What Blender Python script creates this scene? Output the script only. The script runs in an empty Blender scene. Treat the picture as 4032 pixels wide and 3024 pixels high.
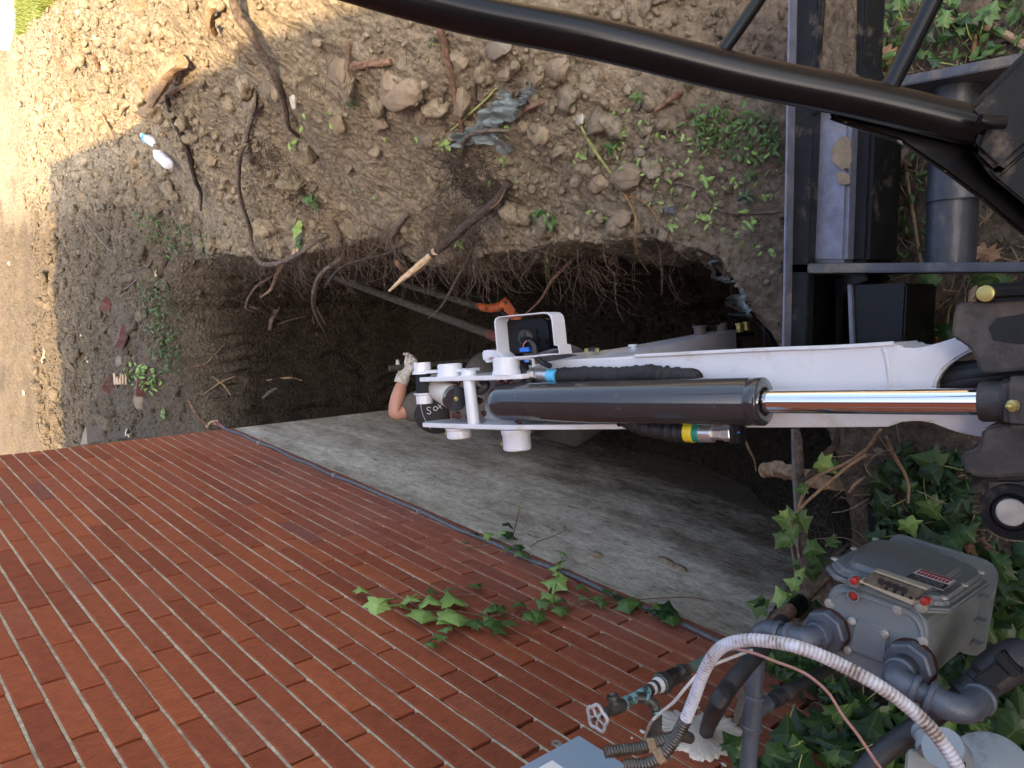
import bpy, bmesh, math, random
import numpy as np
from mathutils import Vector, Matrix
random.seed(7); np.random.seed(7)
RNG = np.random.RandomState(11)
sc = bpy.context.scene
C = sc.collection
# ------------------------------------------------------------------ camera
CAMR = np.array([[0.0282, -0.6658, -0.7456], [-0.9885, -0.1297, 0.0784], [-0.1488, 0.7348, -0.6617]])
CAMP = np.array([1.096, 0.0, 1.9166])
FPX = 3094.3
cam = bpy.data.cameras.new('camera'); cam.sensor_width = 36; cam.lens = FPX / 4032 * 36
cam.clip_start = .02; cam.clip_end = 500
co = bpy.data.objects.new('camera', cam); C.objects.link(co)
mw = Matrix.Identity(4)
for i in range(3):
    mw[i][0] = CAMR[0][i]; mw[i][1] = -CAMR[1][i]; mw[i][2] = -CAMR[2][i]; mw[i][3] = CAMP[i]
co.matrix_world = mw
sc.camera = co
# ------------------------------------------------------------------ light
SUNV = Vector((.25, .835, -1.0)).normalized()          # direction the light travels
sun_el = math.asin(-SUNV.z)
sun_az = math.atan2(-SUNV.x, -SUNV.y)                  # compass angle of the sun, from +y towards +x
w = bpy.data.worlds.new("World"); sc.world = w; w.use_nodes = True
nt = w.node_tree; bg = nt.nodes['Background']
sky = nt.nodes.new('ShaderNodeTexSky'); sky.sky_type = 'NISHITA'; sky.sun_disc = False
sky.sun_elevation = sun_el; sky.sun_rotation = sun_az; sky.dust_density = 6; sky.air_density = 1.0; sky.ozone_density = 0.0
nt.links.new(sky.outputs[0], bg.inputs[0]); bg.inputs[1].default_value = .15
sl = bpy.data.lights.new('sun', 'SUN'); sl.energy = 3.0; sl.angle = math.radians(.5); sl.color = (1, .70, .38)
so = bpy.data.objects.new('sun', sl); C.objects.link(so); so.rotation_euler = (-SUNV).to_track_quat('Z', 'Y').to_euler()
vs = sc.view_settings; vs.view_transform = 'Standard'; vs.look = 'None'; vs.gamma = 1; vs.use_curve_mapping = False
vs.exposure = 2.1
sc.cycles.max_bounces = 8; sc.cycles.diffuse_bounces = 4
# ------------------------------------------------------------------ photograph pixel -> point in the place
def ray(x, y):
    return np.array([(x-2016)/FPX, (y-1512)/FPX, 1.]) @ CAMR
def atD(x, y, d): return CAMP + ray(x, y)*d
def atX(x, y, X):
    d = ray(x, y); return CAMP + d*((X-CAMP[0])/d[0])
def atZ(x, y, Z):
    d = ray(x, y); return CAMP + d*((Z-CAMP[2])/d[2])
def proj(P):
    c = CAMR @ (np.asarray(P, float)-CAMP); return 2016+FPX*c[0]/c[2], 1512+FPX*c[1]/c[2], c[2]
# ------------------------------------------------------------------ noise
class VN:
    def __init__(s, seed): s.t = np.random.RandomState(seed).rand(256, 256)
    def __call__(s, x, y):
        x = np.asarray(x, float); y = np.asarray(y, float)
        xi = np.floor(x).astype(int); yi = np.floor(y).astype(int); fx = x-xi; fy = y-yi
        fx = fx*fx*(3-2*fx); fy = fy*fy*(3-2*fy); t = s.t
        a = t[xi & 255, yi & 255]; b = t[(xi+1) & 255, yi & 255]; c = t[xi & 255, (yi+1) & 255]; d = t[(xi+1) & 255, (yi+1) & 255]
        return (a*(1-fx)+b*fx)*(1-fy)+(c*(1-fx)+d*fx)*fy*1.0
VNS = [VN(i) for i in range(12)]
def fbm(x, y, f, o=4, g=.5, s=0):
    r = 0; a = 1; t = 0
    for k in range(o):
        r = r + a*VNS[(s+k) % 12](x*f+17.3*k, y*f-9.1*k); t += a; a *= g; f *= 2.03
    return r/t-.5
def lump(x, y, f, s=0):        # cellular lumps: irregular clods, 0..1
    x = np.asarray(x, float); y = np.asarray(y, float); x, y = x+.9/f*fbm(x, y, f*.9, 3, .6, s+2), y+.9/f*fbm(x, y, f*.9, 3, .6, s+4)
    x = np.asarray(x, float)*f; y = np.asarray(y, float)*f
    xi = np.floor(x).astype(int); yi = np.floor(y).astype(int); best = np.full(x.shape, 9.)
    tx = VNS[s % 12].t; ty = VNS[(s+1) % 12].t
    for i in (-1, 0, 1):
        for j in (-1, 0, 1):
            a = tx[(xi+i) & 255, (yi+j) & 255]; b = ty[(xi+i) & 255, (yi+j) & 255]
            best = np.minimum(best, (x-xi-i-a)**2+(y-yi-j-b)**2)
    return np.sqrt(np.clip(1-best*1.3, 0, 1))
def sm(t): t = np.clip(t, 0, 1); return t*t*(3-2*t)
# ------------------------------------------------------------------ terrain shape
def lipx(y):
    b = np.interp(y, [0, .9, 1.16, 1.26, 1.5, 1.8, 2.17, 2.64, 3.02, 3.6, 4.0, 4.7, 5.5, 7], [.8, .85, .97, 1.12, 1.17, 1.18, 1.13, 1.08, 1.19, 1.11, 1.08, 1.11, 1.03, 1.0])
    return b + .085*fbm(y, y*0+3.1, 2.2, 5, .62, 2)
def neary(x):
    return np.interp(x, [-.5, 0, .25, .385, .515, .7, .9, 1.1], [1.2, 1.13, .98, .84, .84, .93, 1.08, 1.2]) + .05*fbm(x, x*0+7.7, 5, 3, .5, 4)
def fary(x):
    return np.interp(x, [-1.5, -.2, 0, .35, .7, 1.05, 1.5], [5.0, 5.15, 5.28, 5.42, 5.5, 5.4, 5.1]) + .08*fbm(x, x*0+1.7, 3, 3, .5, 5)
def trench(x, y):
    dr = lipx(y)-x; sr = np.interp(dr, [-.01, .03, .10, .2, .3], [0, .25, .62, .93, 1.])
    dn = y-neary(x); sn = np.interp(dn, [-.01, .04, .18, .55, 1.0, 1.4], [0, .14, .4, .72, .9, 1.])
    df = fary(x)-y; sf = np.interp(df, [-.01, .06, .16, .3, .5], [0, .3, .62, .93, 1.])
    return sr*sn*sf
def HB(x, y):
    x = np.asarray(x, float); y = np.asarray(y, float)
    t = trench(x, y)
    hm = np.interp(y, [1.05, 1.25, 1.7, 2.2, 2.7, 3.4, 4.3, 4.9, 5.4, 6.2], [0, .12, .62, .80, .84, .78, .57, .34, .17, .03])
    l = lipx(y)
    hm = hm+(np.maximum(hm, .52*(1-sm((y-6.3)/2.2))*sm((y-1.2)/.5))-hm)*sm((x-2.0)/.7)
    tt = np.clip((x-l+.02)/.92, 0, 1); m = hm*(.45*tt+.55*sm(tt))*(1-sm((x-3.3)/3))
    ridge = .16*np.exp(-((y-5.75-.1*x)/.28)**2)*sm((1.6-x)/.5)
    g = m + ridge + .05*fbm(x, y, 1.1, 3)+.0
    g = g - .12*sm((y-6.5)/3)
    out = sm((y-1.2)/.5)
    big = .075*fbm(x, y, 4.2, 4, .55, 3)*(.25+.75*out) + .03*fbm(x, y, 14, 3, .5, 6)*(.3+.7*out)
    fl = .05*fbm(x, y, 6, 4, .6, 7)
    return (g+big)*(1-t) + (-1.82+fl)*t
def LU(x, y):
    near = sm((y-.1)/.4)*(1-sm((y-13)/6)); amp = (.30+.70*sm((y-1.15)/.4))*near
    mask = sm((fbm(x, y, 1.6, 2, .5, 9)+.20)/.3)
    return amp*(.046*lump(x, y, 7.5, 1)*mask*(.4+.6*sm((y-2)/1.5)) + .022*lump(x+3, y, 17, 3)*(.4+.6*mask)+.011*lump(x, y+5, 38, 5) + .022*fbm(x, y, 24, 3, .6, 4) - .02)
_gx = np.arange(-1.6, 4.8, .008); _gy = np.arange(.1, 13.4, .012); _GX, _GY = np.meshgrid(_gx, _gy); _TB = HB(_GX, _GY); _TF = _TB+LU(_GX, _GY)
def _look(T_, x, y):
    x = np.asarray(x, float); y = np.asarray(y, float); u = np.clip((x-_gx[0])/.008, 0, len(_gx)-1.001); v = np.clip((y-_gy[0])/.012, 0, len(_gy)-1.001)
    i = u.astype(int); j = v.astype(int); a = u-i; b = v-j
    return (T_[j, i]*(1-a)+T_[j, i+1]*a)*(1-b)+(T_[j+1, i]*(1-a)+T_[j+1, i+1]*a)*b
def HF(x, y): return _look(_TF, x, y)
def HT_(x, y): return _look(_TB, x, y)
_c1 = np.concatenate([np.linspace(1.0, 8, 240), np.linspace(8, 30, 90)])
def onG(px, py, lift=0.):
    d = ray(px, py); ts = _c1; f = HT_
    for _ in range(2):
        P = CAMP[None]+d[None]*ts[:, None]; s = P[:, 2]-f(P[:, 0], P[:, 1]); i = int(np.argmax(s < 0))
        if i == 0 and s[0] >= 0:
            if _ == 0: return atZ(px, py, 0)
            i = len(s)-1
        i = max(i, 1)
        if _ == 0: a, b = s[i-1], s[i]; tc = ts[i-1]+(ts[i]-ts[i-1])*a/(a-b+1e-9); ts = np.linspace(tc-.14, tc+.10, 30); f = HF
    a, b = s[i-1], s[i]; t = ts[i-1]+(ts[i]-ts[i-1])*np.clip(a/(a-b+1e-9), 0, 1)
    p = CAMP+d*t; p[2] += lift; return p
# ------------------------------------------------------------------ materials
def mat(name, build):
    m = bpy.data.materials.new(name); m.use_nodes = True
    n = m.node_tree.nodes; l = m.node_tree.links; b = n['Principled BSDF']
    build(n, l, b); return m
def ramp(n, stops):
    r = n.new('ShaderNodeValToRGB'); e = r.color_ramp.elements
    while len(e) < len(stops): e.new(.5)
    for k, (p, c) in enumerate(stops): e[k].position = p; e[k].color = (*c, 1)
    return r
def tco(n, l, kind='Object', scale=None):
    t = n.new('ShaderNodeTexCoord'); o = t.outputs[kind]
    if scale:
        mp = n.new('ShaderNodeMapping'); mp.inputs['Scale'].default_value = scale; l.new(o, mp.inputs['Vector']); o = mp.outputs[0]
    return o
def noise(n, l, v, s, d=6, r=.6):
    x = n.new('ShaderNodeTexNoise'); x.inputs['Scale'].default_value = s; x.inputs['Detail'].default_value = d; x.inputs['Roughness'].default_value = r
    if v is not None: l.new(v, x.inputs['Vector'])
    return x.outputs['Fac']
def bump(n, l, b, h, dist, st=1.0, prev=None):
    x = n.new('ShaderNodeBump'); x.inputs['Distance'].default_value = dist; x.inputs['Strength'].default_value = st
    l.new(h, x.inputs['Height'])
    if prev: l.new(prev, x.inputs['Normal'])
    l.new(x.outputs[0], b.inputs['Normal']); return x.outputs[0]
def mix(n, l, f, a, b_):
    x = n.new('ShaderNodeMix'); x.data_type = 'RGBA'
    for s, v in ((x.inputs[0], f), (x.inputs[6], a), (x.inputs[7], b_)):
        if isinstance(v, (int, float)): s.default_value = v
        elif isinstance(v, tuple): s.default_value = (*v, 1)
        else: l.new(v, s)
    return x.outputs[2]
def simple(name, col, rough=.6, metal=0., var=.25, scale=20, bmp=.0, bs=60, spec=.5, dirt=None, dscale=6, dpos=(.55, .7), coat=0, obj_rand=0.):
    def f(n, l, b):
        v = tco(n, l)
        nf = noise(n, l, v, scale)
        r = ramp(n, [(.3, tuple(c*(1-var) for c in col)), (.7, tuple(min(1, c*(1+var)) for c in col))]); l.new(nf, r.inputs[0]); c = r.outputs[0]
        if dirt:
            d = noise(n, l, v, dscale, 8, .7); dr = ramp(n, [(dpos[0], (0, 0, 0)), (dpos[1], (1, 1, 1))]); l.new(d, dr.inputs[0]); c = mix(n, l, dr.outputs[0], c, dirt)
            rm = n.new('ShaderNodeMapRange'); rm.inputs[3].default_value = rough; rm.inputs[4].default_value = .9; l.new(dr.outputs[0], rm.inputs[0]); l.new(rm.outputs[0], b.inputs['Roughness'])
        else: b.inputs['Roughness'].default_value = rough
        if obj_rand:
            oi = n.new('ShaderNodeObjectInfo'); hs = n.new('ShaderNodeHueSaturation')
            mr = n.new('ShaderNodeMapRange'); mr.inputs[3].default_value = 1-obj_rand; mr.inputs[4].default_value = 1+obj_rand; l.new(oi.outputs['Random'], mr.inputs[0])
            l.new(mr.outputs[0], hs.inputs['Value']); l.new(c, hs.inputs['Color']); c = hs.outputs[0]
        l.new(c, b.inputs['Base Color']); b.inputs['Metallic'].default_value = metal
        b.inputs['Specular IOR Level'].default_value = spec; b.inputs['Coat Weight'].default_value = coat
        if bmp: bump(n, l, b, noise(n, l, v, bs, 8, .65), bmp)
    return mat(name, f)
def soil(n, l, b, clod=False):
    geo = n.new('ShaderNodeNewGeometry'); pos = geo.outputs['Position']
    n1 = noise(n, l, pos, 2.2, 5, .6); n2 = noise(n, l, pos, 34, 8, .7); n3 = noise(n, l, pos, 260, 4, .6)
    dry = ramp(n, [(.32, (.165, .137, .094)), (.5, (.280, .236, .166)), (.68, (.39, .336, .245))]); l.new(n2, dry.inputs[0])
    och = ramp(n, [(.57, (0, 0, 0)), (.72, (.7, .7, .7))]); l.new(n1, och.inputs[0])
    c = mix(n, l, och.outputs[0], dry.outputs[0], (.26, .165, .075))
    # darker topsoil near the excavator and moist, shade-darkened subsoil inside the cut
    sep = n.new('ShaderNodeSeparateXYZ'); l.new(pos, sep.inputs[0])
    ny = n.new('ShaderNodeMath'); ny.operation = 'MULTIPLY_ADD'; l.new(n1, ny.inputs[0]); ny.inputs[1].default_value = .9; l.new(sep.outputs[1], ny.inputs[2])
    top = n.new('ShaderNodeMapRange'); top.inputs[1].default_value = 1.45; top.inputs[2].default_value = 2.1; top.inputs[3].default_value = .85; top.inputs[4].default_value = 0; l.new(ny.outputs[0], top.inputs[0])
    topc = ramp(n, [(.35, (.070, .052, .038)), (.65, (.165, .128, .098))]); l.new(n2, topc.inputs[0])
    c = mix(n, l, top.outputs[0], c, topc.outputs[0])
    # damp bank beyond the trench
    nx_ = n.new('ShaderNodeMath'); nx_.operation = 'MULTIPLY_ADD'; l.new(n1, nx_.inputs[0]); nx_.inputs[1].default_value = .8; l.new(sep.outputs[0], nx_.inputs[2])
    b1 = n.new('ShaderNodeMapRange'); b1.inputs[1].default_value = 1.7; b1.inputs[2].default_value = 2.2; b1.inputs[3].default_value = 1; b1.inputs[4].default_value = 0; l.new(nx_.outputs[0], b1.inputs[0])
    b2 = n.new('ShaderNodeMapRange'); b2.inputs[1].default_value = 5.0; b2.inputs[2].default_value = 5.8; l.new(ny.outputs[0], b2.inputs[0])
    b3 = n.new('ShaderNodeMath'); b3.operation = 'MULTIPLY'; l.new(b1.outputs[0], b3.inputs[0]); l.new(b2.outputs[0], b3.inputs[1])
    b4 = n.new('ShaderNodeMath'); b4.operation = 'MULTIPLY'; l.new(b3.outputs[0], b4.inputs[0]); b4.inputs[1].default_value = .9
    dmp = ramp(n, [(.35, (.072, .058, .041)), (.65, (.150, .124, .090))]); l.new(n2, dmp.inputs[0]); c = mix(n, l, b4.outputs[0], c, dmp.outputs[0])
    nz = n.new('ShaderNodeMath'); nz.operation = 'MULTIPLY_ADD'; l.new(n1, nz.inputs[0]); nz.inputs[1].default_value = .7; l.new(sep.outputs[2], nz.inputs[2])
    wet_shade = n.new('ShaderNodeMapRange'); wet_shade.inputs[1].default_value = -.12; wet_shade.inputs[2].default_value = .26; wet_shade.inputs[3].default_value = 1; wet_shade.inputs[4].default_value = 0; l.new(nz.outputs[0], wet_shade.inputs[0])
    wet_shade_col = ramp(n, [(.35, (.019, .0145, .0098)), (.65, (.052, .040, .027))]); l.new(n2, wet_shade_col.inputs[0])
    c = mix(n, l, wet_shade.outputs[0], c, wet_shade_col.outputs[0])  # moist soil plus trench shade, both put into the colour by height
    # pale specks of gravel and mortar crumbs
    vo = n.new('ShaderNodeTexVoronoi'); vo.inputs['Scale'].default_value = 75; l.new(pos, vo.inputs['Vector'])
    sp = ramp(n, [(.0, (1, 1, 1)), (.10, (1, 1, 1)), (.14, (0, 0, 0))]); l.new(vo.outputs['Distance'], sp.inputs[0])
    rr = n.new('ShaderNodeSeparateColor'); l.new(vo.outputs['Color'], rr.inputs[0])
    gt = n.new('ShaderNodeMath'); gt.operation = 'GREATER_THAN'; gt.inputs[1].default_value = .86; l.new(rr.outputs[0], gt.inputs[0])
    mu = n.new('ShaderNodeMath'); mu.operation = 'MULTIPLY'; l.new(sp.outputs[0], mu.inputs[0]); l.new(gt.outputs[0], mu.inputs[1])
    c = mix(n, l, mu.outputs[0], c, (.42, .38, .31))
    if clod:
        oi = n.new('ShaderNodeAttribute'); oi.attribute_name = 'tone'
        hs = n.new('ShaderNodeHueSaturation'); l.new(oi.outputs['Fac'], hs.inputs['Value']); l.new(c, hs.inputs['Color']); c = hs.outputs[0]
    l.new(c, b.inputs['Base Color']); b.inputs['Roughness'].default_value = .95; b.inputs['Specular IOR Level'].default_value = .15
    v2 = n.new('ShaderNodeTexVoronoi'); v2.inputs['Scale'].default_value = 48; l.new(pos, v2.inputs['Vector'])
    iv = n.new('ShaderNodeMath'); iv.operation = 'SUBTRACT'; iv.inputs[0].default_value = 1; l.new(v2.outputs['Distance'], iv.inputs[1])
    p = bump(n, l, b, iv.outputs[0], .022, .8 if not clod else .3)
    p = bump(n, l, b, n2, .018, .8, p); bump(n, l, b, n3, .004, .8, p)
M = {}
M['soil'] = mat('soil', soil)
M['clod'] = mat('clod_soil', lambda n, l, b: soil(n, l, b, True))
def brickmat(n, l, b):
    oi = n.new('ShaderNodeObjectInfo'); geo = n.new('ShaderNodeNewGeometry'); pos = geo.outputs['Position']
    r = ramp(n, [(0, (.215, .054, .023)), (.4, (.265, .068, .028)), (.85, (.315, .084, .032)), (.985, (.25, .072, .036)), (1, (.20, .066, .042))]); l.new(oi.outputs['Random'], r.inputs[0])
    mp = n.new('ShaderNodeMapping'); mp.inputs['Scale'].default_value = (1, 1, .12); l.new(pos, mp.inputs['Vector'])
    st = noise(n, l, mp.outputs[0], 330, 4, .7); bl = noise(n, l, pos, 22, 6, .65); lo = noise(n, l, pos, 1.7, 3, .5)
    h = n.new('ShaderNodeHueSaturation'); a = n.new('ShaderNodeMath'); a.operation = 'MULTIPLY_ADD'; l.new(st, a.inputs[0]); a.inputs[1].default_value = 1.7; a.inputs[2].default_value = -.18
    a2 = n.new('ShaderNodeMath'); a2.operation = 'MULTIPLY_ADD'; l.new(bl, a2.inputs[0]); a2.inputs[1].default_value = .7; l.new(a.outputs[0], a2.inputs[2])
    l.new(a2.outputs[0], h.inputs['Value']); l.new(r.outputs[0], h.inputs['Color'])
    # grey-pink cement haze low on the wall
    sep = n.new('ShaderNodeSeparateXYZ'); l.new(pos, sep.inputs[0])
    hz = n.new('ShaderNodeMath'); hz.operation = 'MULTIPLY_ADD'; l.new(lo, hz.inputs[0]); hz.inputs[1].default_value = -.9; l.new(sep.outputs[2], hz.inputs[2])
    mr = n.new('ShaderNodeMapRange'); mr.inputs[1].default_value = -.56; mr.inputs[2].default_value = .05; mr.inputs[3].default_value = .55; mr.inputs[4].default_value = 0.0; l.new(hz.outputs[0], mr.inputs[0])
    mm = n.new('ShaderNodeMath'); mm.operation = 'MULTIPLY'; l.new(mr.outputs[0], mm.inputs[0]); l.new(bl, mm.inputs[1])
    c = mix(n, l, mm.outputs[0], h.outputs[0], (.30, .19, .17)); l.new(c, b.inputs['Base Color'])
    b.inputs['Roughness'].default_value = .85; b.inputs['Specular IOR Level'].default_value = .25
    p = bump(n, l, b, st, .0028, 1.0); bump(n, l, b, bl, .003, .4, p)
M['brick'] = mat('fired_brick', brickmat)
M['mortar'] = simple('mortar', (.52, .465, .34), .95, var=.35, scale=70, bmp=.003, bs=300, spec=.1, dirt=(.24, .18, .15), dscale=5, dpos=(.5, .68))
M['mortar_shade'] = simple('shaded_recessed_mortar', (.045, .028, .022), .95, var=.3, scale=50, bmp=.002, spec=.1)  # shadow of the deep head joints put into the mortar colour
def concmat(n, l, b):
    geo = n.new('ShaderNodeNewGeometry'); pos = geo.outputs['Position']
    mp = n.new('ShaderNodeMapping'); mp.inputs['Rotation'].default_value = (-.45, 0, 0); mp.inputs['Scale'].default_value = (1, .55, 1.6); l.new(pos, mp.inputs['Vector'])
    n1 = noise(n, l, mp.outputs[0], 2.6, 14, .78); n2 = noise(n, l, pos, 16, 12, .8); n3 = noise(n, l, mp.outputs[0], 34, 10, .78)
    sep = n.new('ShaderNodeSeparateXYZ'); l.new(pos, sep.inputs[0])
    c0 = ramp(n, [(.34, (.25, .205, .140)), (.46, (.50, .44, .335)), (.56, (.70, .635, .51)), (.64, (.88, .82, .69))]); l.new(n1, c0.inputs[0])
    dk = ramp(n, [(.50, (0, 0, 0)), (.62, (.5, .5, .5))]); l.new(n2, dk.inputs[0]); c = mix(n, l, dk.outputs[0], c0.outputs[0], (.20, .168, .122))
    fs = ramp(n, [(.54, (0, 0, 0)), (.64, (.6, .6, .6))]); l.new(n3, fs.inputs[0]); c = mix(n, l, fs.outputs[0], c, (.13, .108, .08))
    # mud smeared over the lower and nearer part of the face
    a = n.new('ShaderNodeMath'); a.operation = 'MULTIPLY_ADD'; l.new(n1, a.inputs[0]); a.inputs[1].default_value = 2.0; l.new(sep.outputs[2], a.inputs[2])
    a3 = n.new('ShaderNodeMath'); a3.operation = 'MULTIPLY_ADD'; l.new(n3, a3.inputs[0]); a3.inputs[1].default_value = 1.5; l.new(a.outputs[0], a3.inputs[2])
    y = n.new('ShaderNodeMath'); y.operation = 'MULTIPLY_ADD'; l.new(sep.outputs[1], y.inputs[0]); y.inputs[1].default_value = .34; l.new(a3.outputs[0], y.inputs[2])
    mr = n.new('ShaderNodeMapRange'); mr.inputs[1].default_value = 1.12; mr.inputs[2].default_value = 1.85; mr.inputs[3].default_value = .92; mr.inputs[4].default_value = 0.0; l.new(y.outputs[0], mr.inputs[0])
    mud = ramp(n, [(.38, (.040, .029, .018)), (.52, (.105, .079, .052)), (.66, (.19, .15, .105))]); l.new(n3, mud.inputs[0])
    c = mix(n, l, mr.outputs[0], c, mud.outputs[0])
    mp2 = n.new('ShaderNodeMapping'); mp2.inputs['Rotation'].default_value = (-.50, 0, 0); mp2.inputs['Scale'].default_value = (1, .7, 5.5); l.new(pos, mp2.inputs['Vector'])
    n4 = noise(n, l, mp2.outputs[0], 6, 9, .74); d2 = ramp(n, [(.60, (0, 0, 0)), (.64, (.85, .85, .85))]); l.new(n4, d2.inputs[0]); c = mix(n, l, d2.outputs[0], c, (.055, .045, .034))
    l.new(c, b.inputs['Base Color']); b.inputs['Roughness'].default_value = .85; b.inputs['Specular IOR Level'].default_value = .3
    p = bump(n, l, b, n2, .012, .8); bump(n, l, b, n3, .010, .8, p)
M['concrete'] = mat('muddy_concrete', concmat)
M['white'] = simple('white_paint', (.60, .61, .64), .32, var=.03, scale=8, dirt=(.42, .36, .28), dscale=9, dpos=(.57, .80), coat=.3, bmp=.0008, bs=25)
M['cream'] = simple('cream_paint', (.52, .47, .40), .45, var=.06, scale=10, dirt=(.30, .24, .18), dscale=9, dpos=(.55, .8))
M['barrel'] = simple('dark_gloss_paint', (.030, .031, .034), .16, var=.12, scale=14, coat=.6, dirt=(.06, .055, .05), dscale=30, dpos=(.62, .72))
M['chrome'] = simple('chrome', (.82, .82, .84), .07, 1.0, var=.02)
M['black'] = simple('black_paint', (.006, .006, .007), .24, var=.2, scale=18, coat=0, spec=.28)
M['black_dusty'] = simple('dusty_black_steel', (.008, .009, .011), .5, var=.3, scale=25, dirt=(.15, .12, .09), dscale=9, dpos=(.58, .76), bmp=.001, bs=120, spec=.2)
M['steel_worn_sky'] = simple('worn_steel_sky_sheen', (.15, .16, .205), .38, .35, var=.25, scale=30, dirt=(.26, .20, .14), dscale=7, dpos=(.57, .66), bmp=.0012, bs=160)  # worn steel, with the sky's bluish sheen put into its base colour
M['tube_steel'] = simple('scuffed_black_tube', (.035, .038, .046), .35, .2, var=.35, scale=20, dirt=(.17, .14, .11), dscale=8, dpos=(.58, .7), bmp=.001, bs=120)
M['edge_steel'] = simple('scuffed_edge_steel', (.055, .058, .07), .42, .2, var=.3, scale=25, dirt=(.19, .16, .12), dscale=8, dpos=(.52, .66), bmp=.001, bs=140)
M['cast'] = simple('dusty_cast_iron', (.036, .034, .033), .55, .0, var=.3, scale=20, dirt=(.15, .12, .10), dscale=5, dpos=(.45, .7), bmp=.0015, bs=90)
M['pin'] = simple('pin_steel', (.40, .38, .34), .6, .3, var=.2, scale=40)
M['brass'] = simple('brass_bolt', (.42, .36, .13), .4, .5, var=.2, scale=60)
M['grease'] = simple('dark_red_grease', (.05, .012, .008), .25, var=.4, scale=60, bmp=.003, bs=90)
M['rubber'] = simple('black_rubber', (.018, .018, .02), .55, var=.3, scale=60, bmp=.0015, bs=160)
M['sleeve'] = simple('woven_hose_sleeve', (.016, .017, .019), .75, var=.3, scale=200, bmp=.001, bs=700)
M['steel'] = simple('zinc_steel', (.62, .62, .60), .3, .8, var=.12, scale=40)
M['lblue'] = simple('light_blue_tape', (.10, .45, .72), .4, var=.05)
M['blue'] = simple('blue_plastic', (.03, .16, .62), .35, var=.05)
M['yellow'] = simple('yellow_tape', (.75, .60, .03), .45, var=.1)
M['green'] = simple('green_tape', (.015, .22, .17), .45, var=.1)
M['meter'] = simple('grey_meter_paint', (.165, .190, .198), .36, var=.07, scale=9, dirt=(.12, .095, .07), dscale=11, dpos=(.64, .78), bmp=.0006, bs=300)
M['pipe'] = simple('grey_pipe_paint', (.085, .10, .125), .38, .1, var=.18, scale=24, dirt=(.11, .075, .05), dscale=12, dpos=(.6, .72), bmp=.0012, bs=130)
M['pipe_dark'] = simple('dark_pipe', (.028, .03, .034), .5, .0, var=.25, scale=24, dirt=(.07, .055, .045), dscale=12, dpos=(.58, .75), bmp=.0012, bs=130)
M['red'] = simple('red_seal', (.36, .03, .02), .35, var=.08)
M['dial'] = simple('smoked_dial_cover', (.10, .098, .075), .15, var=.35, scale=60, coat=.8)
M['clear'] = simple('yellowed_plastic_edge', (.42, .37, .27), .2, var=.15, scale=40, coat=.6)
M['label_black'] = simple('black_label', (.02, .02, .02), .4, var=.1)
M['label_red'] = simple('red_label', (.30, .02, .025), .4, var=.1)
M['label_white'] = simple('white_label', (.72, .72, .70), .5, var=.05)
M['elbox'] = simple('grey_box_paint', (.23, .30, .37), .42, var=.03, scale=6)
def verdi(n, l, b):
    v = tco(n, l); a = noise(n, l, v, 45, 6, .7)
    r = ramp(n, [(.36, (.055, .058, .055)), (.46, (.11, .12, .115)), (.51, (.13, .33, .32)), (.60, (.38, .66, .64))]); l.new(a, r.inputs[0]); l.new(r.outputs[0], b.inputs['Base Color'])
    b.inputs['Roughness'].default_value = .5; b.inputs['Metallic'].default_value = .35; bump(n, l, b, a, .001)
M['verdigris'] = mat('verdigris_bronze', verdi)
M['bronze'] = simple('weathered_bronze', (.085, .08, .07), .4, .5, var=.35, scale=50, dirt=(.17, .26, .25), dscale=22, dpos=(.58, .68))
M['regulator'] = simple('grey_regulator_paint', (.23, .265, .285), .5, var=.08, scale=8, dirt=(.14, .12, .10), dscale=12, dpos=(.58, .75), bmp=.0006, bs=200)
M['copper_green'] = simple('green_copper', (.16, .23, .20), .5, .3, var=.25, scale=30, dirt=(.12, .085, .06), dscale=14, dpos=(.58, .7))
M['ptfe'] = simple('white_thread_tape', (.66, .65, .62), .6, var=.1)
M['wheel'] = simple('chalky_handwheel', (.40, .38, .37), .6, var=.2, scale=80)
def flexm(n, l, b):
    geo = n.new('ShaderNodeNewGeometry'); v = geo.outputs['Position']; a = noise(n, l, v, 26, 5, .7)
    at = n.new('ShaderNodeAttribute'); at.attribute_name = 'rust'
    rb = n.new('ShaderNodeAttribute'); rb.attribute_name = 'rib'
    s = n.new('ShaderNodeMath'); s.operation = 'ADD'; l.new(a, s.inputs[0]); l.new(at.outputs['Fac'], s.inputs[1])
    s1 = n.new('ShaderNodeMath'); s1.operation = 'MULTIPLY_ADD'; l.new(rb.outputs['Fac'], s1.inputs[0]); s1.inputs[1].default_value = -.17; l.new(s.outputs[0], s1.inputs[2])
    r = ramp(n, [(.50, (.56, .58, .66)), (.68, (.36, .32, .30)), (.80, (.12, .075, .05))]); l.new(s1.outputs[0], r.inputs[0]); l.new(r.outputs[0], b.inputs['Base Color'])
    b.inputs['Roughness'].default_value = .5
M['flex'] = mat('ribbed_white_sheath', flexm)
M['wire_pink'] = simple('pink_wire', (.36, .20, .17), .5, var=.15)
M['wire_white'] = simple('white_wire', (.48, .46, .43), .5, var=.15)
M['plaster'] = simple('white_patch_plaster', (.62, .56, .47), .95, var=.22, scale=9, bmp=.004, bs=60)
M['cable'] = simple('blue_grey_cable', (.115, .120, .128), .5, .2, var=.25, scale=60, bmp=.001, bs=200)
M['rustpink'] = simple('faded_red_hook', (.28, .12, .10), .6, var=.2)
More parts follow.
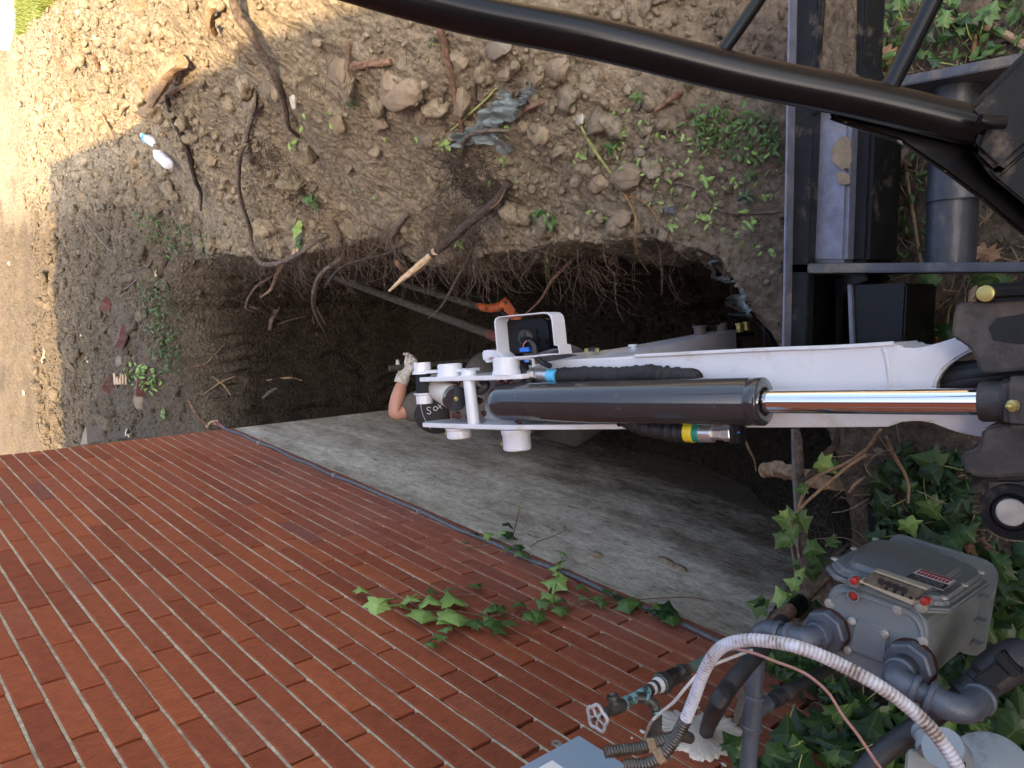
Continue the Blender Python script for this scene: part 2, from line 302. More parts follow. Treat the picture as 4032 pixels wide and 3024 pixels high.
def barkm(name, c1, c2):
    def f(n, l, b):
        v = tco(n, l); a = noise(n, l, v, 60, 7, .7)
        r = ramp(n, [(.35, c1), (.65, c2)]); l.new(a, r.inputs[0]); l.new(r.outputs[0], b.inputs['Base Color']); b.inputs['Roughness'].default_value = .85; b.inputs['Specular IOR Level'].default_value = .2
        bump(n, l, b, a, .004)
    return mat(name, f)
M['bark'] = barkm('grey_bark', (.055, .042, .034), (.19, .15, .12))
M['bark_dark'] = barkm('dark_bark', (.028, .02, .016), (.09, .068, .055))
M['bark_red'] = barkm('reddish_root', (.085, .048, .032), (.27, .17, .115))
M['bark_tan'] = barkm('tan_root', (.20, .13, .075), (.42, .31, .20))
M['root'] = barkm('fine_roots', (.055, .041, .032), (.17, .128, .098))
M['root_orange'] = barkm('orange_roots', (.17, .09, .035), (.34, .20, .09))
M['peeled'] = barkm('peeled_wood', (.42, .29, .17), (.62, .47, .31))
M['stem_green'] = barkm('green_stem', (.20, .24, .06), (.42, .45, .18))
def leafm(name, c1, c2, vein, sc_=1.):
    def f(n, l, b):
        oi = n.new('ShaderNodeObjectInfo'); at = n.new('ShaderNodeAttribute'); at.attribute_name = 'tone'
        ad = n.new('ShaderNodeMath'); ad.operation = 'ADD'; l.new(oi.outputs['Random'], ad.inputs[0]); l.new(at.outputs['Fac'], ad.inputs[1])
        fr = n.new('ShaderNodeMath'); fr.operation = 'FRACT'; l.new(ad.outputs[0], fr.inputs[0])
        r = ramp(n, [(0, c1), (1, c2)]); l.new(fr.outputs[0], r.inputs[0])
        geo = n.new('ShaderNodeNewGeometry'); a = noise(n, l, geo.outputs['Position'], 60, 4, .6)
        h = n.new('ShaderNodeHueSaturation'); mr = n.new('ShaderNodeMapRange'); mr.inputs[3].default_value = .6; mr.inputs[4].default_value = 1.4; l.new(a, mr.inputs[0]); l.new(mr.outputs[0], h.inputs['Value']); l.new(r.outputs[0], h.inputs['Color'])
        vn = n.new('ShaderNodeAttribute'); vn.attribute_name = 'vein'
        vr = ramp(n, [(.84, (0, 0, 0)), (1.0, (.8, .8, .8))]); l.new(vn.outputs['Fac'], vr.inputs[0])
        c = mix(n, l, vr.outputs[0], h.outputs[0], vein); l.new(c, b.inputs['Base Color'])
        b.inputs['Roughness'].default_value = .42; b.inputs['Specular IOR Level'].default_value = .35
        b.inputs['Transmission Weight'].default_value = 0
        bump(n, l, b, vn.outputs['Fac'], .002, .5)
    return mat(name, f)
M['leaf_light'] = leafm('young_ivy_leaf', (.15, .25, .055), (.24, .36, .10), (.33, .43, .17))
M['leaf_dark'] = leafm('mature_ivy_leaf', (.010, .030, .009), (.028, .068, .020), (.07, .12, .045))
M['leaf_mid'] = leafm('mid_green_leaf', (.035, .080, .018), (.085, .155, .04), (.15, .22, .08))
M['leaf_dead'] = leafm('dead_leaf', (.16, .085, .05), (.30, .18, .10), (.36, .24, .15))
M['leaf_pale'] = leafm('pale_dry_leaf', (.42, .34, .19), (.55, .45, .27), (.6, .5, .34))
M['stone'] = simple('dusty_stone', (.215, .172, .120), .9, var=.3, scale=9, bmp=.006, bs=28, spec=.2, obj_rand=.18)
M['stone_grey'] = simple('grey_stone', (.185, .160, .125), .9, var=.25, scale=12, bmp=.004, bs=40, spec=.2, obj_rand=.1)
M['stone_pale'] = simple('pale_stone', (.40, .37, .31), .85, var=.2, scale=14, bmp=.003, bs=50, spec=.2)
M['redbrick'] = simple('broken_red_brick', (.13, .048, .040), .9, var=.3, scale=30, bmp=.003, bs=60, dirt=(.16, .12, .09), dscale=9, dpos=(.5, .7))
M['block'] = simple('dirt_covered_block', (.085, .068, .05), .95, var=.3, scale=20, bmp=.006, bs=40, spec=.15)
M['mud'] = simple('drying_mud', (.26, .205, .14), .9, var=.35, scale=40, bmp=.004, bs=80, spec=.2)
M['tarp'] = simple('dusty_tarp', (.155, .195, .20), .7, var=.25, scale=14, bmp=.003, bs=50, dirt=(.22, .18, .13), dscale=10, dpos=(.55, .75))
def petm(n, l, b):
    b.inputs['Base Color'].default_value = (.86, .88, .92, 1); b.inputs['Transmission Weight'].default_value = .35; b.inputs['Roughness'].default_value = .22; b.inputs['IOR'].default_value = 1.25
    v = tco(n, l); bump(n, l, b, noise(n, l, v, 60, 3, .5), .004, .6)
M['pet'] = mat('clear_bottle_plastic', petm)
M['orange'] = simple('worn_orange_paint', (.52, .11, .025), .55, var=.2, scale=18, dirt=(.05, .04, .03), dscale=20, dpos=(.55, .62))
M['handle'] = barkm('grey_wood_handle', (.03, .027, .022), (.10, .09, .075))
M['skin'] = simple('skin', (.50, .25, .165), .5, var=.10, scale=30, bmp=.0005, bs=200)
M['shirt'] = simple('grey_shirt', (.115, .105, .095), .9, var=.12, scale=40, bmp=.003, bs=30, spec=.1)
M['pants'] = simple('dark_trousers', (.055, .048, .040), .9, var=.15, scale=30, bmp=.003, bs=30, spec=.1)
M['cap'] = simple('black_cap', (.022, .018, .017), .8, var=.15, scale=90, bmp=.0008, bs=500)
M['thread'] = simple('pale_stitching', (.62, .60, .58), .8, var=.05)
M['glove'] = simple('knit_work_glove', (.55, .52, .47), .95, var=.2, scale=60, bmp=.002, bs=250, dirt=(.25, .20, .15), dscale=25, dpos=(.5, .7))
M['boot'] = simple('brown_boot', (.06, .035, .02), .7, var=.2)
M['hair'] = simple('dark_hair', (.02, .013, .01), .6, var=.3, scale=120)
M['siding'] = simple('white_painted_wood', (.85, .85, .84), .5, var=.03)
M['roofing'] = simple('grey_shingles', (.10, .095, .09), .9, var=.3, scale=40)
M['grass'] = leafm('lawn_grass', (.10, .15, .03), (.22, .26, .07), (.25, .3, .1))
M['litter'] = barkm('straw_litter', (.20, .15, .09), (.42, .34, .23))
# ------------------------------------------------------------------ mesh helpers
def par(o, parent):
    o.parent = parent; o.matrix_parent_inverse = Matrix.Translation(-parent.location) if parent.type == 'EMPTY' else Matrix.Identity(4)
def mesh_obj(name, V, F, m, parent=None, smooth=False, attrs=None):
    me = bpy.data.meshes.new(name)
    if isinstance(F, np.ndarray):
        V = np.asarray(V, np.float32); k = F.shape[1]; nf = len(F)
        me.vertices.add(len(V)); me.vertices.foreach_set('co', V.ravel())
        me.loops.add(nf*k); me.loops.foreach_set('vertex_index', F.ravel().astype(np.int32))
        me.polygons.add(nf); me.polygons.foreach_set('loop_start', np.arange(nf, dtype=np.int32)*k)
        me.update(calc_edges=True)
    else:
        me.from_pydata([tuple(v) for v in V], [], F); me.update()
    if attrs:
        for a, d in attrs.items():
            at = me.attributes.new(a, 'FLOAT', 'POINT'); at.data.foreach_set('value', np.asarray(d, np.float32))
    if smooth: me.polygons.foreach_set('use_smooth', [True]*len(me.polygons))
    me.materials.append(m if not isinstance(m, str) else M[m])
    o = bpy.data.objects.new(name, me); C.objects.link(o)
    if parent is not None: par(o, parent)
    return o
def tag(o, label, cat, group=None, kind=None):
    if label: o['label'] = label
    if cat: o['category'] = cat
    if group: o['group'] = group
    if kind: o['kind'] = kind
    return o
def thing(name, label, cat, loc=(0, 0, 0), group=None):
    o = bpy.data.objects.new(name, None); o.empty_display_size = .1; C.objects.link(o); o.location = Vector([float(v) for v in loc])
    return tag(o, label, cat, group)
def catmull(P, n):
    P = np.asarray(P, float)
    if len(P) < 3: return np.array([P[0]+(P[-1]-P[0])*t for t in np.linspace(0, 1, n+1)])
    Q = np.vstack([2*P[0]-P[1], P, 2*P[-1]-P[-2]]); out = []
    for i in range(1, len(Q)-2):
        for t in np.linspace(0, 1, n, endpoint=False):
            out.append(.5*((2*Q[i])+(-Q[i-1]+Q[i+1])*t+(2*Q[i-1]-5*Q[i]+4*Q[i+1]-Q[i+2])*t*t+(-Q[i-1]+3*Q[i]-3*Q[i+1]+Q[i+2])*t**3))
    out.append(P[-1]); return np.array(out)
def tube_arr(P, r, sides=8, capends=True, jit=0):
    P = np.asarray(P, float); n = len(P); r = np.broadcast_to(np.asarray(r, float), (n,)) if np.ndim(r) < 2 else r
    T = np.gradient(P, axis=0); T /= np.linalg.norm(T, axis=1)[:, None]+1e-12
    up = np.array([0, 0, 1.]) if abs(T[0][2]) < .9 else np.array([1., 0, 0])
    N = np.cross(T[0], up); N /= np.linalg.norm(N); V = []; Ns = []
    for i in range(n):
        N = N-T[i]*(N@T[i]); N /= np.linalg.norm(N); B = np.cross(T[i], N); Ns.append(N)
        for k in range(sides):
            a = 2*math.pi*k/sides; rr = r[i]*(1+(random.uniform(-jit, jit) if jit else 0))
            V.append(P[i]+(N*math.cos(a)+B*math.sin(a))*rr)
    F = [[i*sides+k, i*sides+(k+1) % sides, (i+1)*sides+(k+1) % sides, (i+1)*sides+k] for i in range(n-1) for k in range(sides)]
    if capends: F += [list(range(sides))[::-1], [(n-1)*sides+k for k in range(sides)]]
    return V, F
def tube(name, P, r, m, parent=None, sides=10, n=6, smooth=True, jit=0, curve=True):
    P = np.asarray(P, float)
    Q = catmull(P, n) if curve else P
    if np.ndim(r) > 0: r = np.interp(np.linspace(0, 1, len(Q)), np.linspace(0, 1, len(r)), r)
    V, F = tube_arr(Q, r, sides, True, jit)
    o = mesh_obj(name, V, F, m, parent, smooth)
    if smooth: autosmooth(o)
    return o
def autosmooth(o, ang=40):
    me = o.data
    me.polygons.foreach_set('use_smooth', [True]*len(me.polygons))
    bm = bmesh.new(); bm.from_mesh(me)
    for e in bm.edges:
        if len(e.link_faces) == 2 and e.calc_face_angle(0) > math.radians(ang): e.smooth = False
    bm.to_mesh(me); bm.free()
def cyl(name, a, b, r, m, parent=None, sides=24, r2=None, bev=.0):
    a = np.asarray(a, float); b = np.asarray(b, float); L = np.linalg.norm(b-a); r2 = r if r2 is None else r2
    if bev:
        t = bev/L; P = [a, a+(b-a)*1e-4, a+(b-a)*t, b-(b-a)*t, b-(b-a)*1e-4, b]; R = [0.0001, r-bev, r, r2, r2-bev, .0001]
        V, F = tube_arr(np.array(P), np.array(R), sides, False)
        V, F = lathe_arr(a, (b-a)/L, [(0, 0), (0, r-bev), (bev, r), (L-bev, r2), (L, r2-bev), (L, 0)], sides)
    else: V, F = lathe_arr(a, (b-a)/L, [(0, 0), (0, r), (L, r2), (L, 0)], sides)
    o = mesh_obj(name, V, F, m, parent); autosmooth(o, 35); return o
def lathe_arr(a, ax, prof, sides=24):
    ax = np.asarray(ax, float); ax = ax/np.linalg.norm(ax); up = np.array([0, 0, 1.]) if abs(ax[2]) < .9 else np.array([1., 0, 0])
    N = np.cross(ax, up); N /= np.linalg.norm(N); B = np.cross(ax, N); V = []; F = []; rings = []
    for (h, r) in prof:
        if r <= 1e-6: rings.append([len(V)]); V.append(np.asarray(a)+ax*h)
        else:
            rings.append(list(range(len(V), len(V)+sides)))
            for k in range(sides):
                t = 2*math.pi*k/sides; V.append(np.asarray(a)+ax*h+(N*math.cos(t)+B*math.sin(t))*r)
    for A, Bq in zip(rings[:-1], rings[1:]):
        for k in range(sides):
            k2 = (k+1) % sides
            if len(A) == 1 and len(Bq) == 1: break
            if len(A) == 1: F.append([A[0], Bq[k2], Bq[k]])
            elif len(Bq) == 1: F.append([A[k], A[k2], Bq[0]])
            else: F.append([A[k], A[k2], Bq[k2], Bq[k]])
    return V, F
def lathe(name, a, ax, prof, m, parent=None, sides=28, ang=35):
    V, F = lathe_arr(a, ax, prof, sides); o = mesh_obj(name, V, F, m, parent); autosmooth(o, ang); return o
def prism(name, top, vec, m, parent=None, bev=0., seg=2):
    """closed polygon extruded by a vector, bevelled"""
    bm = bmesh.new(); vs_ = [bm.verts.new(tuple(p)) for p in top]; f = bm.faces.new(vs_)
    r = bmesh.ops.extrude_face_region(bm, geom=[f]); nv = [g for g in r['geom'] if isinstance(g, bmesh.types.BMVert)]
    bmesh.ops.translate(bm, verts=nv, vec=Vector([float(x) for x in vec])); bmesh.ops.recalc_face_normals(bm, faces=bm.faces)
    if bev: bmesh.ops.bevel(bm, geom=list(bm.edges), offset=bev, segments=seg, affect='EDGES', clamp_overlap=True)
    me = bpy.data.meshes.new(name); bm.to_mesh(me); bm.free(); me.materials.append(M[m] if isinstance(m, str) else m)
    o = bpy.data.objects.new(name, me); C.objects.link(o)
    if parent is not None: par(o, parent)
    autosmooth(o, 30); return o
def fbox(name, c, ax, ay, az, m, parent=None, bev=.003, seg=2):
    """box from centre and three half-axis vectors"""
    c, ax, ay, az = [np.asarray(v, float) for v in (c, ax, ay, az)]
    return prism(name, [c-ax-ay+az, c+ax-ay+az, c+ax+ay+az, c-ax+ay+az], -2*az, m, parent, bev, seg)
def ring(name, a, ax, r_out, r_in, h, m, parent=None, sides=28):
    return lathe(name, a, ax, [(0, r_in), (0, r_out), (h, r_out), (h, r_in), (0, r_in)], m, parent, sides)
TAU = 2*math.pi
def rotm(ax, a): return np.array(Matrix.Rotation(a, 3, Vector([float(x) for x in ax])))
# ================================================================== GROUND
def spaced(a): 
    out = [np.linspace(p, q, n, endpoint=False) for p, q, n in a]; return np.concatenate(out+[[a[-1][1]]])
wcol = spaced([(-40, -8, 8), (-8, -2.3, 14), (-2.3, -1.2, 36), (-1.2, -.3, 80), (-.3, .05, 62), (.05, 1.35, 122), (1.35, 3.2, 90), (3.2, 8, 30), (8, 60, 14)])
yrow = spaced([(-40, -4, 8), (-4, .2, 30), (.2, 1.0, 72), (1.0, 1.7, 76), (1.7, 4.8, 262), (4.8, 5.75, 112), (5.75, 8.5, 130), (8.5, 13, 100), (13, 80, 34)])
YY, WW = np.meshgrid(yrow, wcol, indexing='ij')
fade = sm((YY+1)/1)*(1-sm((YY-7)/2))
XX = WW+np.where(True, 1.1*(1-fade)+lipx(YY)*fade, 0)
ZZ = HB(XX, YY)
T = trench(XX, YY)
inwall = sm(T/.15)*(1-sm((T-.8)/.15))
ZZ = ZZ+LU(XX, YY)
smoothpatch = sm((fbm(XX+9, YY, .8, 2, .5, 8)-.02)/.15)
DX = inwall*(.15*fbm(YY, ZZ, 4, 6, .62, 1)+.045*lump(YY, ZZ, 9, 2)-.03)
DY = inwall*(.10*fbm(XX+4, ZZ, 5, 4, .6, 2)+.03*lump(XX, ZZ, 13, 4)-.02)
# bucket-tooth grooves down the far face of the cut
groove = inwall*(YY > 4.2)*(.028*np.abs(np.sin(XX*34+fbm(XX, YY, 3, 2)*2.5)))
DY = DY-groove
Vg = np.stack([XX+DX, YY+DY, ZZ], -1).reshape(-1, 3)
R_, Cn = XX.shape
ii, jj = np.meshgrid(np.arange(R_-1), np.arange(Cn-1), indexing='ij'); a = (ii*Cn+jj).ravel()
Fg = np.stack([a, a+1, a+Cn+1, a+Cn], 1)
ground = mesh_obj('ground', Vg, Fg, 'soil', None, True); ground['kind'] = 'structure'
# ------------------------------------------------------------------ clods and gravel
def ico(sub_):
    bm = bmesh.new(); bmesh.ops.create_icosphere(bm, subdivisions=sub_, radius=1)
    V = np.array([v.co[:] for v in bm.verts]); F = np.array([[v.index for v in f.verts] for f in bm.faces]); bm.free(); return V, F
ICO = {k: ico(k) for k in (1, 2, 3, 4)}
def scatter(name, pts, sizes, k, m, seed=0, flat=(.55, .95), rough=.22, tone=(.78, 1.18), smooth=False):
    rg = np.random.RandomState(seed); V0, F0 = ICO[k]; n = len(pts); nv = len(V0); var = []
    for i in range(16):
        f = np.ones(nv)
        for _ in range(11): q = rg.randn(3); q /= np.linalg.norm(q); d = V0@q; f = np.minimum(f, np.where(d > .05, rg.uniform(.50, .95)/np.maximum(d, .05), 9))
        var.append(V0*np.minimum(f, 1.1)[:, None]*(1+rough*.30*rg.randn(nv, 1)*.6+rough*.25*np.sin(V0@rg.randn(3, 3)*2.5).sum(1)[:, None]))
    var = np.array(var)[rg.randint(16, size=n)]*np.stack([rg.uniform(.7, 1.35, n), rg.uniform(.7, 1.2, n), rg.uniform(*flat, n)], 1)[:, None]
    q = rg.randn(n, 4)*np.array([1, .35, .35, 1]); q /= np.linalg.norm(q, axis=1)[:, None]; w_, x, y, z = q.T
    Rm = np.stack([1-2*(y*y+z*z), 2*(x*y-z*w_), 2*(x*z+y*w_), 2*(x*y+z*w_), 1-2*(x*x+z*z), 2*(y*z-x*w_), 2*(x*z-y*w_), 2*(y*z+x*w_), 1-2*(x*x+y*y)], 1).reshape(n, 3, 3)
    V = np.einsum('nvj,nij->nvi', var, Rm)*np.asarray(sizes)[:, None, None]+np.asarray(pts)[:, None]
    F = (F0[None]+(np.arange(n)*nv)[:, None, None]).reshape(-1, 3)
    return mesh_obj(name, V.reshape(-1, 3), F, m, None, smooth, {'tone': np.repeat(rg.uniform(*tone, n), nv)})
def onpts(n, seed, dens):
    rg = np.random.RandomState(seed); out = []
    while len(out) < n:
        px = rg.uniform(-150, 4150, 4000); py = rg.uniform(-150, 3000, 4000)
        x = rg.uniform(-1.5, 3.6, 6000); y = .25+rg.rand(6000)**1.5*10.5
        k = dens(x, y) > rg.rand(6000); out += list(zip(x[k], y[k]))
    a = np.array(out[:n]); return a
def den(x, y):
    hidden = ((x < 0) & (y < 4.94))
    d = np.clip(.25+1.6*(fbm(x, y, 1.3, 3, .6, 9)+.12), .05, 1)
    d = d*np.where(y < 1.2, .35, 1)*np.where(hidden, 0, 1)
    vis = (x < 1.1+.55*np.clip(y, 0, 5)+.3)
    t = trench(x, y)
    d = d*np.where((t > .1) & (t < .9), .25, 1)*np.where((t >= .9), .8, 1)
    return d*vis
def put(n, seed, smin, smax, k, rough, name, power=3.):
    P = onpts(n, seed, den); rg = np.random.RandomState(seed+1)
    s = smin+(smax-smin)*rg.rand(n)**power
    s = s*(.75+.25*np.clip(P[:, 1]/4, 0, 1.6))*np.where(P[:, 1] < 1.2, .6, 1)
    z = HF(P[:, 0], P[:, 1])+s*.2
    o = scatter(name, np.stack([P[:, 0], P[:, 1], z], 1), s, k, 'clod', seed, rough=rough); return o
crumbs = put(42000, 3, .0035, .013, 1, .45, 'soil_crumbs', 1.8)
clods = put(8000, 5, .009, .032, 2, .45, 'soil_clods', 2.6)
big = put(900, 9, .026, .075, 3, .40, 'large_soil_clods', 2.2)
for o, t_ in ((crumbs, 'fine crumbs of loose soil over the dig'), (clods, 'clods of loose soil over the dig'), (big, 'larger clods of loose soil on the spoil heap')):
    tag(o, t_, 'soil', None, 'stuff')
# ================================================================== BRICK HOUSE
LB, HB_ = .3048, .06852
CORN = 16.21*LB
house = thing('brick_house', 'red brick house wall on a muddy concrete foundation beside the trench', 'house', (0, 3, 0))
prism('foundation', [(-.0, -6, -.0965), (-.25, -6, -.0965), (-.25, CORN-.02, -.0965), (-.0, CORN-.02, -.0965)], (0, 0, -2.2), 'concrete', house)
g = np.random.RandomState(19)
for x_, y_, w_, h_ in ((2350, 2188, 34, 24), (2625, 2212, 70, 20), (2680, 2240, 44, 24)):
    P_ = atX(x_, y_, .0); k_ = (P_-CAMP)@CAMR[2]/FPX; V0, F0 = ICO[3]; q = V0@g.normal(0, 1, (3, 3))
    V = V0*(1+.55*fbm(q[:, 0]+4, q[:, 1]+q[:, 2]*.7, 1.7, 4, .6, 2)[:, None])*np.array([.014, w_*k_*.8, h_*k_*.9]); R3 = rotm((1, 0, 0), -.3)
    mesh_obj('mud_lump', V@R3.T+P_, F0, 'mud', house, False)
# backing and mortar beds
prism('wall', [(-.016, -6, -.0955), (-.24, -6, -.0955), (-.24, CORN-.03, -.0955), (-.016, CORN-.03, -.0955)], (0, 0, 5.2), 'mortar_shade', house)
kmin, kmax = -15, 12
Vm, Fm = [], []
for k in range(kmin-1, kmax+1):        # mortar bed joints, slightly wavy, tooled just behind the brick face
    z = 1.0+k*HB_; n = 150; ys = np.linspace(-.3, CORN-.004, n); h = .0045
    wob = .0012*fbm(ys, ys*0+k, 9, 2); ww = .0010*fbm(ys, ys*0+k+.5, 22, 2); dd = -.0045+.0045*fbm(ys, ys*0+k+.2, 14, 3)
    if k == kmin-1: h = .004; z += .0005
    for i in range(n):
        b0 = len(Vm)
        Vm += [(-.018, ys[i], z-h), (dd[i], ys[i], z+wob[i]-h-ww[i]), (dd[i]+.0006, ys[i], z+wob[i]), (dd[i], ys[i], z+wob[i]+h+ww[i]), (-.018, ys[i], z+h)]
        if i: Fm += [[b0-5+j, b0-4+j, b0+1+j, b0+j] for j in range(4)]
bed = mesh_obj('mortar_beds', Vm, Fm, 'mortar', house, False); bed['kind'] = 'stuff'
def brickmesh(L, H, seed, D=.055):
    rg = random.Random(seed); nx, nz = 7, 3; bm = bmesh.new(); grid = []
    ys = [-.5+i/(nx-1) for i in range(nx)]; zs = [-.5+i/(nz-1) for i in range(nz)]
    for layer, (dx, ins) in enumerate(((.0, .0022), (-.0022, 0), (-D, 0))):
        G = []
        for i, y in enumerate(ys):
            for j, z in enumerate(zs):
                e = (i in (0, nx-1)) or (j in (0, nz-1))
                if layer and not e: G.append(None); continue
                j1 = rg.uniform(-.0009, .0009) if e and layer < 2 else 0
                yy = y*(L-2*ins)+(j1 if i in (0, nx-1) else 0); zz = z*(H-2*ins)+(j1 if j in (0, nz-1) else 0)
                G.append(bm.verts.new((dx+(rg.uniform(-.0005, .0005) if layer < 2 else 0), yy, zz)))
        grid.append(G)
    idx = lambda i, j: i*nz+j
    for i in range(nx-1):
        for j in range(nz-1): bm.faces.new([grid[0][idx(i, j)], grid[0][idx(i+1, j)], grid[0][idx(i+1, j+1)], grid[0][idx(i, j+1)]])
    per = [(i, 0) for i in range(nx)]+[(nx-1, j) for j in range(1, nz)]+[(i, nz-1) for i in range(nx-2, -1, -1)]+[(0, j) for j in range(nz-2, 0, -1)]
    for l in (0, 1):
        for a_, b_ in zip(per, per[1:]+per[:1]): bm.faces.new([grid[l+1][idx(*a_)], grid[l+1][idx(*b_)], grid[l][idx(*b_)], grid[l][idx(*a_)]])
    bmesh.ops.recalc_face_normals(bm, faces=bm.faces)
    me = bpy.data.meshes.new('brick'); bm.to_mesh(me); bm.free(); me.materials.append(M['brick']); return me
FULL = [brickmesh(LB-.0105, HB_-.0088, s) for s in range(6)]
cut = {}
blist = []
for k in range(kmin, kmax+1):
    frac = .18 if k % 2 == 0 else .87
    edges = [CORN]+[e for e in sorted([LB*(frac+i) for i in range(-1, 17)], reverse=True) if e < CORN-.02]
    for e1, e0 in zip(edges[:-1], edges[1:]):
        blist.append((k, (e0+e1)/2, e1-e0, 1.0+(k-.5)*HB_))
vis = []; hid = []
for b_ in blist:
    u, v, z = proj((0, b_[1], b_[3])); okk = z > .2 and -150 < u < 4130 and -100 < v < 3130
    (vis if okk else hid).append((z if z > 0 else 99, b_))
vis.sort(key=lambda t: t[0]); hid += vis[300:]; vis = vis[:300]
rg = random.Random(4)
def bmesh_for(L):
    if abs(L-LB) < .01: return rg.choice(FULL)
    key = round(L, 2)
    if key not in cut: cut[key] = brickmesh(L-.0105, HB_-.0088, 50+len(cut))
    return cut[key]
for _, b_ in vis:
    o = bpy.data.objects.new('brick', bmesh_for(b_[2])); C.objects.link(o); par(o, house)
    o.matrix_basis = Matrix.Translation((rg.uniform(-.0014, .0012), b_[1]+rg.uniform(-.001, .001), b_[3]+rg.uniform(-.0008, .0008))) @ Matrix.Rotation(rg.uniform(-.004, .004), 4, 'Z')
Vb, Fb = [], []
for _, b_ in hid:
    me = bmesh_for(b_[2]); b0 = len(Vb); Vb += [(v.co.x+rg.uniform(-.001, .001)*0, v.co.y+b_[1], v.co.z+b_[3]) for v in me.vertices]; Fb += [[b0+i for i in p.vertices] for p in me.polygons]
if Vb: o = mesh_obj('remaining_bricks', Vb, Fb, 'brick', house); o['kind'] = 'stuff'
# the wall above the picture, the rest of the walls and the roof
HT = 5.1; z0 = 1.0+kmax*HB_+.001
prism('upper_wall', [(0, -6, z0), (-.016, -6, z0), (-.016, CORN, z0), (0, CORN, z0)], (0, 0, HT-z0), 'brick', house)
prism('lower_wall', [(0, -6, -.09), (-.016, -6, -.09), (-.016, -.35, -.09), (0, -.35, -.09)], (0, 0, z0+.088), 'brick', house)
prism('end_wall', [(-.25, CORN-.001, -.09), (-.25, CORN-.2, -.09), (-7.5, CORN-.2, -.09), (-7.5, CORN-.001, -.09)], (0, 0, HT+.09), 'brick', house)
prism('end_foundation', [(-.26, CORN-.02, -.0965), (-.26, CORN-.3, -.0965), (-7.5, CORN-.3, -.0965), (-7.5, CORN-.02, -.0965)], (0, 0, -2.2), 'concrete', house)
fbox('roof', (-3.4, -.6, HT+.06), (4.09, 0, 0), (0, 5.72, 0), (0, 0, .06), 'roofing', house, .01)
# the grey cable clipped along the lowest bed joint, with its hook at the corner
cz = 1.0-15*HB_
cb = thing('wall_cable', 'blue grey cable clipped along the foot of the brick wall with a hooked end', 'cable', (.014, 3, cz))
yy_ = np.linspace(.75, CORN-.01, 30); cpts = [(.011+.003*math.sin(i*1.9), y, cz-.004+.005*math.sin(i*.7)+.003*math.sin(i*2.3)) for i, y in enumerate(yy_)]
tube('cable', cpts, .0085, 'cable', cb, 8, 4)
tube('hook', [(.012, CORN-.02, cz-.003), (.018, CORN+.03, cz+.0), (.03, CORN+.06, cz+.012), (.035, CORN+.045, cz+.035), (.03, CORN+.01, cz+.035)], .009, 'rustpink', cb, 8, 5)
for y in (4.4, 3.5, 2.75, 2.1, 1.62): fbox('clip', (.012, y, cz-.001), (.0105, 0, 0), (0, .006, 0), (0, 0, .012), 'steel', cb, .002)
# ================================================================== EXCAVATOR
A0 = np.array([.904, .43, .569]); B0 = np.array([.790, 1.265, .675])
UB = (B0-A0)/np.linalg.norm(B0-A0); LBX = np.cross(UB, [0, 0, 1.]); LBX /= np.linalg.norm(LBX); NB = np.cross(LBX, UB)
def bp(px, py, n=0.):        # point of the boom's own plane at height n above the ram axis
    d = ray(px, py); O = A0+NB*n; t = ((O-CAMP)@NB)/(d@NB); P = CAMP+d*t; q = P-A0; return np.array([q@UB, q@LBX])
def bw(u, l, n): return A0+UB*u+LBX*l+NB*n
def bpw(px, py, n=0.): u, l = bp(px, py, n); return bw(u, l, n)
ex = thing('excavator', 'compact excavator with white boom, black ram and blade standing over the trench', 'excavator', (1.2, .2, 0))
NT = -.062
def bpoly(pts, n): return [bpw(x, y, n) for x, y in pts]
# boom: box section with a forked foot, built as outline on the top plate
out_up = [(1905, 1500), (2090, 1448), (2200, 1418), (2500, 1403), (3000, 1378), (3300, 1367), (3530, 1352), (3545, 1366), (3578, 1371), (3620, 1370), (3690, 1352), (3754, 1332)]
out_fork = [(3860, 1376), (3825, 1382), (3763, 1417), (3715, 1456), (3692, 1490), (3682, 1522), (3684, 1560), (3700, 1600), (3760, 1625), (3870, 1635), (3960, 1652)]
out_lo = [(3862, 1720), (3823, 1716), (3750, 1697), (3664, 1663), (3600, 1657), (3530, 1664), (3505, 1681), (3300, 1683), (3000, 1684), (2500, 1684), (2100, 1668), (1905, 1652)]
boom = prism('boom', bpoly(out_up+[(3790, 1318), (3860, 1300), (3990, 1290), (3990, 1350)]+out_fork+[(4000, 1700), (3960, 1735)]+out_lo, NT), -NB*.15, 'white', ex, .004, 2)
# weld seam and edge flange on the boom
u0, l0 = bp(3530, 1352, NT)
tube('weld_seam', [bpw(3478, 1373, NT+.001), bpw(3490, 1400, NT+.001), bpw(3500, 1450, NT+.001), bpw(3506, 1515, NT+.001)], .0035, 'white', boom, 6, 4)
fl = [bpw(x, y-3, NT+.002) for x, y in [(2500, 1405), (3000, 1380), (3300, 1369), (3520, 1356)]]
tube('edge_bead', fl, .004, 'white', boom, 6, 4)
# dark hoses inside the fork
for dy, r in ((0, .017), (38, .015), (-34, .012)):
    tube('hydraulic_hose', [bpw(3690, 1500+dy, NT-.05), bpw(3780, 1478+dy*.8, NT-.03), bpw(3900, 1462+dy*.6, NT-.02), bpw(4060, 1440+dy*.6, NT-.03)], r, 'rubber', ex, 10, 5)
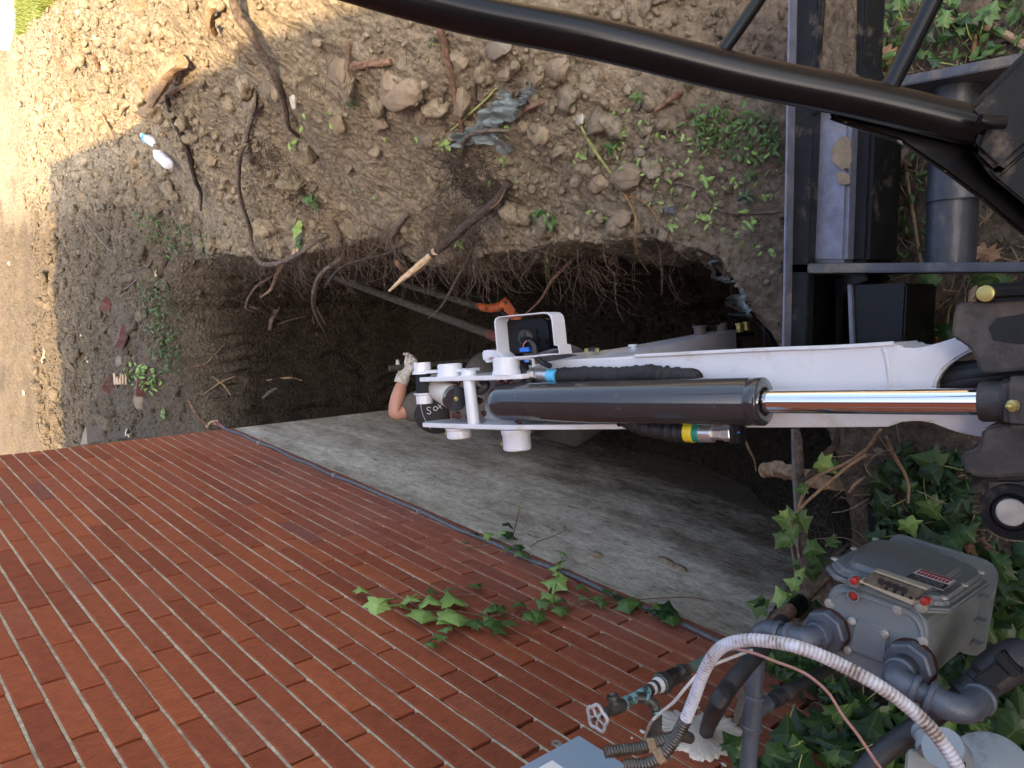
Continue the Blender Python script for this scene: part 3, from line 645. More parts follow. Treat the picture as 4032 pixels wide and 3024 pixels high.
# ear plates at the boom's end
def plate(name, l_c, pts, th, m='white'):  # vertical plate: pts in (u, n)
    return prism(name, [bw(u, l_c-th/2, n) for u, n in pts], LBX*th, m, ex, .0015, 2)
uE = lambda px, n=0: bp(px, 1575, n)[0]
lE = lambda px, py, n=0: bp(px, py, n)[1]
u1, u2, u3, u4 = uE(1720), uE(2005), uE(2200), uE(2560)
lu, ll = lE(1850, 1492), lE(1850, 1668)
outl = [(u1+.045, -.045), (u1+.055, -.005), (u1+.03, .028), (u1-.05, .034), (u2, .034), (u3, .0), (u4, -.06), (u4, -.19), (u3, -.2), (u2+.06, -.14), (u1+.0, -.11)]
plate('ear_plate', lu+.003, [(u, n) for u, n in outl[:5]]+[(uE(2075), .012), (uE(2085), -.06), (uE(2085), -.16), (u1, -.11)], .011); plate('ear_plate', ll-.003, outl, .011)
# white inner plate below
prism('end_plate', [bw(uE(1960), ll+.008, NT-.02), bw(uE(1960), lu-.008, NT-.02), bw(uE(2110), lu-.008, NT-.01), bw(uE(2110), ll+.008, NT-.01)], -NB*.02, 'white', ex, .002)
def boss(px, l_a, l_b, r, n=0., m='white', flare=.0):
    u = uE(px, n); a, b = bw(u, l_a, n), bw(u, l_b, n); ax = (b-a)/np.linalg.norm(b-a); L = np.linalg.norm(b-a)
    o = lathe('pin_boss', a, ax, [(0, 0), (0, r*1.10), (L*.18, r*1.08), (L*.3, r), (L-.003, r), (L, r-.003), (L, r*.72), (L-.004, r*.66), (L-.004, 0)], m, ex, 32)
    return o
boss(2003, lu+.008, lu+.050, .0325); boss(1780, lu+.008, lu+.040, .0315, -.002)
boss(2025, ll-.010, ll-.060, .0335); boss(1800, ll-.010, ll-.038, .032, -.002)
boss(1852, lu+.008, lu+.022, .019)
def screw_head(P, ax, r, m, parent, h=.006):
    return lathe('bolt', P, ax, [(0, 0), (0, r), (h, r), (h, r*.8), (h, 0)], m, parent, 6, 20)
screw_head(bw(uE(2025)+.035, ll-.045, .006), UB, .008, 'brass', ex); screw_head(bw(uE(1800)+.034, ll-.025, .006), UB, .008, 'brass', ex)
# spacer tube between the ears
cyl('spacer_tube', bw(uE(1860, .018), ll, .018), bw(uE(1852, .018), lu, .018), .0148, 'white', ex, 24)
# boom ram: barrel, gland, rod
Pb0, Pb1 = bpw(1950, 1582), bpw(3012, 1581)
rb = .0452
axb = (Pb1-Pb0)/np.linalg.norm(Pb1-Pb0); Lb = np.linalg.norm(Pb1-Pb0)
ram = lathe('ram_barrel', Pb0, axb, [(0, 0), (.0, rb*.3), (.003, rb*.62), (.010, rb*.85), (.022, rb*.97), (.035, rb), (Lb-.028, rb), (Lb-.026, rb-.0012), (Lb-.023, rb-.0012), (Lb-.021, rb), (Lb-.002, rb), (Lb, rb-.002), (Lb, rb*.60), (Lb-.008, rb*.56), (Lb-.008, rb*.47)], 'barrel', ex, 64, 50)
cyl('ram_rod', bpw(2990, 1581), bpw(3880, 1581), .0215, 'chrome', ex, 48)
lathe('rod_wiper', Pb1-axb*.006, axb, [(0, .0215), (0, rb*.56), (.002, rb*.56), (.003, .0225)], 'rubber', ex, 48)
Pe = bpw(3858, 1581)
lathe('rod_collar', Pe, -UB, [(0, .0215), (.0, .029), (.004, .0315), (.03, .0315), (.034, .035), (.05, .036), (.05, 0)], 'cast', ex, 40)
# grease and dark pads at the ears
for px, py, n, s_ in ((1760, 1512, .0, 1), (1800, 1505, .0, .8), (1975, 1512, 0, 1.1), (2010, 1510, 0, .9), (2040, 1655, 0, .8), (1800, 1636, .0, 1), (1840, 1640, 0, .7), (1905, 1625, -.02, .7), (1890, 1580, -.05, .9)):
    V0, F0 = ICO[2]; g = np.random.RandomState(int(px)); P = bpw(px, py, n)
    V = V0*(1+.35*np.sin(V0@g.randn(3, 3)*2.2).sum(1)[:, None]*.5); V = V*np.array([.010, .014, .006])*s_; R3 = np.stack([LBX, UB, NB], 1)
    mesh_obj('grease', V@R3.T+P, F0, 'grease', ex, True)
# arm ram seen end-on with its cap and cream barrel
Pc = bpw(1790, 1567, .02); Pd = atD(1700, 1512, 2.12)
ax = (Pd-Pc)/np.linalg.norm(Pd-Pc); Lc = np.linalg.norm(Pd-Pc)
lathe('arm_ram_barrel', Pc, ax, [(0, 0), (.003, .0318), (Lc-.02, .031), (Lc, .026), (Lc, 0)], 'cream', ex, 48)
lathe('arm_ram_cap', Pc-ax*.0105, ax, [(0, 0), (0, .029), (.003, .0325), (.012, .0325), (.012, 0)], 'barrel', ex, 48)
lathe('rivet', Pc-ax*.015, ax, [(0, 0), (0, .003), (.002, .0055), (.005, .006), (.005, 0)], 'brass', ex, 12)
tube('return_hose', [bpw(1868, 1530, -.03), bpw(1895, 1540, -.0), bpw(1915, 1515, .0), bpw(1900, 1500, -.04)], .010, 'rubber', ex, 10, 5)
# arm head beyond the boom's end
Ph = atD(1668, 1520, 2.06)
lx = LBX
cyl('arm_head', Ph-lx*.020, Ph+lx*.034, .020, 'black_dusty', ex, 6)
lathe('pin_boss', Ph+lx*.032, lx, [(0, 0), (0, .028), (.003, .028), (.006, .023), (.030, .0225), (.030, 0)], 'white', ex, 32)
lathe('pin_boss', Ph-lx*.018, -lx, [(0, 0), (0, .027), (.003, .027), (.006, .022), (.028, .0215), (.028, 0)], 'white', ex, 32)
prism('link_plate', [Ph+lx*.033+UB*.02-NB*.02, Ph+lx*.033-UB*.16-NB*.05, Ph+lx*.033-UB*.16+NB*.0, Ph+lx*.033+UB*.02+NB*.018], lx*.008, 'white', ex, .001)
# the arm hanging down into the trench
At, Ab = bw(uE(1850), 0.01, -.16), atD(2850, 1352, 2.75)
d_ = (Ab-At)/np.linalg.norm(Ab-At); e1 = np.cross(d_, lx); e1 /= np.linalg.norm(e1)
def armsec(P, hw, hd): return [P-lx*hw-e1*hd, P+lx*hw-e1*hd, P+lx*hw+e1*hd, P-lx*hw+e1*hd]
S0, S1, S2 = armsec(At, .052, .085), armsec(At+(Ab-At)*.35, .05, .095), armsec(Ab, .045, .05)
V = [tuple(p) for p in S0+S1+S2]; F = [[0, 3, 2, 1], [8, 9, 10, 11]]
for b_ in (0, 4):
    for k in range(4): F.append([b_+k, b_+(k+1) % 4, b_+4+(k+1) % 4, b_+4+k])
arm = mesh_obj('arm', V, F, 'white', ex)
# side rail of the arm, link pins
rail = [(2240, 1392), (2400, 1376), (2560, 1352), (2740, 1338), (2850, 1336), (2850, 1372), (2600, 1394), (2300, 1405)]
dp = {2240: 2.25, 2400: 2.35, 2560: 2.5, 2740: 2.65, 2850: 2.75, 2600: 2.55, 2300: 2.3}
prism('arm_side_plate', [atD(x, y, dp[x]) for x, y in rail], -np.array([.0, .45, .9])*.014+np.array([0, 0, 0]), 'cream', ex, .001)
prism('arm_dark_guard', [atD(x, y, d) for x, y, d in [(2500, 1394, 2.52), (2620, 1372, 2.6), (2850, 1352, 2.76), (2870, 1395, 2.78), (2500, 1405, 2.52)]], -lx*.03, 'black', ex, .002)
def vpin(px, y0, y1, d, r, m='cast', n_='link_pin'):
    a, b = atD(px, y1, d), atD(px, y0, d); b = a+lx*np.linalg.norm(b-a); return lathe(n_, a, lx, [(0, 0), (0, r*1.15), (.006, r*1.15), (.008, r), (np.linalg.norm(b-a)-.008, r), (np.linalg.norm(b-a)-.006, r*1.2), (np.linalg.norm(b-a), r*1.2), (np.linalg.norm(b-a), 0)], m, ex, 20)
vpin(2759, 1282, 1335, 2.68, .021); vpin(2845, 1272, 1320, 2.72, .018); vpin(2893, 1330, 1390, 2.76, .022); vpin(2912, 1272, 1308, 2.75, .011, 'brass', 'greased_bolt'); vpin(2940, 1268, 1300, 2.75, .010, 'brass', 'greased_bolt')
def bar(name, a, b, hw, hh, m):
    a, b = np.asarray(a), np.asarray(b); t = (b-a)/np.linalg.norm(b-a); s_ = np.cross(t, lx); s_ /= np.linalg.norm(s_)
    return prism(name, [a-s_*hw-t*hw, b-s_*hw+t*hw, b+s_*hw+t*hw, a+s_*hw-t*hw], lx*hh, m, ex, .003)
bar('link_bar', atD(2740, 1284, 2.68), atD(2860, 1276, 2.72), .012, .008, 'black_dusty'); bar('link_bar', atD(2800, 1330, 2.70), atD(2952, 1322, 2.77), .014, .012, 'black_dusty')
vpin(2494, 1356, 1392, 2.42, .012, 'white', 'pin_head'); bar('lock_tab', atD(2500, 1379, 2.43), atD(2555, 1372, 2.46), .007, .006, 'white')
for px in (2310, 2352): screw_head(atD(px, 1388, 2.3), lx, .006, 'brass', ex, .012)
lathe('grommet', atD(2338, 1385, 2.32), lx, [(0, 0), (0, .02), (.008, .019), (.014, .010), (.016, 0)], 'rubber', ex, 20)
# bucket, hidden behind the boom for the most part
bk = [(0, .02), (.16, .05), (.24, -.05), (.25, -.2), (.16, -.3), (.02, -.32), (-.02, -.2)]
Bk = Ab+np.array([0, -.02, -.02])
for s_ in (-1, 1): prism('bucket_side', [Bk+lx*s_*.1+np.array([0, -p, q]) for p, q in bk], lx*.008, 'black_dusty', ex, .001)
prism('bucket_shell', [Bk-lx*.1+np.array([0, -p, q]) for p, q in bk[1:6]]+[Bk-lx*.1+np.array([0, -p*.93, q*.95]) for p, q in bk[5:0:-1]], lx*.2, 'black_dusty', ex, 0)
for k in range(4): prism('bucket_tooth', [Bk+lx*(-.09+k*.055)+np.array([0, -.02, -.32]), Bk+lx*(-.065+k*.055)+np.array([0, -.02, -.32]), Bk+lx*(-.075+k*.055)+np.array([0, .07, -.35])], (0, .0, .015), 'cast', ex, .001)
# work light in its white guard
wl = [(1944, 1262), (1957, 1247), (1978, 1241), (2150, 1228), (2168, 1234), (2176, 1250), (2188, 1359), (2204, 1360), (2208, 1394), (2160, 1396), (2158, 1385), (2163, 1382), (2172, 1381)]
n0 = .0
Lp = lambda x, y: bpw(x, y, n0)
outer = [(1945, 1268), (1950, 1254), (1962, 1247), (2140, 1229), (2158, 1231), (2170, 1242), (2176, 1262), (2186, 1362), (2200, 1360), (2206, 1396), (2150, 1399), (2100, 1407), (1980, 1411), (1956, 1388)]
def shell(name, P, n, depth, th, m, parent):     # open-backed box: outline offset inwards
    Q = [bp(x, y, n) for x, y in P]; c = np.mean(Q, 0); I = [q+(c-q)*(th/np.linalg.norm(c-q))*1.2 for q in Q]; k = len(Q); V = []; 
    for L_, nn in ((Q, n), (I, n), (I, n-depth), (Q, n-depth)): V += [bw(a[0], a[1], nn) for a in L_]
    F = []
    for i in range(k):
        j = (i+1) % k
        for r_ in range(4): a, b = r_*k, ((r_+1) % 4)*k; F.append([a+i, b+i, b+j, a+j])
    o = mesh_obj(name, V, F, m, parent)
    bm = bmesh.new(); bm.from_mesh(o.data); bmesh.ops.recalc_face_normals(bm, faces=bm.faces); bmesh.ops.bevel(bm, geom=[e for e in bm.edges if len(e.link_faces) == 2 and e.calc_face_angle(0) > .9], offset=.0008, segments=2, affect='EDGES'); bm.to_mesh(o.data); bm.free(); autosmooth(o, 50); return o
lg = shell('light_guard', outer, .012, .045, .0035, 'white', ex)
inner = [(1972, 1270), (1985, 1262), (2140, 1252), (2160, 1262), (2176, 1372), (2110, 1392), (1990, 1392), (1975, 1380)]
prism('lamp_body', bpoly(inner, -.03), -NB*.05, 'black', lg, .004)
prism('lamp_back', bpoly([(2014, 1302), (2112, 1294), (2116, 1372), (2018, 1378)], -.026), -NB*.01, 'black_dusty', lg, .002)
lathe('bulb_holder', bpw(2062, 1330, -.016), -NB, [(0, 0), (0, .010), (.002, .0185), (.008, .0195), (.012, .0195)], 'cast', lg, 32)
prism('holder_rib', bpoly([(2054, 1302), (2064, 1302), (2064, 1325), (2054, 1325)], -.010), -NB*.01, 'cast', lg, .001)
prism('plug', bpoly([(2046, 1328), (2076, 1326), (2078, 1345), (2070, 1350), (2070, 1366), (2054, 1366), (2054, 1350), (2046, 1346)], -.004), -NB*.014, 'black', lg, .0015)
prism('blue_connector', bpoly([(2044, 1370), (2082, 1366), (2083, 1384), (2046, 1386)], -.003), -NB*.016, 'blue', lg, .001)
tube('lamp_wire', [bpw(2060, 1370, -.002), bpw(2063, 1354, .003), bpw(2076, 1342, .004), bpw(2095, 1342, .0)], .0016, 'wire_pink', lg, 6, 5)
tube('lamp_cable', [bpw(2092, 1343, 0), bpw(2104, 1362, .004), bpw(2108, 1392, .004), bpw(2122, 1416, 0), bpw(2142, 1432, -.01), bpw(2165, 1440, -.04)], .0065, 'rubber', lg, 10, 6)
for px in (2096, 2104, 2112): lathe('cable_tie', bpw(px-2, 1345+(px-2096)*1.5, .0), NB, [(0, .007), (0, .0095), (.006, .0095), (.006, .007)], 'black', lg, 10)
# small brackets under the light
prism('light_bracket', bpoly([(1894, 1384), (1908, 1378), (1962, 1382), (1976, 1400), (1980, 1412), (1900, 1424)], -.01), -NB*.05, 'white', ex, .004)
tube('light_rail', [bpw(1916, 1424, .0), bpw(2000, 1413, .0), bpw(2100, 1412, .0), bpw(2104, 1442, 0)], .003, 'white', ex, 6, 2, curve=False)
tube('light_rail', [bpw(1984, 1430, .004), bpw(1992, 1416, .004), bpw(2090, 1408, .004), bpw(2099, 1416, .004), bpw(2100, 1444, .0)], .003, 'white', ex, 6, 2, curve=False)
screw_head(bpw(1935, 1416, .0), lx, .006, 'wire_pink', ex)
screw_head(bpw(2075, 1426, .0), lx, .006, 'blue', ex)
# hose to the boom ram in its woven sleeve (upper side)
nh = -.02
elb = tube('hose_elbow', [bpw(2058, 1452, nh-.01), bpw(2072, 1470, nh), bpw(2078, 1492, nh), bpw(2090, 1522, nh-.01)], [.016, .011, .012, .016], 'rubber', ex, 12, 5)
def ferrule(name, p0, p1, n, r, m, k=20): a, b = bpw(*p0, n), bpw(*p1, n); return cyl(name, a, b, r, m, ex, k, bev=.001)
ferrule('hose_nut', (2086, 1472), (2108, 1472), nh, .0128, 'steel', 6); ferrule('hose_nut', (2110, 1472), (2122, 1474), nh, .0145, 'steel', 6); ferrule('ferrule', (2124, 1476), (2162, 1478), nh, .0138, 'steel'); 
ferrule('blue_tape', (2160, 1478), (2192, 1480), nh, .0150, 'lblue')
def sleeve(P, n, r, seed, m='sleeve'):
    Q = catmull([bpw(x, y, n) for x, y in P], 10); g = np.random.RandomState(seed); R_ = np.array(r); R_ = np.interp(np.linspace(0, 1, len(Q)), np.linspace(0, 1, len(R_)), R_)
    R_ = R_*(1+.10*np.sin(np.arange(len(Q))*.9+g.rand())*np.linspace(.2, 1, len(Q))+.06*g.randn(len(Q)))
    V, F = tube_arr(Q, R_, 16); V = [v+g.randn(3)*.0004 for v in V]; return mesh_obj('hose_sleeve', V, F, m, ex, True)
sleeve([(2190, 1480), (2240, 1478), (2330, 1474), (2420, 1478), (2480, 1472), (2560, 1470), (2610, 1476), (2660, 1476), (2722, 1482), (2745, 1492)], nh-.01, [.0165, .0185, .0175, .018, .017, .018, .0165, .015, .013, .011], 3)
# oval slot with rubber edge in the boom
Q = [(2662, 1452), (2690, 1449), (2725, 1449), (2750, 1456), (2764, 1472), (2768, 1487), (2720, 1487), (2660, 1487)]
prism('hose_slot', bpoly(Q, NT+.004), -NB*.003, 'rubber', ex, .001)
# lower hose with yellow and green tape
nl = -.03
ferrule('port_block', (2905, 1672), (2905, 1744), nl, .0155, 'black', 8)
prism('port_elbow', bpoly([(2882, 1676), (2918, 1676), (2918, 1738), (2884, 1738)], nl+.012), -NB*.03, 'black', ex, .004)
ferrule('hose_nut', (2848, 1708), (2882, 1707), nl, .0155, 'steel', 6); ferrule('hose_nut', (2812, 1706), (2846, 1708), nl, .0130, 'steel', 6)
ferrule('ferrule', (2757, 1706), (2812, 1707), nl, .0180, 'steel'); ferrule('green_tape', (2733, 1704), (2762, 1706), nl, .0190, 'green'); ferrule('yellow_tape', (2702, 1702), (2737, 1704), nl, .0205, 'yellow')
sleeve([(2704, 1702), (2660, 1702), (2600, 1696), (2540, 1684), (2490, 1668), (2450, 1650)], nl-.008, [.0195, .0195, .018, .017, .016, .015], 5, 'rubber')
prism('blue_mark', bpoly([(2892, 1700), (2912, 1700), (2912, 1706), (2892, 1706)], nl+.0135), -NB*.001, 'blue', ex)
# ------------------------------------------------------------------ swing bracket
def zpoly(pts, Z): return [atZ(x, y, Z) for x, y in pts]
# every piece is a thick casting; outlines lie on planes across the boom foot
NS = .018
cs = prism('swing_bracket', bpoly([(3770, 1192), (3825, 1190), (4100, 1170), (4140, 1440), (4010, 1458), (3896, 1468), (3850, 1458), (3843, 1411), (3817, 1371), (3770, 1338), (3750, 1331), (3748, 1279), (3758, 1222)], NS), -NB*.14, 'cast', ex, .018, 4)
prism('bracket_web', bpoly([(3875, 1290), (3920, 1240), (4110, 1210), (4130, 1370), (3990, 1365), (3900, 1350), (3888, 1312)], NS+.0025), -NB*.03, 'black', cs, .01, 3)
prism('bracket_cap', bpoly([(3817, 1126), (3870, 1118), (4100, 1106), (4120, 1180), (3817, 1194)], NS+.02), -NB*.11, 'black_dusty', cs, .010, 3)
lathe('bolt_head', bpw(3883, 1156, NS+.020), NB, [(0, 0), (0, .0125), (.007, .012), (.008, .010), (.008, 0)], 'brass', cs, 24)
prism('dust_cake', bpoly([(3818, 1130), (3860, 1122), (3856, 1160), (3830, 1196), (3808, 1194)], NS+.023), -NB*.02, 'stone', cs, .004, 2)
prism('rod_clevis', bpoly([(3943, 1487), (4100, 1480), (4110, 1700), (3950, 1690)], .05), -NB*.10, 'cast', cs, .010, 3)
lathe('grease_nipple', bpw(3995, 1597, .048), NB+UB*.6, [(0, 0), (0, .009), (.006, .009), (.007, .005), (.013, .0045), (.015, .003), (.018, 0)], 'brass', cs, 10)
lw = prism('swing_bracket_lower', bpoly([(3950, 1664), (4120, 1690), (4130, 1870), (4032, 1872), (3890, 1882), (3816, 1872), (3786, 1836), (3782, 1782), (3843, 1770), (3856, 1750), (3866, 1690), (3900, 1678)], NS-.01), -NB*.13, 'cast', ex, .016, 4)
prism('lug', bpoly([(3860, 1870), (4130, 1866), (4130, 2120), (4060, 2106), (3985, 2100), (3920, 2070), (3880, 2010), (3862, 1950)], NS-.04), -NB*.11, 'cast', lw, .014, 4)
lathe('pin_end', bpw(3986, 2014, NS-.042), NB, [(0, 0), (0, .045), (.006, .043), (.008, .030), (.004, .028), (.004, .027), (.012, .025), (.012, 0)], 'black_dusty', lw, 40)
lathe('bare_pin', bpw(3986, 2014, NS-.036), NB, [(0, 0), (0, .022), (.010, .021), (.012, .019), (.012, 0)], 'pin', lw, 40)
cyl('pin_shaft', bpw(3880, 1930, NS-.06), bpw(3895, 1760, NS-.06), .02, 'black_dusty', lw, 16)
# ------------------------------------------------------------------ dozer blade and frame
bl = lambda n_, pts, Z, dz, m, b_=.003, par_=ex: prism(n_, zpoly(pts, Z), (0, 0, -dz), m, par_, b_)
bl('blade_edge', [(3106, -160), (3114, -160), (3086, 1390), (3078, 1390)], .33, .30, 'steel_worn_sky', .001)
bl('blade_back', [(3122, -160), (3230, -160), (3170, 1400), (3090, 1400)], .30, .03, 'black_dusty', .002)
bl('blade_rib', [(3232, -160), (3244, -160), (3205, 450), (3190, 450)], .31, .02, 'black_dusty', .002)
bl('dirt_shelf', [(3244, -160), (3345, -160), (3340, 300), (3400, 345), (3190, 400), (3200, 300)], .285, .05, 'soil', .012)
bl('blade_pan', [(3348, -160), (3420, -160), (3400, 250), (3435, 330), (3350, 300), (3340, 200)], .25, .09, 'black_dusty', .004)
bl('cross_box', [(3160, 440), (3350, 440), (3330, 1034), (3152, 1034)], .27, .17, 'steel_worn_sky', .008)
bl('cross_box_side', [(3352, 440), (3442, 440), (3416, 1034), (3336, 1034)], .235, .15, 'black_dusty', .008)
tube('weld_line', [atZ(3166, 450, .276), atZ(3162, 700, .275), atZ(3152, 1030, .275)], .004, 'black_dusty', ex, 6, 4)
bl('lower_arm_plate', [(3100, 1038), (4200, 1030), (4200, 1068), (3100, 1076)], .30, .20, 'edge_steel', .002)
bl('upper_arm_plate', [(3380, 338), (3600, 290), (4032, 206), (4200, 172), (4200, 215), (4032, 250), (3620, 326), (3400, 366)], .30, .20, 'edge_steel', .002)
bl('weld_bead', [(3072, 1028), (3105, 1028), (3105, 1084), (3072, 1084)], .31, .2, 'black_dusty', .004)
def tubez(n_, a, b, Z, r, m): return cyl(n_, atZ(*a, Z), atZ(*b, Z), r, m, ex, 32)
tubez('cross_tube', (3772, 315), (3740, 1040), .20, .046, 'tube_steel'); tubez('tube_collar', (3765, 752), (3764, 792), .20, .054, 'tube_steel')
bl('bent_bracket', [(3285, 1100), (3330, 1085), (3400, 1074), (3420, 1100), (3345, 1130), (3320, 1170), (3305, 1390), (3287, 1390), (3287, 1150)], .20, .12, 'black', .003)
bl('mount_box', [(3352, 1122), (3570, 1116), (3556, 1380), (3360, 1384)], .24, .16, 'black', .004)
bl('mount_edge', [(3336, 1120), (3352, 1120), (3362, 1384), (3346, 1384)], .25, .18, 'steel_worn_sky', .001)
bl('blade_leg', [(3078, 1080), (3160, 1080), (3165, 1392), (3085, 1392)], .29, .25, 'black', .002)
for nm_, pts_, k_ in (('mud_patch', [(3290, 560), (3330, 535), (3352, 552), (3354, 610), (3345, 665), (3310, 668), (3278, 640), (3276, 590)], 1), ('mud_patch', [(3292, 680), (3340, 680), (3350, 722), (3300, 730)], 2)):
    g = np.random.RandomState(k_); P_ = []
    for a_, b_ in zip(pts_, pts_[1:]+pts_[:1]):
        for t in (0, .33, .66): P_.append((a_[0]*(1-t)+b_[0]*t+g.uniform(-5, 5), a_[1]*(1-t)+b_[1]*t+g.uniform(-5, 5)))
    prism(nm_, zpoly(P_, .2735), (0, 0, -.004), 'stone', ex, .0006)
# canopy over the seat, machine body and tracks behind the picture
fbox('canopy_roof', (1.15, -.32, 2.5), (.62, 0, 0), (0, .62, 0), (0, 0, .03), 'black', ex, .02)
for x_ in (.66, 1.64): fbox('canopy_post', (x_, -.85, 1.5), (.03, 0, 0), (0, .03, 0), (0, 0, 1.0), 'black', ex, .005)
fbox('upper_body', (1.15, -.85, .78), (.52, 0, 0), (0, .62, 0), (0, 0, .3), 'white', ex, .04)
for x_ in (.72, 1.58): fbox('track', (x_, -.6, .18), (.12, 0, 0), (0, .72, 0), (0, 0, .17), 'rubber', ex, .08, 4)
# ------------------------------------------------------------------ tubular guard in front of the seat
G = [(800, -260, .98), (1300, -95, .98), (1823, 50, .98), (2370, 159, .98), (2916, 292, .99), (3400, 392, 1.0), (3850, 500, 1.0)]
gd = tube('guard_tube', [atD(*g) for g in G], .0245, 'black', ex, 32, 8)
tube('guard_brace', [atD(2820, 236, .985), atD(2945, 60, .99), atD(3060, -110, 1.0)], .0085, 'black', ex, 16, 4)
tube('guard_brace', [atD(3486, 380, .995), atD(3560, 230, 1.0), atD(3690, -30, 1.0), atD(3760, -160, 1.0)], .0118, 'black', ex, 16, 4)
vd = ray(3700, 700)/np.linalg.norm(ray(3700, 700))
def gpl(name, pts, d, th, m, b_): return prism(name, [atD(x, y, d) for x, y in pts], vd*th, m, ex, b_, 3)
gpl('guard_gusset', [(3246, 462), (3300, 430), (3500, 480), (3860, 560), (3950, 640), (4250, 760), (4250, 1100), (4032, 930), (3868, 793), (3723, 684), (3542, 562), (3330, 492)], 1.02, .05, 'black', .006)
gpl('guard_bracket', [(4250, 20), (4032, 204), (3802, 432), (3862, 500), (3834, 586), (3934, 682), (4250, 400)], .975, .05, 'black_dusty', .008)
gpl('guard_bracket_lower', [(3830, 592), (3930, 690), (4250, 412), (4250, 1030), (4032, 800), (3900, 690)], .99, .05, 'black_dusty', .008)
tube('guard_catch', [atD(3855, 474, .955), atD(3890, 482, .955), atD(3955, 484, .955)], .008, 'black', ex, 10, 3)
# ================================================================== GAS METER
ZM = .47                                   # height of the meter's top casting
gm = thing('gas_meter', 'grey gas meter with red seals and clear dial window at the foot of the wall', 'gas meter', (.43, .5, .1))
def mz(x, y, Z=ZM): return atZ(x, y, Z)
# face with the pipe nuts (the meter's top), outline with screw notches
face = [(3262, 2560), (3240, 2470), (3248, 2400), (3262, 2345), (3290, 2316), (3330, 2308), (3370, 2318), (3470, 2350), (3560, 2385), (3610, 2405), (3636, 2440), (3650, 2500), (3648, 2560), (3628, 2630), (3600, 2690), (3560, 2708), (3480, 2690), (3380, 2660), (3300, 2620)]
FP = [mz(*p) for p in face]
cx_, cy_ = np.mean([p[0] for p in FP]), np.mean([p[1] for p in FP])
# body box axes from the face's own edges
e_out = mz(3300, 2316)-mz(3262, 2590); e_out[2] = 0; e_out /= np.linalg.norm(e_out)         # away from the wall
e_side = np.array([e_out[1], -e_out[0], 0.]) ; 
if e_side[1] > 0: e_side = -e_side                                                          # towards the excavator
c0 = mz(3448, 2500)
def ml(a, b, z=ZM): return np.array([c0[0], c0[1], 0])+e_side*a+e_out*b+np.array([0, 0, z])
def uv(x, y, Z=ZM): p = mz(x, y, Z)-np.array([c0[0], c0[1], Z]); return p@e_side, p@e_out
fu = [uv(*p) for p in face]; amin, amax = min(a for a, b in fu), max(a for a, b in fu); bmin, bmax = min(b for a, b in fu), max(b for a, b in fu)
W2 = (amax-amin)/2; ca = (amax+amin)/2
def rrect(a0, a1, b0, b1, r, n=5):
    P = []
    for (cx, cy, s) in ((a1-r, b1-r, 0), (a0+r, b1-r, 1), (a0+r, b0+r, 2), (a1-r, b0+r, 3)):
        for k in range(n): t = (s+k/(n-1))*math.pi/2; P.append((cx+r*math.cos(t), cy+r*math.sin(t)))
    return P
mb = prism('case', [ml(a, b, ZM-.012) for a, b in rrect(amin+.012, amax-.006, bmin+.0, bmax-.004, .035)], (0, 0, -.285), 'meter', gm, .006, 3)
prism('top_plate', [ml(a, b, ZM) for a, b in rrect(amin, amax, bmin-.004, bmax, .042, 7)], (0, 0, -.018), 'meter', gm, .007, 3)
rid = rrect(amin+.012, amax-.012, bmin+.05, bmax-.012, .036, 7)
V, F = tube_arr(np.array([ml(a, b, ZM-.0015) for a, b in rid+rid[:1]]), .0042, 8, False); mesh_obj('raised_rim', V, F, 'meter', gm, True)
lid = prism('badge_plate', [mz(*p, ZM+.006) for p in [(3360, 2452), (3376, 2436), (3480, 2470), (3500, 2490), (3494, 2560), (3486, 2612), (3470, 2614), (3350, 2566), (3336, 2552), (3352, 2500)]], (0, 0, -.010), 'meter', gm, .004, 3)
def screw(x, y, Z, r=.0065, parent=gm, ax=(0, 0, 1)):
    o = lathe('screw', atZ(x, y, Z)-np.array(ax)*.003, ax, [(0, 0), (0, r*1.5), (.002, r*1.35), (.003, r*.8), (.005, r*.7), (.0055, r*.3), (.0055, 0)], 'pin', parent, 14); return o
for x, y in ((3352, 2447), (3480, 2498), (3335, 2562)): screw(x, y, ZM+.008, .0055)
for x, y in ((3262, 2378), (3530, 2405), (3630, 2528)): screw(x, y, ZM+.003, .0065)
ring('seal_cup', mz(3364, 2344, ZM+.002), (0, 0, 1), .0125, .0095, .007, 'meter', gm)
lathe('red_seal', mz(3364, 2344, ZM+.001), (0, 0, 1), [(0, 0), (0, .0088), (.003, .008), (.004, .005), (.004, 0)], 'red', gm, 20)
# front cover (faces away from the wall) with its flange
up = np.array([0, 0, 1.])
def mf(a, z, b=0.): return ml(a, bmax+b, z)
fz0, fz1 = ZM-.245, ZM+.004
cov = prism('front_cover', [mf(a, z, .030) for a, z in [(amin+.02, fz1+.0), (amin-.012, fz1-.03), (amin-.014, fz0+.03), (amin+.02, fz0), (amax-.02, fz0), (amax+.014, fz0+.03), (amax+.014, fz1-.03), (amax-.02, fz1)]], -e_out*.022, 'meter', gm, .007, 3)
prism('cover_flange', [mf(a, z, .012) for a, z in [(amin+.01, fz1+.004), (amin-.022, fz1-.03), (amin-.022, fz0+.02), (amin+.01, fz0-.01), (amax-.01, fz0-.01), (amax+.022, fz0+.02), (amax+.022, fz1-.03), (amax-.01, fz1+.004)]], -e_out*.010, 'meter', gm, .004, 3)
prism('cover_dome', [mf(a, z, .042) for a, z in [(amin+.035, fz1-.012), (amin+.012, fz1-.04), (amin+.012, fz0+.05), (amin+.04, fz0+.02), (amax-.04, fz0+.02), (amax-.012, fz0+.05), (amax-.012, fz1-.04), (amax-.035, fz1-.012)]], -e_out*.02, 'meter', gm, .009, 3)
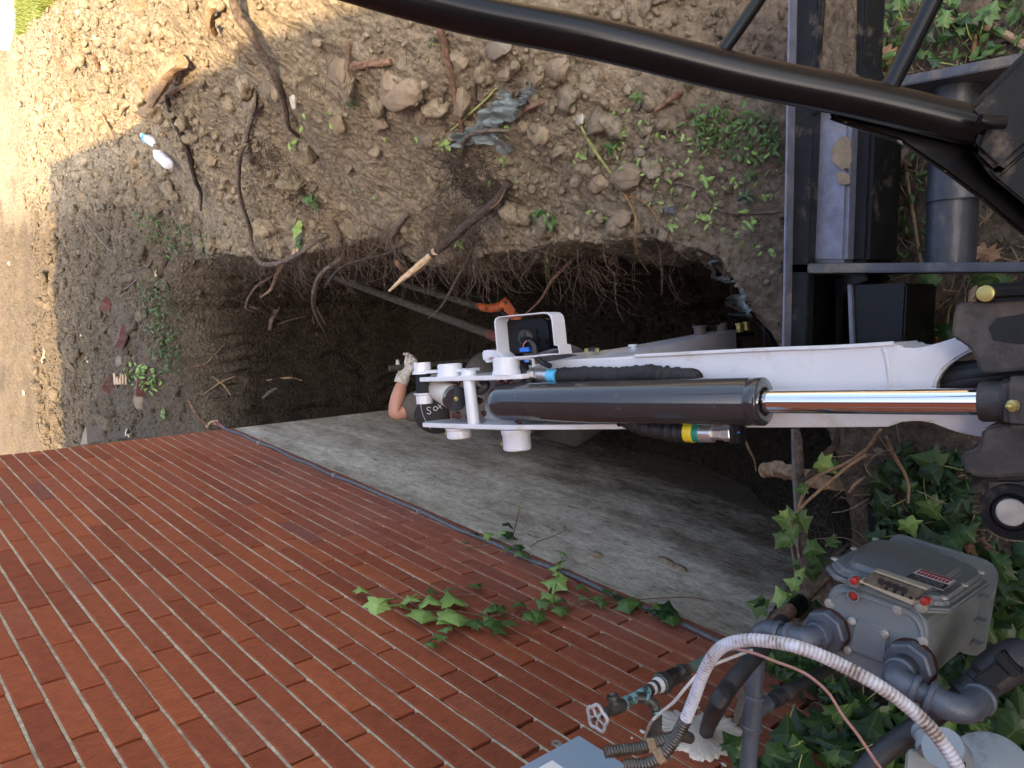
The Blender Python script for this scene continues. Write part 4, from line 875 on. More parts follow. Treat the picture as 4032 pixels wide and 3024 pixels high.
for a, z in ((amin-.008, fz1-.035), (amin-.01, (fz0+fz1)/2), (amax+.006, fz1-.03), (amax+.008, (fz0+fz1)/2), (amax+.006, fz0+.03), (amin-.008, fz0+.03), (ca, fz0+.006)):
    lathe('screw', mf(a, z, .028), e_out, [(0, 0), (0, .0075), (.003, .0065), (.0045, .003), (.0045, 0)], 'pin', gm, 14)
prism('base_flange', [ml(a, b, ZM-.288) for a, b in rrect(amin-.012, amax+.016, bmin-.01, bmax+.03, .03)], (0, 0, -.014), 'meter', gm, .004)
for k in range(3): fbox('rib', ml(amax+.006, bmin+.03+k*.05, ZM-.275), e_side*.008, e_out*.002, up*.014, 'meter', gm, .001)
# dial window: clear box on the edge between top and front
def md(x, y, Z): return atZ(x, y, Z)
DW0, DW1, DW2, DW3 = (3395, 2282), (3450, 2252), (3645, 2322), (3585, 2362)
zt = ZM+.026
wn = prism('dial_window', [md(*p, zt) for p in [(3385, 2292), (3442, 2250), (3652, 2322), (3598, 2368)]], (0, 0, -.024), 'dial', gm, .003, 2)
prism('window_edge', [md(*p, zt-.0) for p in [(3374, 2290), (3384, 2284), (3604, 2362), (3594, 2386)]], (0, 0, -.030), 'clear', gm, .002, 2)
prism('window_frame', [md(*p, zt+.0015) for p in [(3438, 2250), (3444, 2247), (3656, 2320), (3648, 2325)]], (0, 0, -.02), 'clear', gm, .001)
for k in range(4):
    p = md(3470+k*30, 2290+k*11, zt+.001); lathe('dial', p, (0, 0, 1), [(0, 0), (0, .0065), (.0006, .0065), (.0006, 0)], 'label_black', wn, 16)
    lathe('dial', md(3490+k*32, 2318+k*12, zt+.001), (0, 0, 1), [(0, 0), (0, .003), (.0006, .003), (.0006, 0)], 'black_dusty', wn, 8)
for x, y in ((3373, 2282), (3650, 2362)):
    lathe('seal_housing', md(x, y, zt-.022), (0, 0, 1), [(0, 0), (0, .0125), (.010, .0125), (.012, .011), (.012, 0)], 'meter', gm, 20)
    lathe('red_seal', md(x, y, zt-.010), (0, 0, 1), [(0, 0), (0, .0072), (.014, .0068), (.015, .005), (.015, 0)], 'red', gm, 20)
screw(3622, 2388, zt-.005, .008)
# maker's plate on the front cover
n_out = e_out; 
def onF(x, y, b=.0425):
    d = ray(x, y); O = ml(0, bmax+b, 0); t = ((O-CAMP)@n_out)/(d@n_out); return CAMP+d*t
pl = [(3561, 2272), (3622, 2237), (3771, 2285), (3716, 2324)]
PL = [onF(*p) for p in pl]
prism('label_frame', [PL[0], PL[1], PL[2], PL[3]], -n_out*.002, 'steel', gm, .0006)
def lp(s, t, o=.0006): return (PL[0]*(1-s)+PL[3]*s)*(1-t)+(PL[1]*(1-s)+PL[2]*s)*t+n_out*o
def lrect(n_, s0, s1, t0, t1, m, o=.0006): prism(n_, [lp(s0, t0, o), lp(s1, t0, o), lp(s1, t1, o), lp(s0, t1, o)], -n_out*.0004, m, gm)
lrect('label', .04, .96, .06, .46, 'label_black'); lrect('label', .04, .96, .46, .94, 'label_white'); lrect('label_band', .08, .92, .78, .90, 'label_red', .0012)
# lettering on the plate is too small to read: a bold red maker's line with white and black rules of type
for k in range(9): lrect('label_print', .10+k*.092, .10+k*.092+.062, .52, .72, 'label_red', .0012)
for r_ in range(4):
    for k in range(12): lrect('label_print', .10+k*.068, .10+k*.068+(.03 if (k*7+r_) % 3 else .05), .12+r_*.085, .155+r_*.085, 'steel', .0012)
# ------------------------------------------------------------------ gas piping
gp = thing('gas_piping', 'painted grey iron gas pipes with elbows between the brick wall and the meter', 'pipes', (.3, .75, .5))
def hexnut(P, ax, r, h, m, parent, k=8): return lathe('union_nut', P, ax, [(0, 0), (0, r*.9), (h*.12, r), (h*.88, r), (h, r*.9), (h, 0)], m, parent, k, 20)
def elbow(name, P, r, m, parent, n=8):      # fitting along points with bead rings at both ends
    Q = catmull(P, n); o = tube(name, P, r, m, parent, 24, n)
    for A, Bq in ((Q[0], Q[1]), (Q[-1], Q[-2])):
        t = (Bq-A)/np.linalg.norm(Bq-A); lathe('bead', A-t*.001, t, [(0, 0), (0, r*1.1), (.002, r*1.2), (.009, r*1.2), (.011, r*1.08), (.011, 0)], m, o, 24)
    return o
# inlet: nut on the meter, elbow, nipple, elbow, pipe back to the wall
N1 = mz(3262, 2478, ZM+.003)
hexnut(N1, up, .042, .026, 'pipe', gp); lathe('rust_ring', N1+up*-.001, up, [(0, .03), (0, .0435), (.003, .0435), (.003, .03)], 'grease', gp)
lathe('nipple', N1+up*.02, up, [(0, .024), (.02, .024), (.03, .0215), (.03, 0)], 'pipe', gp)
E2 = N1+up*.078
E1 = atZ(2990, 2474, E2[2]+.0)
ydir = (E1-E2)/np.linalg.norm(E1-E2)
elbow('pipe_elbow', [N1+up*.040, N1+up*.062+ydir*.004, N1+up*.076+ydir*.018, N1+up*.078+ydir*.045], .0215, 'pipe', gp)
xdir = np.array([-1., 0, 0])
cyl('nipple', E2+ydir*.04, E1-ydir*.03, .0165, 'pipe', gp)
elbow('pipe_elbow', [E1-ydir*.046, E1-ydir*.018, E1-ydir*.003+xdir*.016, E1+xdir*.048], .0205, 'pipe', gp)
cyl('pipe', E1+xdir*.04, np.array([-.01, E1[1], E1[2]]), .0168, 'pipe', gp)
cyl('floor_flange', np.array([.001, E1[1], E1[2]]), np.array([.012, E1[1], E1[2]]), .035, 'pipe', gp, bev=.002)
tx = atX(2960, 2780, 0); 
def online(py):     # x on the riser that shows at this row
    best = min(np.linspace(0, .5, 251), key=lambda x: abs(proj((x, E1[1], E1[2]))[1]-py)); return np.array([best, E1[1], E1[2]])
Tc = online(2790)
lathe('tee', online(2735), xdir, [(0, 0), (0, .0195), (.002, .0215), (.010, .0215), (.012, .0195), (.065, .0195), (.067, .0215), (.075, .0215), (.077, .019), (.077, 0)], 'pipe', gp, 28)
Tm = online(2735)+xdir*.038
tdir = np.array([.0, -.05, -1.]); tdir /= np.linalg.norm(tdir)
cyl('tee_branch', Tm, Tm+tdir*.055, .0165, 'pipe', gp, bev=.002); cyl('branch_pipe', Tm+tdir*.05, Tm+tdir*.36, .0125, 'pipe_dark', gp)
for t in (.075, .11): lathe('coupling', Tm+tdir*t, tdir, [(0, 0), (0, .016), (.003, .0175), (.020, .0175), (.022, .0155), (.022, 0)], 'pipe_dark', gp, 20)
# outlet: nut, elbow, nipple, big elbow dropping to the regulator
N2 = mz(3592, 2608, ZM+.003)
hexnut(N2, up, .043, .028, 'pipe', gp); lathe('rust_ring', N2+up*-.001, up, [(0, .03), (0, .0445), (.003, .0445), (.003, .03)], 'grease', gp)
lathe('nipple', N2+up*.02, up, [(0, .0245), (.03, .024), (.04, .0215), (.04, 0)], 'pipe_dark', gp)
F1 = N2+up*.092
dd_ = atZ(3650, 2740, F1[2]-.01)-F1; dd_ /= np.linalg.norm(dd_)
elbow('pipe_elbow', [N2+up*.052, N2+up*.078+dd_*.003, N2+up*.090+dd_*.016, N2+up*.092+dd_*.044], .0225, 'pipe', gp)
cyl('nipple', F1+dd_*.04, F1+dd_*.075, .0175, 'pipe', gp)
F2 = F1+dd_*.105
elbow('pipe_elbow', [F2-dd_*.045, F2-dd_*.012, F2+dd_*.010-up*.020, F2+dd_*.012-up*.07], .0235, 'pipe', gp)
cyl('drop_pipe', F2+dd_*.012-up*.06, F2+dd_*.012-up*.16, .0165, 'pipe_dark', gp)
# ------------------------------------------------------------------ regulator with its disc, and the black pipe and valve at the edge
rg_ = thing('gas_regulator', 'pale grey gas regulator with round diaphragm housing under the drop pipe', 'regulator', (.3, .35, .3))
Rc = atD(3770, 2990, 1.22)
lathe('regulator_body', Rc, np.array([.55, .1, .75])/.94, [(0, 0), (0, .022), (.01, .026), (.05, .026), (.055, .030), (.065, .030), (.068, .0)], 'regulator', rg_, 32)
dax = np.array([.62, -.15, .75]); dax /= np.linalg.norm(dax)
lathe('diaphragm_disc', atD(3900, 3050, 1.25), dax, [(0, 0), (0, .058), (.004, .062), (.012, .062), (.016, .058), (.022, .034), (.030, .022), (.034, 0)], 'regulator', rg_, 48)
prism('regulator_body', [atD(x, y, 1.26) for x, y in [(3568, 2958), (3580, 2945), (3640, 2952), (3680, 2985), (3700, 3060), (3560, 3060)]], ray(3600, 2990)*.03, 'regulator', rg_, .005, 3)
Q0, Q1 = atD(3640, 2870, 1.27), atD(3668, 2965, 1.23)
lathe('inlet_collar', Q0, (Q1-Q0)/np.linalg.norm(Q1-Q0), [(0, 0), (0, .019), (.004, .021), (.012, .021), (.014, .018), (.03, .018), (.032, .021), (.042, .020), (.044, 0)], 'regulator', rg_, 28)
lathe('vent_port', atD(3745, 3012, 1.19), dax, [(0, .013), (0, .020), (.012, .020), (.012, .013), (.004, .013), (.004, 0)], 'black_dusty', rg_, 28)
bv = thing('gas_valve', 'black service pipe with coupling and stop valve at the picture edge', 'valve', (.4, .3, .2))
p0, p1 = atD(3480, 2960, 1.42), atD(3800, 2730, 1.40)
tube('service_pipe', [atD(3380, 3060, 1.43), p0, atD(3640, 2842, 1.41), p1], .0195, 'pipe_dark', bv, 24, 4)
t_ = (p1-p0)/np.linalg.norm(p1-p0)
lathe('coupling', p1-t_*.01, t_, [(0, 0), (0, .024), (.003, .027), (.012, .027), (.014, .025), (.034, .025), (.036, .028), (.046, .028), (.048, .02), (.048, 0)], 'pipe_dark', bv, 32)
lathe('valve_body', p1+t_*.035, t_, [(0, 0), (0, .024), (.01, .034), (.05, .037), (.085, .030), (.10, .022), (.10, 0)], 'pipe_dark', bv, 24)
fbox('valve_stop', p1+t_*.075+up*.035, t_*.028, np.cross(t_, up)*.018, up*.014, 'black_dusty', bv, .004)
fbox('valve_lug', p1+t_*.11+up*.04, t_*.010, np.cross(t_, up)*.026, up*.010, 'black_dusty', bv, .003)
# ================================================================== THINGS ON THE WALL
pt = thing('plaster_patch', 'ragged white plaster patch on the brick round the pipe holes', 'plaster patch', (.004, .85, .5))
g = np.random.RandomState(8); pc = [(2607, 2800), (2660, 2790), (2700, 2815), (2752, 2808), (2790, 2790), (2850, 2812), (2905, 2845), (2935, 2900), (2920, 2950), (2860, 2972), (2800, 2990), (2740, 2985), (2690, 2950), (2650, 2940), (2640, 2900), (2616, 2870), (2602, 2840)]
P3 = [atX(*p, .0035) for p in pc]; cc = np.mean(P3, 0); dense = []
for i in range(len(P3)):
    for t in np.linspace(0, 1, 7, endpoint=False):
        q = P3[i]*(1-t)+P3[(i+1) % len(P3)]*t; dense.append(cc+(q-cc)*(1+g.uniform(-.09, .11)))
V = [cc+np.array([.006, 0, 0])]; n_ = len(dense)
for f_, x_ in ((.45, .0065), (.8, .0045), (.98, .0028), (1., -.002)):
    for q in dense: V.append(np.array([x_+g.uniform(-.0012, .0012)*(f_ < 1), cc[1]+(q[1]-cc[1])*f_, cc[2]+(q[2]-cc[2])*f_]))
F = [[0, 1+i, 1+(i+1) % n_] for i in range(n_)]
for r_ in range(3):
    for i in range(n_): F.append([1+r_*n_+i, 1+(r_+1)*n_+i, 1+(r_+1)*n_+(i+1) % n_, 1+r_*n_+(i+1) % n_])
mesh_obj('plaster', V, F, 'plaster', pt, True)
for x, y, s_ in ((2612, 2829, 1.2), (2595, 2826, .8), (2665, 2830, 1.3), (2668, 2812, .8), (2530, 2880, 1.1), (2745, 2785, 1.0), (2488, 2905, .4), (2850, 3010, 1)):
    V0, F0 = ICO[2]; mesh_obj('plaster_splash', V0*np.array([.003, .008*s_, .005*s_])*(1+.3*g.randn(len(V0), 1)*.4)+atX(x, y, .002), F0, 'plaster', pt, True)
# electrical box
XB = .125
b0 = atX(2281, 2892, XB); b1 = atX(2460, 3008, XB)
yn, yf, zb = b1[1], b0[1], (b0[2]+b1[2])/2
eb = thing('electrical_box', 'flat grey electrical box mounted on the brick with a padlock tab', 'junction box', (0, (yn+yf)/2, zb))
prism('box', [(XB-.004, yn+.002, zb+.001), (.001, yn+.002, zb+.001), (.001, yf-.002, zb+.001), (XB-.004, yf-.002, zb+.001)], (0, 0, .40), 'elbox', eb, .003, 2)
prism('lid', [(XB, yn, zb), (XB-.016, yn, zb), (XB-.016, yf, zb), (XB, yf, zb)], (0, 0, .41), 'elbox', eb, .0025, 3)
hp = atX(2246, 2893, XB-.004)
hv, hf = [], []
for k in range(20):
    t = TAU*k/20
    for r_, x_ in ((.0105, 0), (.0052, 0), (.0052, .0025), (.0105, .0025)): hv.append((XB-.004+x_*1.0-.0-.0+.0, yf+.012+r_*math.cos(t)*1.0, zb+.055+r_*math.sin(t)))
for k in range(20):
    j = (k+1) % 20
    for r_ in range(4): hf.append([k*4+r_, j*4+r_, j*4+(r_+1) % 4, k*4+(r_+1) % 4])
mesh_obj('padlock_tab', hv, hf, 'steel', eb); fbox('tab_root', (XB-.003, yf+.003, zb+.055), (.00125, 0, 0), (0, .006, 0), (0, 0, .009), 'steel', eb, .0005)
sp_ = atX(2186, 3016, XB); prism('sticker', [(XB+.0008, sp_[1]-.016, sp_[2]-.008), (XB+.0008, sp_[1]+.016, sp_[2]-.008), (XB+.0008, sp_[1]+.016, sp_[2]+.03), (XB+.0008, sp_[1]-.016, sp_[2]+.03)], (-.0005, 0, 0), 'label_white', eb)
# conduits
def ribbed(name, P, r, pitch, m, parent, rust=None, amp=.07, sides=14):
    Q = catmull(P, 24); L = np.concatenate([[0], np.cumsum(np.linalg.norm(np.diff(Q, axis=0), axis=1))]); n_ = int(L[-1]/(pitch/4)); s_ = np.linspace(0, L[-1], n_)
    Q = np.stack([np.interp(s_, L, Q[:, k]) for k in range(3)], 1); ph = np.sin(s_/pitch*TAU); V, F = tube_arr(Q, r*(1+amp*ph), sides)
    at = {'rib': np.repeat(ph*.5, sides), 'rust': np.repeat(np.interp(s_/L[-1], *(rust or ([0, 1], [0, 0]))), sides)}
    if name == 'sheath':     # rust streaks sit on the upper side of the bend
        V = np.array(V); top = ((V-np.repeat(Q, sides, 0))@np.array([.55, .2, .8]))/r; at['rust'] = at['rust']+np.clip(top, -1, 1)*.10
    return mesh_obj(name, V, F, m, parent, True, at)
zc1 = zb-.0
fc = thing('flexible_conduit', 'white flexible conduit arching from the grey box over the meter', 'conduit', (.15, .6, .6))
cpts2 = [(2462, 3012, 1.300), (2549, 3006, 1.29), (2610, 2971, 1.285), (2659, 2905, 1.28), (2700, 2833, 1.27), (2732, 2752, 1.26), (2768, 2654, 1.24), (2811, 2578, 1.22), (2860, 2538, 1.20), (2947, 2520, 1.17), (3046, 2528, 1.15), (3132, 2545, 1.13), (3225, 2578, 1.12), (3317, 2621, 1.11), (3441, 2688, 1.09), (3564, 2774, 1.08), (3663, 2866, 1.07), (3737, 2963, 1.06), (3790, 3060, 1.05)]
C2 = [atD(*p) for p in cpts2]
ribbed('sheath', C2[4:], .0096, .006, 'flex', fc, ([0, .3, .5, 1], [-.05, -.02, .05, .12]), .035, 16)
ribbed('bare_conduit', C2[:5], .0098, .0055, 'bronze', fc, None, .12)
def clampring(P, t, r, m, parent): lathe('clamp', P-t*.007, t, [(0, r*.9), (0, r*1.12), (.003, r*1.18), (.011, r*1.18), (.014, r*1.12), (.014, r*.9)], m, parent, 24)
t_ = (C2[2]-C2[1])/np.linalg.norm(C2[2]-C2[1]); clampring(C2[2]-t_*.004, t_, .0105, 'bark_tan', fc)
fc2 = thing('dark_conduit', 'dark ribbed conduit from the grey box into the plastered hole', 'conduit', (.08, .85, .6))
c1 = [(2382, 2962, 1.36), (2440, 2954, 1.365), (2500, 2948, 1.37), (2561, 2935, 1.375), (2620, 2910, 1.385), (2680, 2897, 1.40), (2715, 2905, 1.43)]
C1 = [atD(*p) for p in c1]; ribbed('conduit', C1, .0098, .0055, 'bronze', fc2, None, .11)
t_ = (C1[3]-C1[2])/np.linalg.norm(C1[3]-C1[2]); clampring(C1[3], t_, .0105, 'bark_tan', fc2)
# water pipe with check valve, drain tee and handwheel
XV = .10
wv = thing('hose_valve', 'weathered bronze stop valve with pale handwheel on a vertical green copper pipe', 'valve', (XV, .9, .75))
def va(x, y, X=XV): return atX(x, y, X)
vz = np.array([0, 0, 1.])
A_ = va(2509, 2742)
yv = A_[1]
def vp(px):        # point on the vertical axis of the valve that shows at this column
    z = min(np.linspace(-.2, 1.3, 1501), key=lambda z: abs(proj((XV, yv, z))[0]-px)); return np.array([XV, yv, z])
def vl(px0, px1, prof, m, name, k=28):
    a, b = vp(px0), vp(px1); L = np.linalg.norm(b-a); return lathe(name, a, (b-a)/L, [(h*L, r) for h, r in prof], m, wv, k)
vl(2830, 2700, [(0, 0), (0, .0120), (1, .0120), (1, 0)], 'copper_green', 'copper_pipe')
cyl('copper_pipe', vp(2830), np.array([XV, yv, -.02]), .0120, 'copper_green', wv)
vl(2712, 2690, [(0, 0), (0, .013), (.2, .015), (1, .0155), (1, 0)], 'bark', 'thread')
vl(2692, 2676, [(0, 0), (0, .0195), (.1, .0215), (.9, .0215), (1, .0195), (1, 0)], 'bronze', 'union_nut', 8)
vl(2676, 2618, [(0, 0), (0, .0195), (.6, .0205), (1, .0215), (1, 0)], 'bronze', 'check_valve')
vl(2620, 2596, [(0, 0), (0, .025), (.1, .027), (.9, .027), (1, .024), (1, 0)], 'bronze', 'hex_body', 8)
P_ = vp(2640)+np.array([.0205, -.003, 0]); fbox('name_plate', P_, (.0012, 0, 0), (0, .010, 0), (0, 0, .016), 'label_black', wv, .0005)
vl(2597, 2583, [(0, 0), (0, .0185), (.3, .020), (1, .017), (1, 0)], 'ptfe', 'thread_tape'); vl(2583, 2572, [(0, 0), (0, .0155), (.5, .017), (1, .0155), (1, 0)], 'bronze', 'thread'); vl(2572, 2562, [(0, 0), (0, .0145), (.5, .0155), (1, .0145), (1, 0)], 'ptfe', 'thread_tape'); vl(2562, 2548, [(0, 0), (0, .0135), (.5, .0145), (1, .0135), (1, 0)], 'bark_dark', 'thread')
vl(2550, 2450, [(0, 0), (0, .0125), (.1, .0132), (.35, .0125), (.7, .0125), (.8, .014), (.95, .014), (1, .010), (1, 0)], 'verdigris', 'tee')
el = [vp(2500), vp(2500)+np.array([-.012, -.024, .0]), vp(2503)+np.array([-.022, -.050, -.0]), vp(2508)+np.array([-.045, -.066, -.004]), vp(2510)+np.array([-.075, -.070, -.004]), vp(2510)+np.array([-.104, -.070, -.004])]
E0 = va(2575, 2770, .085); E9 = atX(2582, 2905, 0)
el = [vp(2500), va(2535, 2748, .098), va(2568, 2766, .088), va(2585, 2800, .068), va(2588, 2850, .035), E9+np.array([-.004, 0, 0])]
tube('drain_elbow', el, [.0125, .0122, .0122, .0115, .0115, .012], 'bronze', wv, 20, 7)
for i_ in (1, 3): 
    Qe = catmull(el, 7); k = [0, 8, 0, 20][i_]; t_ = Qe[k+1]-Qe[k]; t_ /= np.linalg.norm(t_); lathe('bead', Qe[k], t_, [(0, 0), (0, .013), (.002, .0142), (.006, .0142), (.008, .013), (.008, 0)], 'verdigris', wv, 20)
ring('wall_grommet', (.001, E9[1], E9[2]), (1, 0, 0), .020, .010, .005, 'bark_dark', wv)
vl(2458, 2400, [(0, 0), (0, .012), (.25, .016), (.55, .0165), (.8, .013), (1, .011), (1, 0)], 'bronze', 'stop_valve', 24)
po = vp(2425); pd = np.array([.93, .33, .15]); pd /= np.linalg.norm(pd)
lathe('outlet', po, pd, [(0, 0), (.0, .012), (.018, .0125), (.020, .0145), (.030, .0145), (.031, .0115), (.026, .009), (.024, 0)], 'bronze', wv, 28)
vl(2402, 2362, [(0, 0), (0, .010), (.2, .013), (.5, .013), (.55, .0085), (1, .006), (1, 0)], 'bronze', 'packing_nut', 12)
# handwheel: scalloped rim with five spokes
wc = vp(2352); wN = vz; e1_, e2_ = np.array([1., 0, 0]), np.array([0, 1., 0]); V = []; 
rimP = [wc+(e1_*math.cos(t)+e2_*math.sin(t))*(.0275+.0028*math.cos(5*t)) for t in np.linspace(0, TAU, 61)]
Vr, Fr = tube_arr(np.array(rimP), .0044, 8, False); wh = mesh_obj('handwheel', Vr, Fr, 'wheel', wv, True)
for k in range(5): t = TAU*(k+.5)/5; tube('spoke', [wc+vz*.002, wc+(e1_*math.cos(t)+e2_*math.sin(t))*.0265], .0028, 'wheel', wh, 6, 2)
lathe('hub', wc-vz*.004, vz, [(0, 0), (0, .0075), (.010, .007), (.010, 0)], 'wheel', wh, 14); lathe('wheel_screw', wc+vz*.006, vz, [(0, 0), (0, .0045), (.004, .0045), (.004, 0)], 'bark_dark', wh, 10)
# wires
ww_ = thing('white_wire', 'thin off white wire looping from the wall behind the bronze valve', 'wire', (.05, .8, .6))
tube('wire', [atX(2537, 2906, .0), atD(2562, 2848, 1.43), atD(2602, 2806, 1.40), atD(2651, 2766, 1.38), atD(2700, 2708, 1.36), atD(2753, 2650, 1.36), atD(2800, 2622, 1.37), atD(2880, 2590, 1.4), atD(2960, 2560, 1.45)], .0028, 'wire_white', ww_, 8, 6)
wp = thing('pink_wire', 'thin pinkish wire hanging in a curve below the white conduit', 'wire', (.3, .6, .6))
tube('wire', [atD(2885, 2560, 1.30), atD(2904, 2557, 1.26), atD(2975, 2574, 1.24), atD(3046, 2602, 1.22), atD(3163, 2648, 1.2), atD(3256, 2722, 1.18), atD(3317, 2815, 1.17), atD(3379, 2895, 1.16), atD(3441, 2988, 1.15), atD(3500, 3070, 1.15)], .0024, 'wire_pink', wp, 8, 6)
# insulated black line from the hole, and the brown rod beside it
ri = thing('insulated_pipe', 'black foam covered pipe bending out of the plastered hole', 'pipe', (.05, .7, .5))
ip = [atX(2775, 2925, -.01), atX(2785, 2870, .035), atD(2822, 2782, 1.46), atD(2872, 2702, 1.47), atD(2935, 2625, 1.50), atD(3010, 2540, 1.56), atD(3080, 2445, 1.64)]
tube('insulation', ip, [.0165, .017, .0175, .017, .0165, .0165, .016], 'rubber', ri, 24, 8, jit=.02)
rd = thing('brown_rod', 'brown rod with black sleeve and tip leaning beside the meter into the soil', 'rod', (.5, .85, .1))
r0, r1, r2, r3 = atD(3050, 2455, 1.66), atD(3120, 2395, 1.70), atD(3160, 2360, 1.72), atD(3330, 2208, 1.90)
cyl('sleeve', r0, r1, .0150, 'bark_red', rd, 24); cyl('black_cap', r1-(r1-r0)*.1, r1+(r1-r0)*.55, .0162, 'black', rd, 24, bev=.001)
q0 = atD(3105, 2440, 1.69)
cyl('rod', q0, r3+(q0-r3)*.16, .0062, 'bark_red', rd, 16); cyl('rod_tip', r3+(q0-r3)*.17, r3, .0072, 'black', rd, 16, .006); cyl('collar', q0+(r3-q0)*.10, q0+(r3-q0)*.22, .0135, 'black', rd, 20, bev=.002)
sb = thing('strap_scrap', 'torn dark metal strap hanging behind the upright gas pipe', 'strap', (.2, .75, .5))
prism('strap', [atD(x, y, 1.47) for x, y in [(2905, 2700), (2922, 2690), (2938, 2740), (2925, 2800), (2905, 2850), (2886, 2848), (2890, 2800), (2905, 2750)]], ray(2900, 2800)*.004, 'pipe_dark', sb, .001)
# ================================================================== STICKS AND ROOTS
def stick(px, r, m, label, lift=.008, zs=None, dep=None, twigs=(), kind='stick', jit=.12, cat=None, n=5):
    P = []
    for i, (x, y) in enumerate(px):
        if dep is not None: P.append(atD(x, y, dep[i]))
        elif zs is not None and zs[i] is not None: P.append(atZ(x, y, zs[i]))
        else: P.append(onG(x, y, lift if np.ndim(lift) == 0 else lift[i]))
    P = np.array(P)
    # keep neighbouring points at similar range so sticks do not dive into pits
    if dep is None and zs is None and len(P) > 2:
        D = np.array([np.linalg.norm(p-CAMP) for p in P]); Dm = D.copy()
        st_ = [2.0*math.hypot(px[i+1][0]-px[i][0], px[i+1][1]-px[i][1])*D[i]/FPX*.8 for i in range(len(px)-1)]
        for i in range(1, len(D)): Dm[i] = min(Dm[i], Dm[i-1]+st_[i-1])
        for i in range(len(D)-2, -1, -1): Dm[i] = min(Dm[i], Dm[i+1]+st_[i])
        P = CAMP+(P-CAMP)*(Dm/D)[:, None]
    t = thing(kind, label, cat or kind, P[len(P)//2])
    tube('stem', P, r, m, t, 8, n, jit=jit)
    for (q, rr) in twigs:
        Q = [onG(x, y, .012) if dep is None else atD(x, y, dep[0]) for x, y in q]; tube('twig', Q, [rr, rr*.45], m, t, 6, 4, jit=.1)
    return t
def z8(L, s=.633, ox=0, oy=0): return [(x*s+ox, y*s+oy) for x, y in L]
stick([(980, -40), (991, 0), (1019, 76), (1070, 152), (1098, 240), (1114, 329), (1133, 430), (1146, 500), (1180, 538)], [.018, .015, .013, .011, .007], 'bark', 'long bent root running from the top edge down to a split pale end', [.06, .06, .07, .07, .05, .02, .01, .01, .005])
stick([(608, 418), (671, 354), (728, 285), (772, 250)], [.016, .030, .034, .030], 'bark_tan', 'thick forked log in the sun beside the shadow edge', [.02, .05, .06, .06], twigs=[([(633, 398), (696, 358), (791, 312)], .018)])
stick([(525, 177), (570, 240), (620, 291), (658, 335)], [.010, .014, .012], 'bark_tan', 'straight pale branch pointing at the forked log', .012)
stick([(570, 152), (614, 202), (665, 266)], [.018, .014, .006], 'bark_tan', 'short thick branch half buried above the straight pale branch', .008)
stick([(677, 380), (703, 456), (741, 538), (766, 608), (785, 715), (801, 760), (798, 829)], [.012, .015, .014, .012, .006], 'bark_dark', 'dark snaking branch right of the two plastic bottles', [.02, .03, .03, .03, .02, .015, .01])
stick([(1044, 411), (1006, 481), (987, 557), (962, 620), (956, 715), (968, 791), (1006, 901), (1035, 974), (1086, 1039), (1151, 1035), (1216, 1003), (1281, 945), (1303, 923)], [.007, .009, .010, .010, .011, .012, .012, .010], 'bark', 'long curved root looping out over the trench lip and back up', [.015, .02, .02, .02, .02, .025, .03, .06, .10, .08, .06, .04, .02])
stick([(405, 449), (443, 500), (487, 551)], [.006, .012, .009], 'bark_tan', 'short dark tipped stick left of the bottles in the sun', [.01, .03, .06])
stick([(873, 22), (870, 95), (867, 139)], [.016, .018, .012], 'bark_tan', 'stubby upright root near the top edge in the sun', [.03, .04, .02])
stick([(215, 981), (253, 924), (304, 886), (348, 877)], [.004, .006, .004], 'bark', 'thin curved twig in the shade left of the weeds', .012)
stick([(348, 877), (380, 918), (430, 975), (468, 1000)], [.010, .010, .006], 'bark', 'twig bending down from the thin curved twig', .012)
stick([(481, 456), (494, 424), (525, 408)], [.012, .018, .012], 'bark_tan', 'small hooked root end in the sun', .015)
stick([(380, 221), (399, 266), (430, 291)], [.014, .020, .010], 'bark_red', 'pinkish broken root piece left of the sunny branches', .012)
stick([(1748, 116), (1776, 222), (1804, 368), (1829, 466), (1837, 523)], [.011, .010, .0085, .007], 'bark_red', 'long reddish root hanging down the heap left of the torn tarp', [.015, .015, .015, .02, .015])
stick([(1902, 222), (1886, 312), (1886, 425), (1898, 458)], [.004, .0055, .003], 'bark', 'thin dark twig between the long reddish root and the tarp', .012)
stick([(1398, 267), (1463, 255), (1552, 246)], [.012, .013, .010], 'bark_red', 'short horizontal reddish root beside the tall stone', .012)
stick([(1389, 173), (1389, 255)], .0045, 'bark_red', 'tiny upright twig above the horizontal reddish root', .012)
stick([(1764, 328), (1760, 425), (1768, 523)], [.004, .005, .003], 'bark', 'thin twig beside the foot of the long reddish root', .012)
# broken branch lying over the lip with peeled end
tb_ = thing('broken_branch', 'broken branch with a peeled pale end reaching over the trench', 'branch', onG(1861, 865))
bb = [onG(2008, 718, .03), onG(1943, 800, .05), onG(1861, 865, .08)]
d0 = [float((p-CAMP)@ray(2016, 1512)/1.0) for p in bb]
z_ = [2.62, 2.66, 2.72, 2.80, 2.88, 2.98]
dd = [np.linalg.norm(b_-CAMP)/np.linalg.norm(ray(*q)) for b_, q in zip(bb, [(2008, 718), (1943, 800), (1861, 865)])]
dl = np.polyfit([0, 1, 2], dd, 1); seq = [(2008, 718), (1943, 800), (1861, 865), (1780, 938), (1699, 1003), (1601, 1085), (1532, 1146)]
ds = [min(dd)-.02+.05*i for i in range(7)]
tube('stem', [atD(*q, d) for q, d in zip(seq[:5], ds)], [.013, .015, .016, .015, .014], 'bark_dark', tb_, 10, 5, jit=.08)
tube('peeled_end', [atD(*q, d) for q, d in zip([(1715, 990)]+seq[4:], [ds[4]-.02]+ds[4:])], [.0135, .013, .011, .004], 'peeled', tb_, 8, 5, jit=.15)
